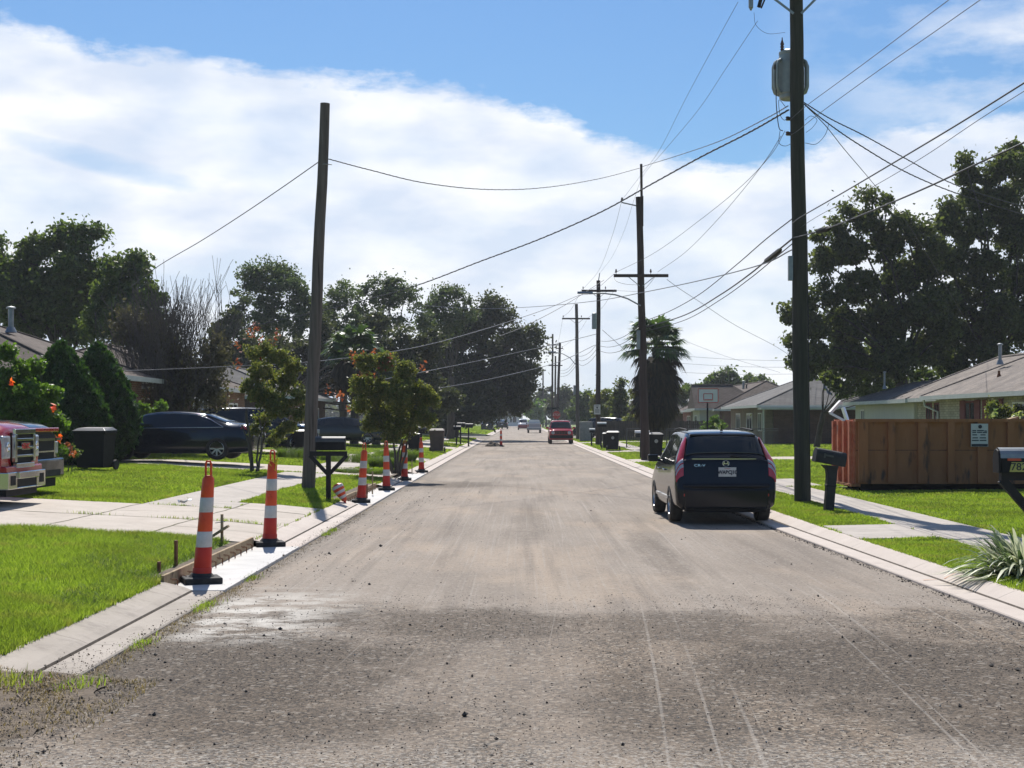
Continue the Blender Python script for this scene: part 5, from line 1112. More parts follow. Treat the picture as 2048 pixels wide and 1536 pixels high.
SUVST = [(-2.26, .40, .60, .80, .52, .78, .62, .72, .70), (-2.245, .33, .66, .87, .56, .86, .68, .80, .76), (-2.17, .27, .70, .90, .62, .885, .93, .80, 1.17), (-2.08, .26, .70, .908, .66, .885, 1.10, .76, 1.24), (-1.80, .24, .70, .91, .68, .875, 1.14, .66, 1.60), (-1.5, .22, .70, .91, .68, .87, 1.12, .655, 1.665), (-.6, .20, .70, .91, .66, .87, 1.08, .655, 1.69), (.3, .20, .70, .91, .66, .87, 1.05, .65, 1.67), (.75, .20, .70, .91, .66, .87, 1.03, .63, 1.60), (1.32, .20, .70, .905, .66, .86, 1.0, .74, 1.12), (1.5, .20, .70, .90, .64, .85, .98, .74, 1.08), (2.0, .22, .68, .885, .60, .83, .85, .72, .97), (2.2, .26, .62, .84, .56, .78, .70, .66, .84), (2.26, .32, .55, .74, .50, .70, .60, .60, .70)]
# ---- the near black SUV seen from behind
def suv_side(B, t, mat='glass', tr=(4.25, 5.15), ):
    for s in (1, -1):
        B.patch('window', M_[mat], t, [(7.05, 4.12), (8.45, 4.12), (8.0, 4.93), (7.05, 4.95)], side=s)
        B.patch('window', M_[mat], t, [(5.95, 4.12), (6.95, 4.12), (6.95, 4.95), (5.95, 4.93)], side=s)
        B.patch('window', M_[mat], t, [(4.75, 4.2), (5.85, 4.12), (5.85, 4.9), (5.1, 4.85)], side=s)
t = thing('parked_suv', 'black compact SUV parked at the right kerb, seen from behind with tall red tail lights', 'SUV', ((1446 - VX) / F * 27.8 - .02, 27.8 + .9, 0), R(-1.5))
t.location = (3.64, 29.0, .01); t.rotation_euler.z = R(1.0)
B = Body(SUVST); B.mesh('body', M_['p_black'], t, arches=(.915, (-1.27, 1.35), .40)); suv_side(B, t)
B.glass('rear_window', M_['glass'], t, 3.12, 4.02, 5.18, .008); B.glass('windscreen', M_['glass'], t, 8.95, 8.05, 5.1, .006)
for s in (1, -1):
    B.patch('tail_light', M_['redlens'], t, [(2.6, 4.2), (2.6, 5.14), (4.12, 5.02), (4.25, 4.70)], .024, s, n=14)
    tl = B.patch('tail_light', M_['lens'], t, [(1.75, 4.0), (1.75, 5.24), (2.6, 5.16), (2.6, 4.1)], .026, s, n=12); B.patch('red_lens', M_['redlens'], tl, [(1.42, 3.9), (1.42, 5.24), (1.75, 5.24), (1.75, 4.0)], .026, s, n=12)
    B.patch('red_stripe', M_['redlens'], tl, [(1.90, 4.05), (1.90, 5.22), (1.97, 5.22), (1.97, 4.05)], .031, s)
    b = MB(); b.box((s * .66, -2.262, .535), (.20, .02, .045)); b.build('reflector', M_['redlens'], t)
    mirror(t, s, .86, .78, 1.12, M_['p_black'])
    b = MB(); b.tube([(s * .60, -1.5, 1.685), (s * .60, -.4, 1.715), (s * .58, .5, 1.675)], .016, 6); b.build('roof_rail', M_['black'], t)
    for yy in (-.25, .62): b = MB(); b.tube([(s * .905, yy - .25, .93), (s * .92, yy - .2, .94), (s * .92, yy - .05, .94), (s * .905, yy, .93)], .014, 6); b.build('door_handle', M_['chrome'], t)
    b = MB(); b.box((s * .915, -.15, .44), (.02, 2.0, .05)); b.build('side_moulding', M_['alum'], t)
    B.patch('headlight', M_['lens'], t, [(11.3, 4.0), (12.5, 4.0), (12.4, 5.0), (11.4, 4.9)], .01, s)
wheels(t, .345, .225, .915, (-1.27, 1.35), spokes=7)
b = MB(); b.box((0, -2.19, .47), (1.50, .20, .36)); b.box((0, -2.23, .70), (1.56, .12, .07)); b.build('rear_bumper', M_['p_black'], t, bevel=.05, seg=4)
b = MB(); b.box((0, -2.10, .30), (1.45, .22, .16)); b.build('bumper_valance', M_['black'], t, bevel=.03)
b = MB(); b.tube([(.45, -1.8, .27), (.45, -2.24, .27)], .035, 12); b.tube([(-.3, -1.2, .30), (.3, -1.2, .30)], .05, 8); b.box((-.05, -1.9, .30), (.7, .5, .16)); b.build('exhaust', M_['black'], t)
b = MB(); b.box((.02, -2.245, .945), (.315, .012, .165)); pl = b.build('licence_plate', M_['platewhite'], t)
text_mesh('WABCJ10', .088, M_['ink'], pl, (.02, -2.254, .938), (R(90), 0, 0), 'plate_number', sx=.92, bold=.0035); text_mesh('Louisiana', .028, M_['redlens'], pl, (.02, -2.253, 1.008), (R(90), 0, 0), 'plate_heading')
text_mesh('CR-V', .062, M_['chrome'], t, (-.47, -2.212, 1.06), (R(86), 0, 0), 'badge_lettering', sx=1.45, bold=.0003)
b = MB(); b.beam((-.045, -2.20, 1.06), (-.03, -2.20, 1.13), .016, .012, up=(0, 1, 0)); b.beam((.045, -2.20, 1.06), (.03, -2.20, 1.13), .016, .012, up=(0, 1, 0)); b.box((0, -2.20, 1.092), (.07, .012, .014))
b.tube([(.062 * math.cos(a), -2.202, 1.095 + .05 * math.sin(a)) for a in np.linspace(0, 2 * math.pi, 17)], .006, 5, cap=False); b.build('emblem', M_['chrome'], t)
b = MB(); b.box((-.03, -2.17, 1.175), (1.15, .03, .014)); b.build('chrome_strip', M_['chrome'], t)
b = MB(); b.beam((.12, -2.16, 1.215), (.52, -2.10, 1.20), .022, .02); b.box((.14, -2.16, 1.215), (.10, .06, .05)); b.build('rear_wiper', M_['black'], t)
b = MB(); b.tube([(.02, -1.55, 1.68), (.0, -1.62, 1.78)], .006, 6); b.lathe([(.03, 0), (.02, .03), (.0, .035)], (.02, -1.55, 1.67), 10); b.build('antenna', M_['black'], t)
b = MB(); b.box((.0, -1.79, 1.60), (1.2, .10, .03)); b.build('spoiler', M_['p_black'], t, bevel=.01)

SEDST = [(-2.55, .42, .6, .76, .55, .74, .68, .64, .80), (-2.50, .30, .66, .86, .6, .84, .82, .72, 1.00), (-2.3, .24, .70, .905, .62, .86, .93, .74, 1.10), (-1.75, .21, .7, .92, .62, .865, .96, .70, 1.14), (-.95, .20, .7, .92, .62, .865, .965, .56, 1.41), (-.2, .20, .7, .92, .62, .865, .955, .575, 1.475), (.45, .20, .7, .92, .62, .865, .945, .57, 1.46), (.9, .20, .7, .92, .62, .865, .94, .56, 1.38), (1.6, .20, .7, .915, .62, .86, .92, .72, 1.06), (2.1, .21, .68, .90, .60, .84, .84, .70, .95), (2.42, .25, .62, .85, .56, .78, .72, .64, .82), (2.55, .32, .52, .70, .50, .66, .60, .55, .68)]
def sedan(name, label, loc, rz, mat, spokes=7, chrome=True, sc=1.0):
    t = thing(name, label, 'car', loc, rz); t.scale = (sc,) * 3; B = Body(SEDST); B.mesh('body', M_[mat], t, arches=(.93, (-1.45, 1.42), .395))
    for s in (1, -1):
        B.patch('window', M_['glass'], t, [(5.6, 4.12), (7.55, 4.12), (7.0, 4.95), (5.55, 4.95)], side=s); B.patch('window', M_['glass'], t, [(4.15, 4.12), (5.5, 4.12), (5.45, 4.95), (4.25, 4.93)], side=s); B.patch('window', M_['glass'], t, [(3.35, 4.2), (4.08, 4.12), (4.15, 4.9), (3.95, 4.88)], side=s)
        if chrome:
            b = MB(); pts = [B.S(a, j) for a, j in ((3.15, 4.15), (3.6, 4.06), (5, 4.05), (7.6, 4.05))]; b.tube([(p[0] * s + s * .012, p[1], p[2]) for p in pts], .014, 6); b.build('chrome_trim', M_['chrome'], t)
            b = MB(); pts = [B.S(a, j) for a, j in ((3.15, 4.15), (3.7, 4.82), (4.2, 4.98), (5.2, 5.0), (6.6, 5.0))]; b.tube([(p[0] * s + s * .012, p[1], p[2]) for p in pts], .012, 6); b.build('chrome_trim', M_['chrome'], t)
        B.patch('tail_light', M_['redlens'], t, [(.9, 3.9), (2.3, 4.0), (2.2, 4.6), (.9, 4.9)], .014, s); B.patch('headlight', M_['lens'], t, [(9.2, 3.9), (10.5, 3.9), (10.4, 4.7), (9.2, 4.5)], .012, s)
        mirror(t, s, .86, .92, 1.02, M_[mat])
        for yy in (-.75, .25): b = MB(); b.box((s * .905, yy, .86), (.03, .18, .03)); b.build('door_handle', M_[mat], t)
    B.glass('rear_window', M_['glass'], t, 3.1, 3.95, 5.2); B.glass('windscreen', M_['glass'], t, 7.9, 7.1, 5.1)
    wheels(t, .345, .22, .93, (-1.45, 1.42), spokes=spokes)
    b = MB(); b.box((0, -2.47, .48), (1.5, .14, .30)); b.build('bumper', M_[mat], t, bevel=.05, seg=3); b = MB(); b.box((0, -2.55, .72), (.32, .02, .15)); b.build('licence_plate', M_['platewhite'], t); return t
zs = zt(-11, 47)
sedan('parked_sedan', 'long dark navy sedan with chrome window trim parked across the left lawn', (-10.78, 47.3, .63), R(90 - 4), 'p_navy', 8, sc=1.03)
sedan('parked_sedan', 'dark sedan with sun glint on its roof parked far behind the left mailbox', (-9.6, 80, .55), R(-90 + 8), 'p_green', 7, False, 1.0)
sedan('far_car', 'small dark car at the far left end of the street', (-3.2, 270, .1), R(0), 'p_black', 5, False, 1.15)
def suv(name, label, loc, rz, mat, cat='SUV', sc=(1, 1, 1), front=None, rearlights=True):
    t = thing(name, label, cat, loc, rz); t.scale = sc; B = Body(SUVST); B.mesh('body', M_[mat], t, arches=(.915, (-1.27, 1.35), .41)); suv_side(B, t)
    B.glass('rear_window', M_['glass'], t, 3.12, 4.0, 5.1); B.glass('windscreen', M_['glass'], t, 8.95, 8.1, 5.1)
    for s in (1, -1):
        B.patch('tail_light', M_['redlens'], t, [(2.1, 4.0), (2.1, 5.0), (2.9, 5.0), (2.9, 4.2)], .02, s); mirror(t, s, .86, .85, 1.12, M_[mat])
    wheels(t, .36, .23, .915, (-1.27, 1.35), spokes=6); return t, B
t, B = suv('parked_suv', 'dark full size SUV behind the navy sedan, half hidden by the left crepe myrtle', (-10.75, 60, .56), R(-62), 'p_navy', sc=(1.05, 1.15, 1.07))
for s in (1, -1): b = MB(); b.box((s * .66, 2.2, .78), (.28, .10, .16)); b.build('headlight', M_['lens'], t, bevel=.02)
# red boxy SUV facing the camera
RST = [(-2.3, .35, .7, .88, .6, .86, .9, .78, 1.0), (-2.28, .3, .72, .92, .62, .90, 1.1, .72, 1.70), (-2.2, .28, .72, .93, .64, .90, 1.12, .70, 1.78), (-1, .28, .72, .93, .66, .90, 1.1, .71, 1.80), (.4, .28, .72, .93, .66, .90, 1.08, .71, 1.78), (.62, .28, .72, .93, .66, .90, 1.08, .70, 1.72), (1.05, .28, .72, .93, .66, .90, 1.05, .80, 1.20), (1.3, .28, .72, .93, .66, .89, 1.05, .80, 1.16), (2.1, .30, .72, .92, .66, .88, 1.0, .80, 1.10), (2.25, .34, .70, .90, .62, .86, .94, .78, 1.04), (2.3, .38, .66, .86, .6, .82, .85, .74, .98)]
t = thing('parked_suv', 'boxy red SUV with round headlights parked facing the camera up the right kerb', 'SUV', (3.13, 116.3, 0), R(180)); B = Body(RST); B.mesh('body', M_['p_redsuv'], t, arches=(.935, (-1.35, 1.42), .43))
for s in (1, -1):
    B.patch('window', M_['glass'], t, [(3.05, 4.1), (5.35, 4.1), (5.0, 4.92), (3.05, 4.92)], side=s); B.patch('window', M_['glass'], t, [(1.3, 4.1), (2.95, 4.1), (2.95, 4.92), (1.6, 4.9)], side=s); mirror(t, s, .9, .85, 1.22, M_['p_redsuv'])
    rot = Matrix.Rotation(R(-90), 3, 'X'); b = MB(); b.lathe([(.13, 0), (.13, .03), (.11, .04), (.01, .05)], (s * .62, 2.30, .86), 18, rot=rot); b.build('headlight', M_['lens'], t); b = MB(); b.box((s * .84, 2.27, .66), (.10, .05, .10)); b.build('indicator', M_['amber'], t)
B.glass('windscreen', M_['glass'], t, 5.95, 5.1, 5.05)
b = MB(); b.box((0, 2.30, .86), (.92, .03, .24)); gq = b.build('grille', M_['black'], t)
b = MB(); [b.box((-.36 + .12 * i, 2.32, .86), (.045, .02, .22)) for i in range(7)]; b.build('grille_bars', M_['p_maroon'], gq)
b = MB(); b.box((0, 2.33, .55), (1.74, .16, .24)); b.build('bumper', M_['black'], t, bevel=.03); wheels(t, .37, .25, .935, (-1.35, 1.42), spokes=5)
b = MB(); [b.tube([(s * .62, -1.6, 1.83), (s * .62, .3, 1.83)], .02, 6) for s in (-1, 1)]; b.build('roof_rail', M_['black'], t)
# white pickup seen from behind
PST = [(-2.8, .5, .7, .88, .8, .87, 1.05, .82, 1.28), (-2.75, .42, .72, .92, .8, .90, 1.1, .84, 1.32), (-.95, .40, .74, .93, .8, .91, 1.1, .84, 1.32), (-.90, .40, .74, .93, .8, .91, 1.2, .70, 1.78), (-.7, .40, .74, .93, .8, .91, 1.2, .68, 1.84), (.5, .40, .74, .93, .8, .91, 1.18, .68, 1.84), (.7, .40, .74, .93, .8, .91, 1.18, .67, 1.78), (1.25, .40, .74, .93, .8, .90, 1.12, .80, 1.26), (2.5, .42, .72, .92, .76, .89, 1.02, .80, 1.16), (2.75, .46, .70, .90, .70, .86, .95, .78, 1.08), (2.8, .5, .66, .84, .66, .80, .8, .72, .98)]
t = thing('parked_pickup', 'pale grey pickup parked beyond the red SUV, seen from behind', 'pickup truck', (1.95, 206, 0), 0); B = Body(PST); B.mesh('body', M_['p_white'], t, arches=(.94, (-1.7, 1.8), .46)); B.glass('rear_window', M_['glass'], t, 3.1, 3.7, 5.15)
for s in (1, -1): B.patch('window', M_['glass'], t, [(4.1, 4.1), (6.4, 4.1), (5.9, 4.9), (4.1, 4.9)], side=s); b = MB(); b.box((s * .84, -2.8, 1.0), (.12, .05, .3)); b.build('tail_light', M_['redlens'], t); mirror(t, s, .9, .9, 1.25, M_['black'])
b = MB(); b.box((0, -2.84, .58), (1.8, .12, .18)); b.build('bumper', M_['galv'], t); b = MB(); b.box((0, -2.815, 1.02), (1.45, .02, .40)); b.build('tailgate', M_['p_silver'], t); wheels(t, .38, .25, .94, (-1.7, 1.8), spokes=6)
t, B = suv('oncoming_van', 'far silver van over a maroon lower body with a glint of sun, approaching mid street', (.52, 262, 0), R(180), 'p_silver', 'van', (1.0, 1.05, 1.15))
b = MB(); b.box((0, 2.18, .55), (1.7, .25, .5)); b.build('bumper', M_['p_maroon'], t, bevel=.05)
suv('parked_car', 'dark vehicle at the left edge of the far street beyond the oak', (-4.9, 225, .1), R(0), 'p_green', 'car', (1, 1, .9))
suv('parked_suv', 'dark vehicle parked in the right hand drive behind the red SUV', (7.2, 132, .2), R(60), 'p_navy', 'SUV', (1.05, 1.1, 1.1))
# ---- the two pickups nosing in from the left
TST = [(-2.95, .55, .72, .98, .9, .97, 1.2, .90, 1.40), (-.95, .45, .76, 1.0, .9, .99, 1.2, .90, 1.42), (-.90, .45, .76, 1.0, .9, .99, 1.3, .76, 1.82), (-.6, .45, .76, 1.0, .9, .98, 1.3, .72, 1.90), (.7, .45, .76, 1.0, .9, .98, 1.28, .72, 1.90), (1.05, .45, .76, 1.0, .9, .98, 1.26, .72, 1.82), (1.65, .45, .76, 1.0, .9, .97, 1.22, .84, 1.45), (2.2, .45, .76, 1.0, .9, .97, 1.18, .84, 1.42), (2.7, .46, .76, 1.0, .86, .96, 1.14, .80, 1.36), (2.88, .48, .74, .98, .82, .94, 1.10, .78, 1.29), (2.92, .50, .72, .95, .80, .92, 1.04, .78, 1.20)]
def truck(label, loc, mat, kind):
    t = thing('pickup_truck', label, 'pickup truck', loc, R(-90)); B = Body(TST); B.mesh('body', M_[mat], t, arches=(1.0, (-1.8, 1.9), .48))
    for s in (1, -1): B.patch('window', M_['glass'], t, [(4.2, 4.1), (6.3, 4.1), (5.6, 4.9), (4.2, 4.9)], side=s); B.patch('window', M_['glass'], t, [(3.1, 4.1), (4.1, 4.1), (4.1, 4.9), (3.2, 4.9)], side=s); mirror(t, s, .98, 1.35, 1.42, M_['black'], (.1, .12, .26))
    B.glass('windscreen', M_['glass'], t, 5.95, 5.1, 5.1); wheels(t, .40, .28, 1.0, (-1.8, 1.9), spokes=6)
    fy = 2.93
    if kind == 0:
        b = MB(); w = .50
        b.prism([(-w, .72), (-w + .08, .62), (w - .08, .62), (w, .72), (w, 1.20), (-w, 1.20)], (0, fy - .02, 0), (1, 0, 0), (0, 0, 1), (0, .05, 0)); g_ = b.build('grille', M_['black'], t)
        b = MB(); b.b2((-w - .02, fy + .03, 1.17), (w + .02, fy + .09, 1.26)); b.b2((-w - .02, fy + .02, .70), (-w + .07, fy + .09, 1.17)); b.b2((w - .07, fy + .02, .70), (w + .02, fy + .09, 1.17)); b.b2((-w + .04, fy + .02, .60), (w - .04, fy + .09, .68))
        for z in (.80, .94, 1.08): b.b2((-w + .05, fy + .03, z - .022), (w - .05, fy + .075, z + .022))
        b.build('chrome_surround', M_['chrome'], g_, bevel=.008)
        b = MB(); b.b2((-.22, fy + .07, .90), (.22, fy + .09, 1.03)); em = b.build('emblem_plaque', M_['chrome'], g_); text_mesh('GMC', .13, M_['redlens'], em, (0, fy + .093, .965), (R(90), 0, R(180)), 'emblem_letters', ext=.006, sx=1.35, bold=.004)
        for s in (1, -1):
            b = MB(); b.b2((s * .56, fy - .08, .76), (s * .93, fy + .02, 1.15)); h = b.build('headlight', M_['lens'], t, bevel=.03); rot = Matrix.Rotation(R(-90), 3, 'X'); b = MB(); b.lathe([(.085, 0), (.085, .02), (.06, .03), (.01, .01)], (s * .74, fy + .02, .96), 16, rot=rot); b.build('lamp_bowl', M_['chrome'], h)
        b = MB(); b.b2((-.94, fy - .12, .50), (.94, fy + .07, .64)); b.build('front_panel', M_[mat], t, bevel=.03, seg=3)
        b = MB(); b.b2((-.97, fy - .16, .25), (-.52, fy + .12, .54)); b.b2((.52, fy - .16, .25), (.97, fy + .12, .54)); b.b2((-.519, fy - .10, .42), (.519, fy + .16, .54)); b.b2((-.519, fy - .1, .25), (.519, fy + .11, .28)); bb = b.build('chrome_bumper', M_['chrome'], t, bevel=.07, seg=4)
        b = MB(); b.b2((-.50, fy - .05, .285), (.50, fy + .10, .415)); b.build('lower_intake', M_['black'], bb); b = MB(); [b.b2((s * .62, fy + .08, .32), (s * .86, fy + .125, .48)) for s in (-1, 1)]; b.build('fog_light_pocket', M_['black'], bb)
    else:
        b = MB(); b.b2((-.62, fy - .02, .66), (.62, fy + .05, 1.14)); g_ = b.build('grille', M_['black'], t, bevel=.01); b = MB(); b.b2((-.66, fy + .04, 1.02), (.95, fy + .08, 1.07)); b.b2((-.95, fy + .04, 1.02), (-.60, fy + .08, 1.07)); b.b2((-.60, fy + .04, .80), (.60, fy + .07, .83)); b.build('chrome_bar', M_['chrome'], g_)
        b = MB(); b.b2((-.90, fy - .04, 1.19), (.90, fy + .06, 1.27)); b.build('hood_deflector', M_['redlens'], t, bevel=.015)
        for s in (1, -1): b = MB(); b.b2((s * .66, fy - .10, .76), (s * .95, fy + .03, 1.00)); b.build('headlight', M_['lens'], t, bevel=.02); b = MB(); b.b2((s * .61, fy - .0, .72), (s * .655, fy + .05, 1.02)); b.build('chrome_side', M_['chrome'], t)
        b = MB(); b.b2((-.99, fy - .16, .30), (.99, fy + .14, .68)); b.build('bumper', M_[mat], t, bevel=.05, seg=3); b = MB(); b.b2((-.7, fy + .0, .34), (.7, fy + .15, .46)); b.build('lower_intake', M_['rubber'], t)
    b = MB(); b.b2((-.80, 2.2, .13), (.80, fy + .02, .30)); b.build('air_dam', M_['black'], t); return t
truck('red pickup with a big chrome grille nosing in at the left edge of the frame', (-8.55 - 2.95, 25.75, zt(-9.5, 26) + .02), 'p_red', 0)
truck('black pickup parked behind the red one, only its right front corner showing', (-9.15 - 2.95, 28.75, zt(-9.5, 28) + .01), 'p_navy', 1)
# ================================================================== HOUSES
sh_brown = shingle_material('brown_shingles', (.105, .082, .068), (.14, .112, .094), (.05, .04, .034)); sh_tan = shingle_material('tan_shingles', (.20, .175, .155), (.27, .23, .195), (.10, .085, .075))
sh_grey = shingle_material('grey_shingles', (.135, .13, .125), (.18, .172, .162), (.07, .068, .065)); sh_light = shingle_material('pale_grey_shingles', (.24, .24, .235), (.30, .295, .285), (.13, .13, .125))
br_red = brick_material('red_brick', (.20, .085, .055), (.27, .12, .08), (.28, .25, .22)); br_dark = brick_material('dark_brick', (.10, .05, .04), (.15, .075, .055), (.12, .10, .09)); br_cream = brick_material('cream_stone', (.42, .39, .30), (.52, .48, .37), (.22, .2, .16), .5, .10)
br_buff = brick_material('buff_brick', (.20, .165, .115), (.26, .21, .15), (.18, .16, .14)); W_trim = pmat('trim_paint', (.50, .52, .48), (.58, .60, .56), 3, .6); W_panel = pmat('cream_panelling', (.5, .5, .42), (.58, .57, .48), 3, .7, stretch=(1, 1, .3))
M_['shutter'] = pmat('faded_red_shutter', (.13, .028, .03), (.20, .06, .06), 5, .8, stretch=(6, 6, .3)); M_['pane'] = pmat('window_glass', (.03, .035, .035), None, rough=.05, spec=.8, coat=.4)
def roof_mb(m, x0, x1, y0, y1, ze, rise, mi=0, ends=(1, 1), th=.16):
    """hip roof on a rectangle; ends=0 makes a gable at that end of the ridge (low, high)"""
    w, l = x1 - x0, y1 - y0
    if l >= w:
        xm = (x0 + x1) / 2; r0 = (xm, y0 + (w / 2 if ends[0] else 0), ze + rise); r1 = (xm, y1 - (w / 2 if ends[1] else 0), ze + rise)
        A, B, C, D = (x0, y0, ze), (x1, y0, ze), (x1, y1, ze), (x0, y1, ze); m.add([A, B, C, D, r0, r1], [(0, 1, 4), (1, 2, 5, 4), (2, 3, 5), (3, 0, 4, 5)], mi)
    else:
        ym = (y0 + y1) / 2; r0 = (x0 + (l / 2 if ends[0] else 0), ym, ze + rise); r1 = (x1 - (l / 2 if ends[1] else 0), ym, ze + rise)
        A, B, C, D = (x0, y0, ze), (x1, y0, ze), (x1, y1, ze), (x0, y1, ze); m.add([A, B, C, D, r0, r1], [(0, 1, 5, 4), (1, 2, 5), (2, 3, 4, 5), (3, 0, 4)], mi)
    m.add([(x0, y0, ze - .003), (x1, y0, ze - .003), (x1, y1, ze - .003), (x0, y1, ze - .003)], [(3, 2, 1, 0)], mi)
    return r0, r1
def fascia_mb(m, x0, x1, y0, y1, ze, h=.17, out=.06):
    m.b2((x0 - out, y0 - out, ze - h), (x1 + out, y0 + .02, ze - .006)); m.b2((x0 - out, y1 - .02, ze - h), (x1 + out, y1 + out, ze - .006))
    m.b2((x0 - out, y0 + .021, ze - h), (x0 + .02, y1 - .021, ze - .006)); m.b2((x1 - .02, y0 + .021, ze - h), (x1 + out, y1 - .021, ze - .006))
def house(name, label, wings, base=.2, cat='house'):
    t = thing(name, label, cat)
    for wd in wings:
        x0, x1, y0, y1, ze, rise = wd['r']; ov = wd.get('ov', .55); side = wd.get('side', -1)
        m = MB(); m.b2((x0 + ov, y0 + ov, base - .3), (x1 - ov, y1 - ov, ze - .05)); m.build('wall', wd['wall'], t)
        m = MB(); r0, r1 = roof_mb(m, x0, x1, y0, y1, ze, rise, 0, wd.get('ends', (1, 1))); rf = m.build('roof', wd['roof'], t)
        m = MB(); 
        for a, b_ in ((r0, r1),): m.tube([Vector(a) + Vector((0, 0, .01)), Vector(b_) + Vector((0, 0, .01))], .07, 6)
        if wd.get('ends', (1, 1)) == (1, 1):
            for c, r_ in (((x0, y0), r0), ((x0, y1), r1 if y1 - y0 >= x1 - x0 else r0), ((x1, y0), r0 if y1 - y0 >= x1 - x0 else r1), ((x1, y1), r1)): m.tube([(c[0], c[1], ze + .0), Vector(r_)], .06, 5)
        m.build('ridge_caps', wd['roof'], rf); m = MB(); fascia_mb(m, x0, x1, y0, y1, ze); m.build('gutter', W_trim, t)
    return t
def win_x(t, X, y0, y1, z0, z1, side=-1, frame='white', shutters=0, panes=2, name='window'):
    """window on a wall at x = X whose outside is towards side*x"""
    m = MB(); f = .07; o = side * .05
    m.b2((X, y0, z0), (X + o, y0 + f, z1)); m.b2((X, y1 - f, z0), (X + o, y1, z1)); m.b2((X, y0 + f, z0), (X + o, y1 - f, z0 + f)); m.b2((X, y0 + f, z1 - f), (X + o, y1 - f, z1))
    for k in range(1, panes): yy = y0 + (y1 - y0) * k / panes; m.b2((X, yy - .025, z0 + f), (X + o * .9, yy + .025, z1 - f))
    w = m.build(name, M_[frame], t); m = MB(); m.b2((X + side * .004, y0 + f, z0 + f), (X + o * .5, y1 - f, z1 - f)); m.build('pane', M_['pane'], w)
    for k in range(shutters):
        for (a, b_) in ((y0 - .62, y0 - .02), (y1 + .02, y1 + .62)): m = MB(); m.b2((X + side * .002, a, z0 - .03), (X + side * .06, b_, z1 + .03)); m.build('shutter', M_['shutter'], t)
        break
def win_y(t, Y, x0, x1, z0, z1, frame='white', name='window', panes=2):
    m = MB(); f = .07; o = -.05
    m.b2((x0, Y, z0), (x0 + f, Y + o, z1)); m.b2((x1 - f, Y, z0), (x1, Y + o, z1)); m.b2((x0 + f, Y, z0), (x1 - f, Y + o, z0 + f)); m.b2((x0 + f, Y, z1 - f), (x1 - f, Y + o, z1))
    for k in range(1, panes): xx = x0 + (x1 - x0) * k / panes; m.b2((xx - .025, Y, z0 + f), (xx + .025, Y + o * .9, z1 - f))
    w = m.build(name, M_[frame], t); m = MB(); m.b2((x0 + f, Y - .004, z0 + f), (x1 - f, Y + o * .5, z1 - f)); m.build('pane', M_['pane'], w)
def vent(t, p, h, r=.07, mat='galv', cap=True):
    m = MB(); m.tube([p, Vector(p) + Vector((0, 0, h))], r, 10)
    m.lathe([(r * 2.2, -.02), (r * 1.3, .16), (r, .16)], p, 12)
    if cap: m.lathe([(r * 1.7, 0), (r * 1.7, .05), (.01, .09)], Vector(p) + Vector((0, 0, h)), 12)
    m.build('vent_pipe', M_[mat], t)
# near right house
HA = house('house', 'near right ranch house with tan shingle roof and red shutters behind the dumpster', [
    dict(r=(16.9, 25.2, 42, 63.2, 2.86, 1.9), wall=br_cream, roof=sh_tan, ov=.6, ends=(1, 1)),
    dict(r=(17.6, 25.4, 55, 71.4, 2.83, 1.82), wall=br_cream, roof=sh_tan, ov=.55),
    dict(r=(17.5, 23.4, 68, 81, 2.80, .95), wall=W_panel, roof=sh_grey, ov=.5)])
xw = 17.5 - .0
for (a, b_) in ((54.9, 56.0), (57.6, 58.9)): win_x(HA, xw, a, b_, 1.0, 2.6, frame='shutter', shutters=1)
win_x(HA, xw, 50.4, 53.2, 1.3, 2.5, shutters=0, frame='white', panes=3)
m = MB(); m.b2((xw - .05, 49.6, .3), (xw, 50.3, 2.66)); m.build('shutter', M_['shutter'], HA); m = MB(); m.b2((xw - .05, 46.4, .3), (xw - .002, 49.0, 2.66)); m.build('dark_wall_panel', M_['pane'], HA)  # second piece is a solid dark panel in place of an opening
win_x(HA, 18.15, 64.8, 65.6, 1.2, 2.6, frame='shutter'); win_x(HA, 18.15, 66.1, 66.9, 1.2, 2.6, frame='shutter')
m = MB(); m.b2((18.1, 69.5, .3), (18.149, 73.2, 2.6)); m.build('dark_door_panel', M_['pane'], HA)  # solid dark panel in place of a doorway
win_x(HA, 18.0, 78.3, 79.1, 1.3, 2.4)
m = MB(); m.tube([(16.95, 63.0, 2.72), (17.0, 63.0, 2.45), (17.44, 62.6, 2.2), (17.44, 62.5, .3)], .05, 8); m.build('downspout', W_trim, HA)
vent(HA, P(2000, 728, 60), .75, .07); vent(HA, P(1998, 756, 57.5), .28, .045, 'rust', False); vent(HA, P(1769, 777, 76), .8, .05)
# plants against that house
# garage house
HB = house('house', 'grey hip roofed house with a dark open carport on the right, behind the near pole', [
    dict(r=(15.2, 24.5, 96, 113, 2.80, 1.85), wall=br_buff, roof=sh_grey, ov=.6)])
m = MB(); m.b2((15.3, 95.2, 2.5), (24.4, 96.6, 2.62)); m.build('carport_beam', W_trim, HB)
m = MB(); m.b2((16.3, 96.45, -.1), (23.6, 96.59, 2.45)); m.build('carport_dark_panel', br_dark, HB); m = MB(); m.tube([(15.5, 95.5, -.1), (15.5, 95.5, 2.6)], .06, 8); m.tube([(24.2, 95.5, -.1), (24.2, 95.5, 2.6)], .06, 8); m.build('carport_post', W_trim, HB)  # solid dark brick panel stands for the shaded carport interior
for (a, b_) in ((98, 99.4), (102, 104.4), (107.5, 109.5)): win_x(HB, 15.8, a, b_, 1.1, 2.3, frame='white')
vent(HB, P(1649, 778, 99), .8, .09)
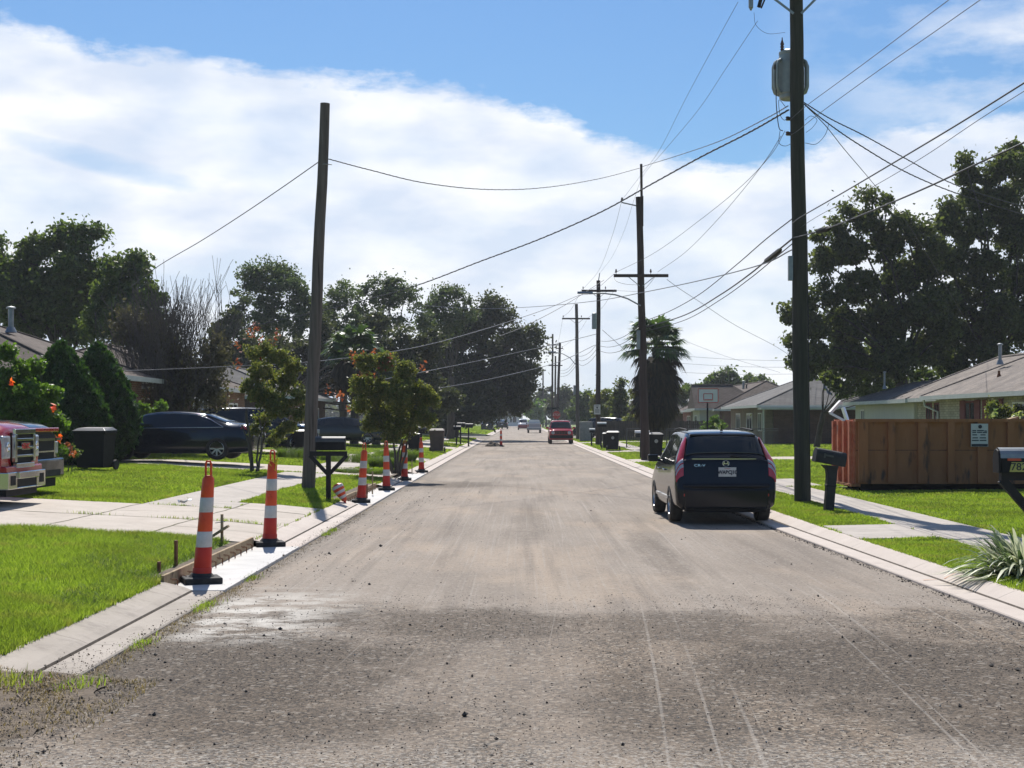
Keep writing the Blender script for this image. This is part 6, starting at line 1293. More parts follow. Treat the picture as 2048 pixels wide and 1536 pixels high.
HC = house('house', 'brown roofed gabled house beyond the garage house on the right', [
    dict(r=(15.3, 25, 118, 147, 2.7, 2.3), wall=br_red, roof=sh_brown, ov=.6, ends=(1, 1)), dict(r=(13.9, 20, 119, 124.5, 2.75, 1.9), wall=W_panel, roof=sh_brown, ov=.4, ends=(0, 1)), dict(r=(14.6, 22, 126, 133, 2.72, 1.2), wall=br_buff, roof=sh_light, ov=.5)])
for (a, b_) in ((135, 137), (140, 142.5)): win_x(HC, 15.9, a, b_, 1.1, 2.2)
win_x(HC, 14.3, 121, 122.6, 1.1, 2.2); win_x(HC, 15.1, 128.4, 130.2, 1.1, 2.2); vent(HC, P(1487, 784, 128), .9, .1); vent(HC, P(1493, 786, 126), .7, .06, 'blackmetal')
HD = house('house', 'farthest right house glimpsed under the palm', [dict(r=(13.5, 23, 176, 192, 2.7, 1.9), wall=br_dark, roof=sh_grey, ov=.6)])
# left houses
L1 = house('house', 'brown hip roofed house at the far left above the conical shrubs', [dict(r=(-26, -13, 43.5, 54.5, 3.35, 2.05), wall=br_red, roof=sh_brown, ov=.6)], .5)
vent(L1, P(22, 664, 48.5), .75, .09, 'galv')
L2 = house('house', 'brick house with white framed window behind the navy sedan', [dict(r=(-22, -12.1, 56.5, 69.5, 3.2, 1.75), wall=br_red, roof=sh_brown, ov=.55)], .5)
win_x(L2, -12.65, 57.9, 60.6, 1.15, 2.95, side=1, panes=3); win_x(L2, -12.65, 65, 67, 1.3, 2.6, side=1); win_y(L2, 57.05, -15.2, -13.4, 1.3, 2.7)
L3 = house('house', 'shaded house under the big oak on the left', [dict(r=(-22, -12.5, 84, 101, 3.2, 1.8), wall=br_dark, roof=sh_grey, ov=.55)], .5); win_x(L3, -13.05, 88, 90, 1.3, 2.6, side=1); win_x(L3, -13.05, 95, 97, 1.3, 2.6, side=1)
L4 = house('house', 'small pale house with white porch posts at the far end of the street', [dict(r=(-7.6, 1.2, 398, 410, 3.0, 1.8), wall=M_['white'], roof=sh_grey, ov=.5)]); win_y(L4, 398.45, -6, -4, 1, 2.4, 'blackmetal'); win_y(L4, 398.45, -2.6, -1, 1, 2.4, 'blackmetal')
m = MB(); [m.b2((-7 + i * 2.4, 396.6, 0), (-6.75 + i * 2.4, 396.85, 2.9)) for i in range(4)]; m.build('porch_posts', M_['white'], L4)
# wooden privacy fence and wall pieces along the right side beyond the bins
def board_fence(x0, x1, Y, h, label, mat):
    t = thing('wooden_fence', label, 'fence', (x0, Y, zt(x0, Y))); m = MB(); L_ = x1 - x0; n = int(L_ / .16)
    for i in range(n): m.b2((i * .16, 0, 0), (i * .16 + .15, .02, h + .03 * math.sin(i * 1.9)))
    m.build('boards', mat, t); m = MB(); m.b2((0, .02, h * .25), (L_, .06, h * .32)); m.b2((0, .02, h * .78), (L_, .06, h * .85)); m.build('rails', mat, t)
darkwood = pmat('dark_fence_wood', (.05, .04, .032), (.10, .08, .065), 6, .9, stretch=(1, 1, .2))
board_fence(6.0, 15.4, 116, 1.6, 'dark board fence behind the bins on the right', darkwood); board_fence(8.0, 13, 150, 1.7, 'dark board fence near the corner on the right', darkwood)

# ================================================================== TREES AND SHRUBS
def leaves_mesh(name, C, size, mat, parent, seed, up=.0, aspect=1.7, smooth=False):
    r = np.random.default_rng(seed); n = len(C); a = r.normal(0, 1, (n, 3)); a[:, 2] *= (1 - up); a /= np.linalg.norm(a, axis=1, keepdims=True)
    if up > 0: a[:, 2] += up * 1.5; a /= np.linalg.norm(a, axis=1, keepdims=True)
    b = r.normal(0, 1, (n, 3)); b -= a * (a * b).sum(1, keepdims=True); b /= np.linalg.norm(b, axis=1, keepdims=True)
    s = (size * np.exp(np.clip(r.normal(0, .28, n), -.6, .4)))[:, None]; l, w = s * aspect / 2, s / 2
    V = np.stack([C - a * l, C + b * w - a * l * .1, C + a * l, C - b * w - a * l * .1], 1)
    return tri_mesh(name, V.reshape(-1, 3), (np.arange(n) * 4)[:, None] + np.arange(4)[None], mat, parent)
def lobe_points(lobes, n, r, clump=.5, shell=.55, per=28, hole=.0):
    """leaf centres: clumps scattered through the outer part of each ellipsoid; returns leaf centres and clump centres"""
    vol = np.array([l[3] * l[4] * l[5] for l in lobes]) ** .72; prob = vol / vol.sum(); nc = max(4, n // per); k = r.choice(len(lobes), nc, p=prob); L_ = np.array(lobes)[k]
    d = r.normal(0, 1, (nc, 3)); d /= np.linalg.norm(d, axis=1, keepdims=True); rad = r.uniform(shell, 1.0, nc) ** .8
    C = L_[:, :3] + d * L_[:, 3:6] * rad[:, None]
    cs = clump * np.exp(r.normal(0, .35, nc)); m = np.repeat(np.arange(nc), per); q = r.normal(0, 1, (len(m), 3)); q /= np.linalg.norm(q, axis=1, keepdims=True)
    q *= (r.uniform(0, 1, len(m)) ** .45)[:, None]; q[:, 2] *= .7
    k = r.uniform(0, 1, len(m)) < .06; q[k] = r.normal(0, 1, (k.sum(), 3)) * .62
    return C[m] + q * cs[m][:, None], C
def limb(m, a, b_, r0, r1, rr, bend=.12, n=6, sides=7):
    a, b_ = Vector(a), Vector(b_); L_ = (b_ - a).length; off = Vector((rr.uniform(-1, 1), rr.uniform(-1, 1), rr.uniform(-.2, .6))) * L_ * bend; pts = []
    for i in range(n + 1):
        u = i / n; pts.append(a.lerp(b_, u) + off * math.sin(math.pi * u) + Vector((rr.uniform(-1, 1), rr.uniform(-1, 1), rr.uniform(-1, 1))) * L_ * .012 * (0 < i < n))
    m.tube(pts, [r0 + (r1 - r0) * (i / n) ** .8 for i in range(n + 1)], sides, cap=False); return pts
def tree(label, base, circles, Y, n, leaf=.22, mat='leaf_dark', cat='tree', name='tree', group=None, trunk=.3, depth=1.0, clump=.6, seed=1, fork=.35, extra=None, bark='bark', shell=.5, twigs=80, per=28, stems=1, leafup=0, yoff=None, cov=8):
    """circles: silhouette discs (px, py, radius px) at distance Y, each given its own depth"""
    rr = random.Random(seed); r = np.random.default_rng(seed); lobes = []
    for i, (px, py, rp) in enumerate(circles):
        rad = rp / F * Y; c = P(px, py, Y); dy = (rr.uniform(-1, 1) * depth * rad * .9) if yoff is None else yoff[i]; k = (Y + dy) / Y
        c = P(px, py, Y + dy); rad *= k; lobes.append((c.x, c.y, c.z, rad * .84, rad * .95, rad * .84))
    bx = Vector(base); t = thing(name, label, cat, (0, 0, 0), 0, group); t.location = bx
    clump = clump * .72; leaf = leaf * .54; area = sum(l[3] * l[5] for l in lobes) * math.pi * .6; per = int(min(90, 2.1 * clump * clump * 3.14 / (leaf * leaf * .85)))
    per = max(14, per); n = int(1.25 * cov * area / (math.pi * clump * clump) * per); n = min(n, 90000)
    pts, cl = lobe_points(lobes, n, r, clump, shell, per); pts = pts - np.array(bx); cl = cl - np.array(bx)
    ok = pts[:, 2] > .05; leaves_mesh('crown', pts[ok], leaf, M_[mat], t, seed + 1, up=leafup)
    m = MB(); H = max(l[2] for l in lobes) - bx.z; top = Vector((0, 0, H * fork))
    cen = np.mean([l[:3] for l in lobes], 0) - np.array(bx); 
    if stems == 1:
        top.x = cen[0] * fork * .4; limb(m, (0, 0, -.2), top, trunk, trunk * .72, rr, .04, 8, 12); starts = [top]
    else:
        starts = []
        for k in range(stems): a = 6.28 * k / stems + rr.uniform(-.4, .4); e = Vector((math.cos(a) * .35 * H * .3, math.sin(a) * .35 * H * .3, H * fork * rr.uniform(.8, 1.15))); limb(m, (math.cos(a) * .1, math.sin(a) * .1, -.1), e, trunk, trunk * .6, rr, .08, 7, 8); starts.append(e)
    ends = []
    for l in lobes:
        c = Vector(l[:3]) - bx; s0 = min(starts, key=lambda q: (q - c).length); ends += limb(m, s0, c, trunk * .30 * min(1, .4 + l[3] / 3), trunk * .07, rr, .14, 7, 7)[3:]
    for k in range(twigs):
        c = Vector(cl[rr.randrange(len(cl))]); s0 = min(ends, key=lambda q: (q - c).length); limb(m, s0, c, trunk * .07, trunk * .02, rr, .12, 3, 4)
    m.build('trunk', M_[bark], t)
    if extra: extra(t, pts, cl, r)
    return t
M_['leaf_dark'] = leafmat('dark_foliage', (.042, .060, .025), (.12, .14, .055), .46, .5, .3); M_['leaf_mid'] = leafmat('green_foliage', (.045, .075, .024), (.115, .15, .05), .44, .5)
M_['leaf_pine'] = leafmat('pine_needles', (.042, .068, .036), (.11, .14, .075), .38, .55); M_['leaf_bright'] = leafmat('bright_foliage', (.06, .12, .02), (.12, .20, .035), .45, .45)
M_['leaf_olive'] = leafmat('olive_crepe_foliage', (.085, .125, .034), (.215, .205, .07), .42, .5); M_['leaf_brown'] = leafmat('dry_brown_foliage', (.075, .07, .05), (.15, .135, .095), .25, .7, .2)
M_['leaf_thuja'] = leafmat('thuja_sprays', (.016, .045, .010), (.05, .11, .022), .28, .5); M_['flower_pink'] = leafmat('crepe_blossom', (.20, .045, .035), (.30, .10, .07), .45, .6); M_['flower_orange'] = leafmat('orange_petals', (.75, .09, .02), (.85, .16, .04), .45, .5)
M_['leaf_oak'] = leafmat('oak_foliage', (.038, .048, .026), (.09, .10, .055), .36, .5); M_['varieg'] = leafmat('striped_leaves', (.18, .26, .09), (.60, .62, .38), .35, .45, .4, 1.15)
BG = 'trees behind the left houses'; BR = 'tall trees behind the right house'
tree('big dark round-topped tree at the far left above the brown roof', (-25, 82, .5), [(30, 560, 55), (70, 500, 36), (120, 480, 34), (165, 478, 32), (195, 468, 16), (150, 462, 16), (150, 540, 55), (60, 630, 60), (150, 630, 65), (-20, 540, 50), (20, 590, 50), (110, 590, 60), (200, 560, 38), (0, 490, 14)], 82, 42000, .26, 'leaf_mid', trunk=.5, cov=13, clump=.75, seed=11, group=BG, fork=.3, per=34)
tree('broad dark green tree between the big left tree and the bare tree', (-20.5, 76, .5), [(250, 545, 38), (280, 530, 26), (235, 590, 55), (290, 590, 42), (250, 650, 55), (210, 640, 48), (300, 650, 40), (320, 700, 40), (215, 530, 18)], 76, 26000, .24, 'leaf_mid', trunk=.35, clump=.65, seed=12, group=BG, cov=10)
# bare twisted tree
def bare_tree(base, Y):
    rr = random.Random(5); M_['greybark'] = pmat('dead_grey_bark', (.085, .072, .062), (.15, .13, .115), 8, .9); t = thing('bare_tree', 'leafless tree with many upright twisted grey branches behind the navy sedan', 'tree', base); m = MB(); H = P(0, 505, Y).z - base.z
    def grow(p, d, L_, r_, lv):
        n = 7; pts = [p.copy()]; q = p.copy(); dd = d.copy()
        for i in range(n):
            dd = (dd + Vector((rr.uniform(-1, 1), rr.uniform(-1, 1), rr.uniform(-.1, .5))) * .17).normalized(); q = q + dd * L_ / n; pts.append(q.copy())
        m.tube(pts, [max(.010, .8 * r_ * (1 - .62 * i / n)) for i in range(n + 1)], 5 if lv else 8, cap=False, mi=0)
        if lv >= 4: return
        for k in range((4 if lv > 1 else 3) if lv else 9):
            f = rr.uniform(.30, 1) if lv else rr.uniform(.0, .5); i = min(n, int(f * n)); a = rr.uniform(0, 6.28)
            nd = (dd + Vector((math.cos(a), math.sin(a), rr.uniform(.1, .7))) * (.42 if lv else .55)).normalized(); 
            if nd.z < .35: nd.z = .5; nd.normalize()
            grow(pts[i], nd, 1.12 * L_ * (rr.uniform(.62, .82) if lv else rr.uniform(.8, 1.2)), r_ * .58, lv + 1)
    for k in range(3): a = 2.1 * k; grow(Vector((math.cos(a) * .15, math.sin(a) * .15, -.1)), Vector((math.cos(a) * .2, math.sin(a) * .2, 1)).normalized(), H * .36, .12, 0)
    zs = [v[2] for v in m.V]; xs = [v[0] for v in m.V]; k = H / max(zs)
    m.V = [(v[0] * k * .78, v[1] * k * .7, v[2] * k) for v in m.V]
    m.build('branches', M_['greybark'], t)
    r = np.random.default_rng(3); B_ = np.array(base)
    lob = [tuple(P(a, b_, Y)) + (c / F * Y,) * 3 for a, b_, c in ((270, 650, 40), (320, 700, 55), (390, 750, 55), (430, 710, 40), (350, 790, 55), (420, 790, 40), (250, 670, 35))]
    pts, cl = lobe_points(lob, 10500, r, .4, .1, 26); pts = pts - B_; leaves_mesh('dead_foliage', pts[pts[:, 2] > .1], .085, M_['leaf_brown'], t, 9)
    return t
bare_tree(Vector((-12.6, 55.2, .6)), 55.2)
PG = 'tall pines behind the left houses'
def pine(label, px, circles, Y, seed, n=17000): return tree(label, ((px - VX) / F * Y, Y, .4), circles, Y, n, .24, 'leaf_pine', 'pine tree', 'pine_tree', PG, .34, 1.0, .85, seed, .42, shell=.6, per=46, twigs=60, cov=9)
pine('tallest and leftmost pine, just left of the bare leaning pole', 540, [(500, 555, 26), (535, 545, 30), (570, 548, 26), (520, 585, 38), (575, 590, 36), (485, 600, 25), (600, 570, 20), (610, 610, 26), (540, 640, 40), (480, 650, 28), (590, 650, 34), (470, 620, 16)], 112, 21, 26000)
pine('narrow dark pine just right of the bare leaning pole', 685, [(680, 578, 22), (665, 600, 24), (700, 600, 22), (655, 640, 30), (700, 650, 30), (675, 680, 36)], 112, 22)
pine('bright green flat-topped pine, third from the left', 778, [(760, 568, 20), (785, 568, 20), (735, 590, 22), (810, 590, 22), (770, 600, 26), (835, 612, 18), (720, 622, 18), (760, 650, 22), (800, 650, 24), (850, 640, 18)], 116, 23)
pine('dark pine merging into the oak on its right', 900, [(890, 590, 22), (918, 586, 20), (872, 612, 24), (925, 612, 22), (900, 640, 34), (860, 650, 26), (940, 632, 22)], 122, 24)
tree('huge dark oak whose crown leans over the left edge of the street', (-6.2, 133, .5), [(988, 606, 22), (1010, 628, 24), (970, 640, 36), (940, 660, 42), (1040, 668, 24), (1070, 662, 18), (1082, 680, 14), (1020, 690, 42), (1060, 700, 24), (900, 690, 48), (980, 730, 56), (1035, 745, 36), (920, 760, 58), (1060, 740, 18), (870, 720, 44), (1010, 790, 42), (960, 800, 50), (1050, 780, 22), (890, 800, 44), (1040, 810, 20), (930, 830, 26), (870, 790, 36), (900, 845, 22), (860, 830, 30), (915, 820, 30), (985, 835, 14)], 133, 60000, .30, 'leaf_oak', 'oak tree', 'oak_tree', None, .75, 1.0, 1.0, 31, .22, per=36, twigs=160, cov=13)
tree('dark leafy tree behind the crepe myrtle, left of the oak', (-17, 100, .5), [(800, 700, 44), (770, 760, 46), (840, 760, 44), (720, 760, 40), (820, 810, 36), (700, 700, 30), (860, 690, 30), (740, 690, 30), (750, 650, 30), (860, 820, 30), (780, 830, 30), (900, 800, 26)], 100, 24000, .26, 'leaf_oak', trunk=.35, clump=.8, seed=32, group=BG, cov=15)
tree('dense dark tree directly behind the bare leaning pole', (-22, 105, .5), [(640, 700, 40), (600, 720, 45), (660, 760, 40), (560, 700, 40), (500, 700, 35), (610, 780, 40), (540, 760, 40), (470, 740, 40), (640, 650, 20), (450, 660, 30), (440, 700, 34), (470, 640, 22)], 105, 22000, .26, 'leaf_oak', trunk=.35, clump=.8, seed=33, group=BG, cov=15)
# right trees
tree('tall dark leafy tree directly right of the near pole, crown ragged at the top', (20.5, 80, .3), [(1742, 390, 17), (1775, 408, 20), (1800, 440, 26), (1700, 425, 18), (1735, 440, 28), (1680, 450, 24), (1640, 470, 20), (1835, 470, 30), (1770, 490, 42), (1700, 500, 40), (1645, 520, 30), (1850, 530, 36), (1800, 560, 48), (1720, 570, 44), (1660, 585, 34), (1615, 600, 24), (1585, 625, 24), (1625, 650, 34), (1690, 650, 48), (1770, 640, 54), (1850, 620, 50), (1590, 680, 26), (1640, 710, 32), (1600, 725, 24), (1700, 720, 46), (1790, 720, 50), (1860, 700, 46), (1620, 745, 14), (1872, 500, 30), (1880, 590, 36), (1885, 660, 34)], 80, 74000, .24, 'leaf_dark', group=BR, trunk=.45, clump=.62, seed=41, fork=.3, per=30, twigs=220, cov=11)
tree('tallest dark tree at the right edge above the near roof', (26, 82, .3), [(2030, 300, 20), (2010, 330, 28), (1985, 350, 24), (1930, 322, 14), (1935, 350, 22), (2050, 350, 40), (1955, 395, 30), (1905, 418, 22), (2010, 410, 44), (1890, 450, 26), (1945, 460, 40), (2030, 480, 48), (1905, 520, 38), (1970, 540, 50), (2050, 560, 50), (1910, 600, 44), (1990, 630, 55), (2060, 660, 50), (1920, 680, 48), (1980, 710, 40), (2050, 740, 40), (1910, 730, 36), (2090, 450, 50), (2090, 600, 50)], 82, 60000, .24, 'leaf_dark', group=BR, trunk=.5, clump=.62, seed=42, fork=.3, per=30, twigs=200, cov=12)
tree('lower bright yellow-green tree beneath the tall right trees', (17.0, 86, .3), [(1690, 700, 28), (1670, 730, 28), (1710, 730, 38), (1740, 760, 44), (1660, 755, 22), (1800, 780, 36), (1690, 770, 30), (1850, 760, 30), (1760, 700, 30)], 86, 15000, .22, 'leaf_mid', trunk=.2, clump=.5, seed=43)
RG = 'distant trees over the right hand roofs'
for i, (lb, px, Y, cs) in enumerate((('rounded distant tree with the highest crown over the brown gable', 1450, 172, [(1445, 748, 16), (1430, 765, 20), (1462, 760, 20), (1450, 785, 30), (1480, 775, 22), (1500, 762, 18), (1410, 785, 22)]), ('distant tree right of the rounded one, behind the grey roof', 1520, 172, [(1520, 768, 20), (1500, 775, 20), (1540, 780, 16), (1520, 790, 24)]), ('small distant tree immediately right of the palm', 1385, 172, [(1385, 778, 18), (1375, 795, 24), (1405, 795, 20), (1360, 790, 14)]))):
    tree(lb, ((px - VX) / F * Y, Y, .2), cs, Y, 6500, .42, 'leaf_mid', trunk=.3, clump=.8, seed=50 + i, group=RG, twigs=30)
FG = 'trees closing the far end of the street'
for i, (lb, px, Y, cs, mt, n) in enumerate((
    ('dark pointed conifer between the third pole and the palm', 1240, 135, [(1240, 765, 9), (1240, 785, 14), (1236, 805, 20), (1245, 825, 24), (1240, 845, 26)], 'leaf_dark', 9000),
    ('olive tree right behind the pole with the white notice', 1210, 140, [(1212, 790, 16), (1200, 805, 18), (1225, 815, 18), (1205, 830, 22)], 'leaf_olive', 6000),
    ('yellowish leafy tree left of the palm trunk', 1275, 128, [(1272, 790, 14), (1280, 815, 18), (1268, 840, 18), (1290, 835, 14)], 'leaf_olive', 5500),
    ('green tree between the fourth and third poles', 1172, 190, [(1170, 790, 14), (1160, 805, 16), (1180, 808, 14), (1170, 828, 20), (1150, 830, 18)], 'leaf_mid', 6000),
    ('dark tree group left of the fourth pole at the end', 1130, 260, [(1128, 785, 16), (1140, 800, 18), (1115, 805, 16), (1130, 822, 20), (1105, 820, 14)], 'leaf_oak', 7000),
    ('light green bushy tree over the pale pickup', 1070, 300, [(1070, 815, 14), (1060, 825, 14), (1085, 822, 14), (1075, 835, 12)], 'leaf_bright', 5000),
    ('grey green tree at the very end of the street', 1092, 340, [(1092, 780, 10), (1085, 795, 14), (1100, 798, 14), (1090, 815, 18), (1060, 805, 12)], 'leaf_oak', 6000),
    ('dark tree left of the street end behind the oak trunk', 1015, 330, [(1015, 815, 20), (1000, 800, 22), (1035, 810, 16), (985, 815, 22), (960, 805, 26)], 'leaf_oak', 8000))):
    tree(lb, ((px - VX) / F * Y, Y, .1), cs, Y, n, .0021 * Y, mt, trunk=.25, clump=.0045 * Y, seed=60 + i, group=FG, twigs=20, fork=.3)
# far wooded skyline both sides, one mass
r = np.random.default_rng(77); lob = []
for k in range(150):
    x = r.uniform(-260, 260)
    if abs(x) < 6: continue
    lob.append((x, r.uniform(420, 470), r.uniform(1.5, 4), r.uniform(4, 8), 4, r.uniform(3, 5.5)))
pts, cl = lobe_points(lob, 60000, r, 2.2, .4, 30); tag(leaves_mesh('distant_wood', pts[pts[:, 2] > 0], 1.1, M_['leaf_oak'], None, 5), 'low dark wood along the horizon beyond the houses', 'wood', None, 'stuff')
# crepe myrtles
def blossoms(spots, Y, size=.24, per=14, mat='flower_pink', name='blossom', leaf=.06):
    def f(t, pts, cl, r):
        for (px, py) in spots:
            c = np.array(P(px, py, Y + r.uniform(-.5, .2))) - np.array(t.location); q = r.normal(0, 1, (per, 3)) * np.array([.6, .6, 1.0]) * size * .42; leaves_mesh(name, c + q, leaf, M_[mat], t, int(px))
    return f
tree('many stemmed crepe myrtle with red blossom beside the navy sedan tail', ((530 - VX) / F * 45, 43.2, .4), [(530, 700, 22), (505, 705, 18), (560, 715, 24), (590, 735, 24), (520, 745, 30), (570, 765, 34), (600, 790, 24), (530, 790, 34), (495, 775, 20), (560, 815, 34), (600, 830, 20), (525, 840, 26), (560, 862, 20), (545, 880, 16), (510, 860, 16), (580, 850, 18)], 43.2, 15000, .075, 'leaf_olive', 'crepe myrtle', 'crepe_myrtle', None, .035, 1.0, .15, 71, .45, blossoms([(500, 668), (515, 655), (555, 668), (478, 690), (525, 702), (476, 725), (505, 660), (545, 688), (520, 680)], 43.2), 'barkgrey', .15, 140, 16, 7, cov=7)
tree('round crepe myrtle with pink blossom, bushy and low, beyond the second mailbox gap', ((792 - VX) / F * 45.5, 45.5, .35), [(730, 725, 26), (770, 722, 26), (810, 745, 28), (715, 770, 22), (750, 775, 38), (800, 790, 42), (840, 790, 32), (868, 800, 18), (720, 810, 22), (760, 830, 38), (810, 845, 38), (850, 835, 24), (780, 868, 26), (740, 850, 20)], 45.5, 24000, .075, 'leaf_olive', 'crepe myrtle', 'crepe_myrtle', None, .045, 1.0, .15, 72, .3, blossoms([(705, 712), (728, 715), (745, 708), (765, 715), (735, 738), (762, 735), (748, 758), (640 + 42, 795), (655, 780), (677, 790), (697, 818), (712, 725), (780, 722), (845, 735), (722, 748)], 45.5), 'barkgrey', .1, 160, 16, 6, cov=9.5)
# conical thujas
def thuja(label, pxb, prof, Y, zb, n, seed):
    r = np.random.default_rng(seed); base = Vector(((pxb - VX) / F * Y, Y, zb)); t = thing('conical_shrub', label, 'conifer shrub', base, 0, 'conical evergreen shrubs at the left')
    z = np.array([p[0] for p in prof]); rad = np.array([p[1] for p in prof]); H = z[-1]
    u = r.uniform(0, H, n * 2); rr_ = np.interp(u, z, rad); keep = r.uniform(0, rad.max(), n * 2) < rr_; u = u[keep][:n]; rr_ = np.interp(u, z, rad); a = r.uniform(0, 2 * np.pi, len(u))
    bump = 1 + .07 * np.sin(a * 9 + u * 5) + .06 * np.sin(a * 17 - u * 11) + .04 * np.sin(u * 19 + a * 4); q = rr_ * bump * (1 - .32 * r.uniform(0, 1, len(u)) ** 2.2)
    C = np.stack([q * np.cos(a), q * np.sin(a), u], 1); leaves_mesh('foliage', C, .085, M_['leaf_thuja'], t, seed, up=.6, aspect=2.4)
    m = MB(); m.tube([(0, 0, -.1), (0, 0, H * .9)], [.10, .02], 8); m.build('trunk', M_['bark'], t); return t
thuja('fat conical evergreen shrub, left of the pair, in front of the brown roofed house', 122, [(0, .55), (.4, .95), (.9, 1.2), (1.5, 1.22), (2.1, 1.0), (2.7, .68), (3.2, .36), (3.55, .05)], 42.5, .55, 26000, 81)
thuja('fat conical evergreen shrub, right of the pair, beside the navy sedan', 196, [(0, .5), (.4, .95), (.9, 1.12), (1.5, 1.12), (2.1, .95), (2.7, .66), (3.2, .40), (3.6, .05)], 45.5, .6, 26000, 82)
# hibiscus
tree('glossy leafy hibiscus bush with orange flowers at the left edge', ((55 - VX) / F * 36, 36, .45), [(15, 705, 20), (45, 740, 26), (75, 735, 18), (10, 760, 34), (60, 790, 34), (100, 790, 20), (20, 820, 40), (80, 840, 34), (115, 845, 20), (50, 870, 36), (100, 890, 24), (0, 880, 34), (130, 900, 12)], 36, 13000, .10, 'leaf_bright', 'hibiscus', 'hibiscus_bush', None, .05, 1.0, .22, 83, .25, blossoms([(107, 814), (117, 878), (24, 766)], 35.2, .11, 9, 'flower_orange', 'flower', .09), 'barkgrey', .1, 120, 14, 5, cov=15)
tree('low flowering shrub by the black bin on the left lawn', ((140 - VX) / F * 37.5, 37.5, .5), [(138, 900, 14), (150, 905, 10), (128, 908, 10)], 37.5, 1600, .07, 'leaf_mid', 'shrub', 'shrub', None, .02, 1, .12, 84, .3, blossoms([(134, 892), (140, 898), (147, 905)], 37, .12, 12, 'flower_pink', 'flower', .07), 'barkgrey', .1, 20, 12, 3)
tree('pale striped shrub between the conical shrubs and the sedan', ((235 - VX) / F * 49, 49.5, .6), [(232, 838, 14), (250, 840, 12), (215, 842, 10), (262, 822, 16), (280, 818, 18), (300, 825, 16), (320, 815, 14)], 49.5, 3500, .10, 'leaf_bright', 'shrub', 'shrub', None, .02, 1, .16, 85, .3, None, 'barkgrey', .1, 20, 12, 3)
tree('tall rose bush with white flowers by the basketball pole on the right', ((1430 - VX) / F * 86, 86, .3), [(1418, 848, 9), (1430, 840, 11), (1443, 852, 9), (1410, 858, 8), (1425, 860, 10)], 86, 2200, .10, 'leaf_bright', 'shrub', 'shrub', None, .03, 1, .18, 86, .3, blossoms([(1440, 855), (1446, 862), (1432, 851)], 85, .12, 10, 'varieg', 'flower', .1), 'barkgrey', .1, 20, 12, 3)
tree('leafy plant with pale blooms beside the near right house', ((2010 - VX) / F * 52, 51, .3), [(1985, 815, 18), (2010, 822, 18), (2040, 820, 16), (2000, 835, 16), (2030, 838, 14)], 51, 3000, .11, 'leaf_olive', 'shrub', 'shrub', None, .03, 1, .2, 87, .3, blossoms([(2040, 828), (2028, 834), (1990, 826)], 50, .12, 12, 'varieg', 'flower', .1), 'barkgrey', .1, 20, 12, 3)
# grassy garden clumps
def tuft(label, px, Y, n, h, w, rad, mat, seed, lean=1.1, name='grass_clump', cat='ornamental grass', x=None):
    b = onland(px, Y) if x is None else Vector((x, Y, zt(x, Y))); r = np.random.default_rng(seed); a = r.uniform(0, 6.28, n); q = rad * np.sqrt(r.uniform(0, 1, n)); pts = np.stack([b.x + q * np.cos(a), b.y + q * np.sin(a), np.full(n, b.z)], 1)
    o = blades(name, pts, h, w, lean, M_[mat], seed, .8); return tag(o, label, cat)
tuft('loose clump of tall green grass by the drive behind the mailbox', 600, 57, 1500, .45, .02, .9, 'weed', 1); tuft('spreading green garden clump left of the brown bin', 850, 60, 2600, .5, .025, .75, 'weed', 2, x=-4.95); tuft('dark green clump under the far crepe myrtle', 815, 52, 1500, .40, .025, .5, 'weed', 3, x=-4.75); tuft('grass clump right of the left mailbox post', 700, 56, 1800, .4, .02, 1.2, 'weed', 4)
tuft('low dark ground cover bed around the far crepe myrtle', 775, 46.5, 2600, .16, .02, .8, 'weed', 5, x=-5.0)
# variegated clump at the right
def strap_plant(label, base, n, L_, w, mat, seed):
    r = random.Random(seed); t = thing('striped_leaf_plant', label, 'garden plant', base); V = []; Fc = []
    for i in range(n):
        a = r.uniform(0, 6.28); q = r.uniform(0, .42) ** 1.0; el = r.uniform(.15, 1.35); l = L_ * r.uniform(.55, 1.15); p = Vector((math.cos(a) * q * .8, math.sin(a) * q * .8, 0)); d = Vector((math.cos(a) * math.cos(el), math.sin(a) * math.cos(el), math.sin(el))); s = Vector((-math.sin(a), math.cos(a), 0)); k = 7; b0 = len(V); ww = w * r.uniform(.7, 1.2)
        for j in range(k + 1):
            u = j / k; c = p + d * l * u + Vector((0, 0, -1)) * l * .62 * u ** 2.4 * (1.1 - math.sin(el) * .55); c.z = max(c.z, .02); wd = ww * (math.sin(math.pi * min(1, .12 + u * .88)) ** .7); V += [tuple(c - s * wd / 2), tuple(c + s * wd / 2)]
        Fc += [(b0 + 2 * j, b0 + 2 * j + 1, b0 + 2 * j + 3, b0 + 2 * j + 2) for j in range(k)]
    tri_mesh('leaf_clump', V, Fc, mat, t, smooth=True); return t
vm, nt, N, L, bs = new_mat('striped_strap_leaf'); g_ = N.new('ShaderNodeNewGeometry'); cr = N.new('ShaderNodeValToRGB'); cr.color_ramp.interpolation = 'CONSTANT'; cr.color_ramp.elements[0].color = (.07, .12, .035, 1); cr.color_ramp.elements[1].color = (.62, .64, .42, 1); cr.color_ramp.elements[1].position = .55; e = cr.color_ramp.elements.new(.3); e.color = (.20, .27, .10, 1); L.new(g_.outputs['Random Per Island'], cr.inputs[0]); L.new(cr.outputs[0], bs.inputs['Base Color']); bs.inputs['Roughness'].default_value = .4
tr = N.new('ShaderNodeBsdfTranslucent'); L.new(cr.outputs[0], tr.inputs[0]); mxs = N.new('ShaderNodeMixShader'); mxs.inputs[0].default_value = .35; L.new(bs.outputs[0], mxs.inputs[1]); L.new(tr.outputs[0], mxs.inputs[2]); L.new(mxs.outputs[0], N['Material Output'].inputs[0])
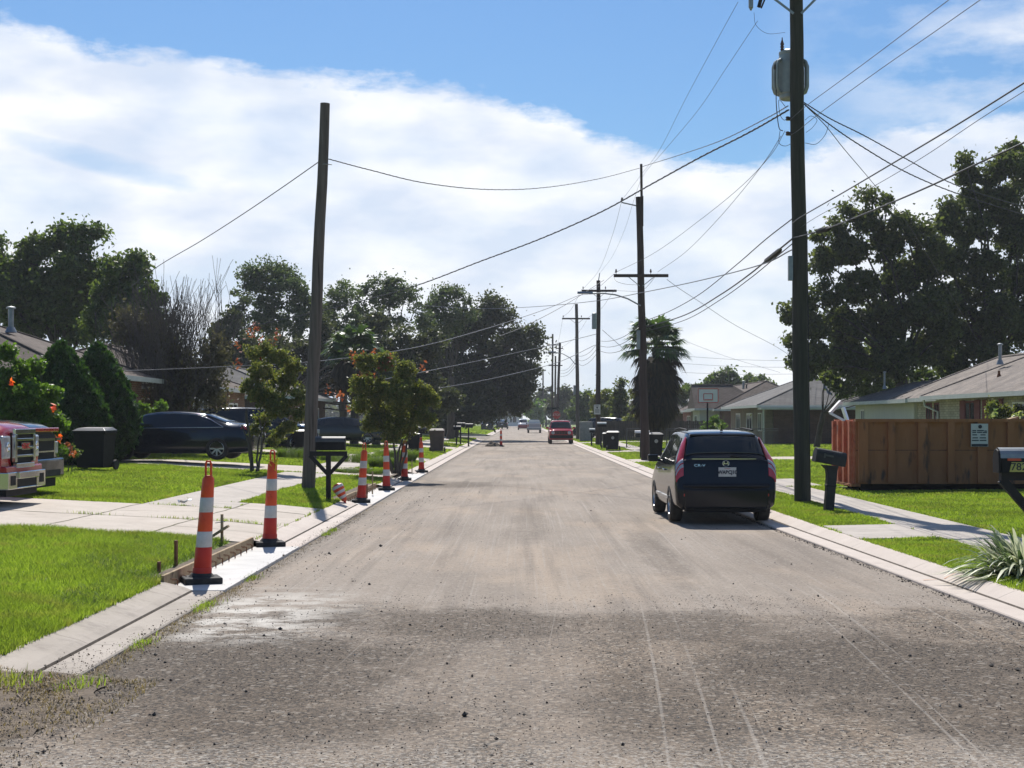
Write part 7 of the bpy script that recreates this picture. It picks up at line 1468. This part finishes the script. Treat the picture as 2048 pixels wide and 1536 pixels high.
strap_plant('bushy clump of green and cream striped strap leaves at the right kerb', Vector((5.72, 16.9, zt(5.72, 16.9))), 560, .88, .044, vm, 4)
# palm with hanging dead skirt
def palm(label, base, H, skirt, seed, R_=1.6, nf=26, group=None, dead=True):
    rr = random.Random(seed); t = thing('palm_tree', label, 'palm tree', base, 0, group); m = MB(); m.tube([(0, 0, -.1), (.05, 0, H * .5), (0, 0, H)], [.26, .22, .24], 12); m.build('trunk', M_['bark'], t)
    def fans(n, e0, e1, mat, name, Lr, z0, z1, droop):
        V = []; Fc = []
        for i in range(n):
            a = rr.uniform(0, 6.28); el = rr.uniform(e0, e1); z = rr.uniform(z0, z1); d = Vector((math.cos(a) * math.cos(el), math.sin(a) * math.cos(el), math.sin(el))); pl = Lr * rr.uniform(.4, .65); c0 = Vector((0, 0, z)); c1 = c0 + d * pl; s = Vector((-math.sin(a), math.cos(a), 0)); up = d.cross(s).normalized() * -1
            k = len(V); V += [tuple(c0 - s * .02), tuple(c0 + s * .02), tuple(c1 + s * .02), tuple(c1 - s * .02)]; Fc.append((k, k + 1, k + 2, k + 3))
            for j in range(22):
                th = R(-85 + 170 * j / 21); ld = (d * math.cos(th) + s * math.sin(th)).normalized(); l = Lr * .62 * (1 - .25 * abs(th) / 1.5) * rr.uniform(.85, 1.1); w = .075; wd = ld.cross(up).normalized() * w; mid = c1 + ld * l * .6; tip = c1 + ld * l + Vector((0, 0, -1)) * l * droop * rr.uniform(.6, 1.3); k = len(V)
                V += [tuple(c1), tuple(mid - wd), tuple(tip), tuple(mid + wd)]; Fc.append((k, k + 1, k + 2, k + 3))
        tri_mesh(name, V, Fc, M_[mat], t)
    fans(nf, -.35, 1.35, 'leaf_palm', 'crown', R_, H - .1, H + .15, .35)
    if dead: fans(260, -1.35, -.45, 'leaf_deadpalm', 'dead_skirt', R_ * .85, H - skirt + R_ * .4, H + .1, .45)
    return t
M_['leaf_palm'] = leafmat('palm_fronds', (.035, .07, .02), (.09, .15, .045), .35, .4, .5); M_['leaf_deadpalm'] = leafmat('dead_palm_fronds', (.035, .028, .018), (.075, .06, .035), .25, .7, .2)
palm('shaggy fan palm with a thick skirt of dead fronds right of the second pole', Vector(((1312 - VX) / F * 86, 86, .3)), 5.7, 3.6, 5, 1.95, 60)
palm('green fan palm behind the bare leaning pole, its crown rising above the far crepe myrtle', Vector(((700 - VX) / F * 82, 84, .5)), 5.0, 1.2, 6, 1.7, 60)
palm('low fan palm beside the first, nearer the dark tree', Vector(((745 - VX) / F * 84, 86, .5)), 4.3, 1.0, 7, 1.4, 40)

# ================================================================== AIR
hz = MB(); hz.b2((-420, -60, -1.2), (420, 640, 40)); ho = hz.build('haze', []); ho['kind'] = 'stuff'; ho['label'] = 'thin pale haze added to lift the far dark tones'  # scattering volume added to lift distant dark tones, like lens veiling
hm = bpy.data.materials.new('haze'); hm.use_nodes = True; hn = hm.node_tree; hn.nodes.clear(); o_ = hn.nodes.new('ShaderNodeOutputMaterial'); v_ = hn.nodes.new('ShaderNodeVolumePrincipled')
v_.inputs['Density'].default_value = .00025; v_.inputs['Color'].default_value = (.86, .91, 1, 1); v_.inputs['Anisotropy'].default_value = .3; hn.links.new(v_.outputs[0], o_.inputs['Volume']); ho.data.materials.append(hm)
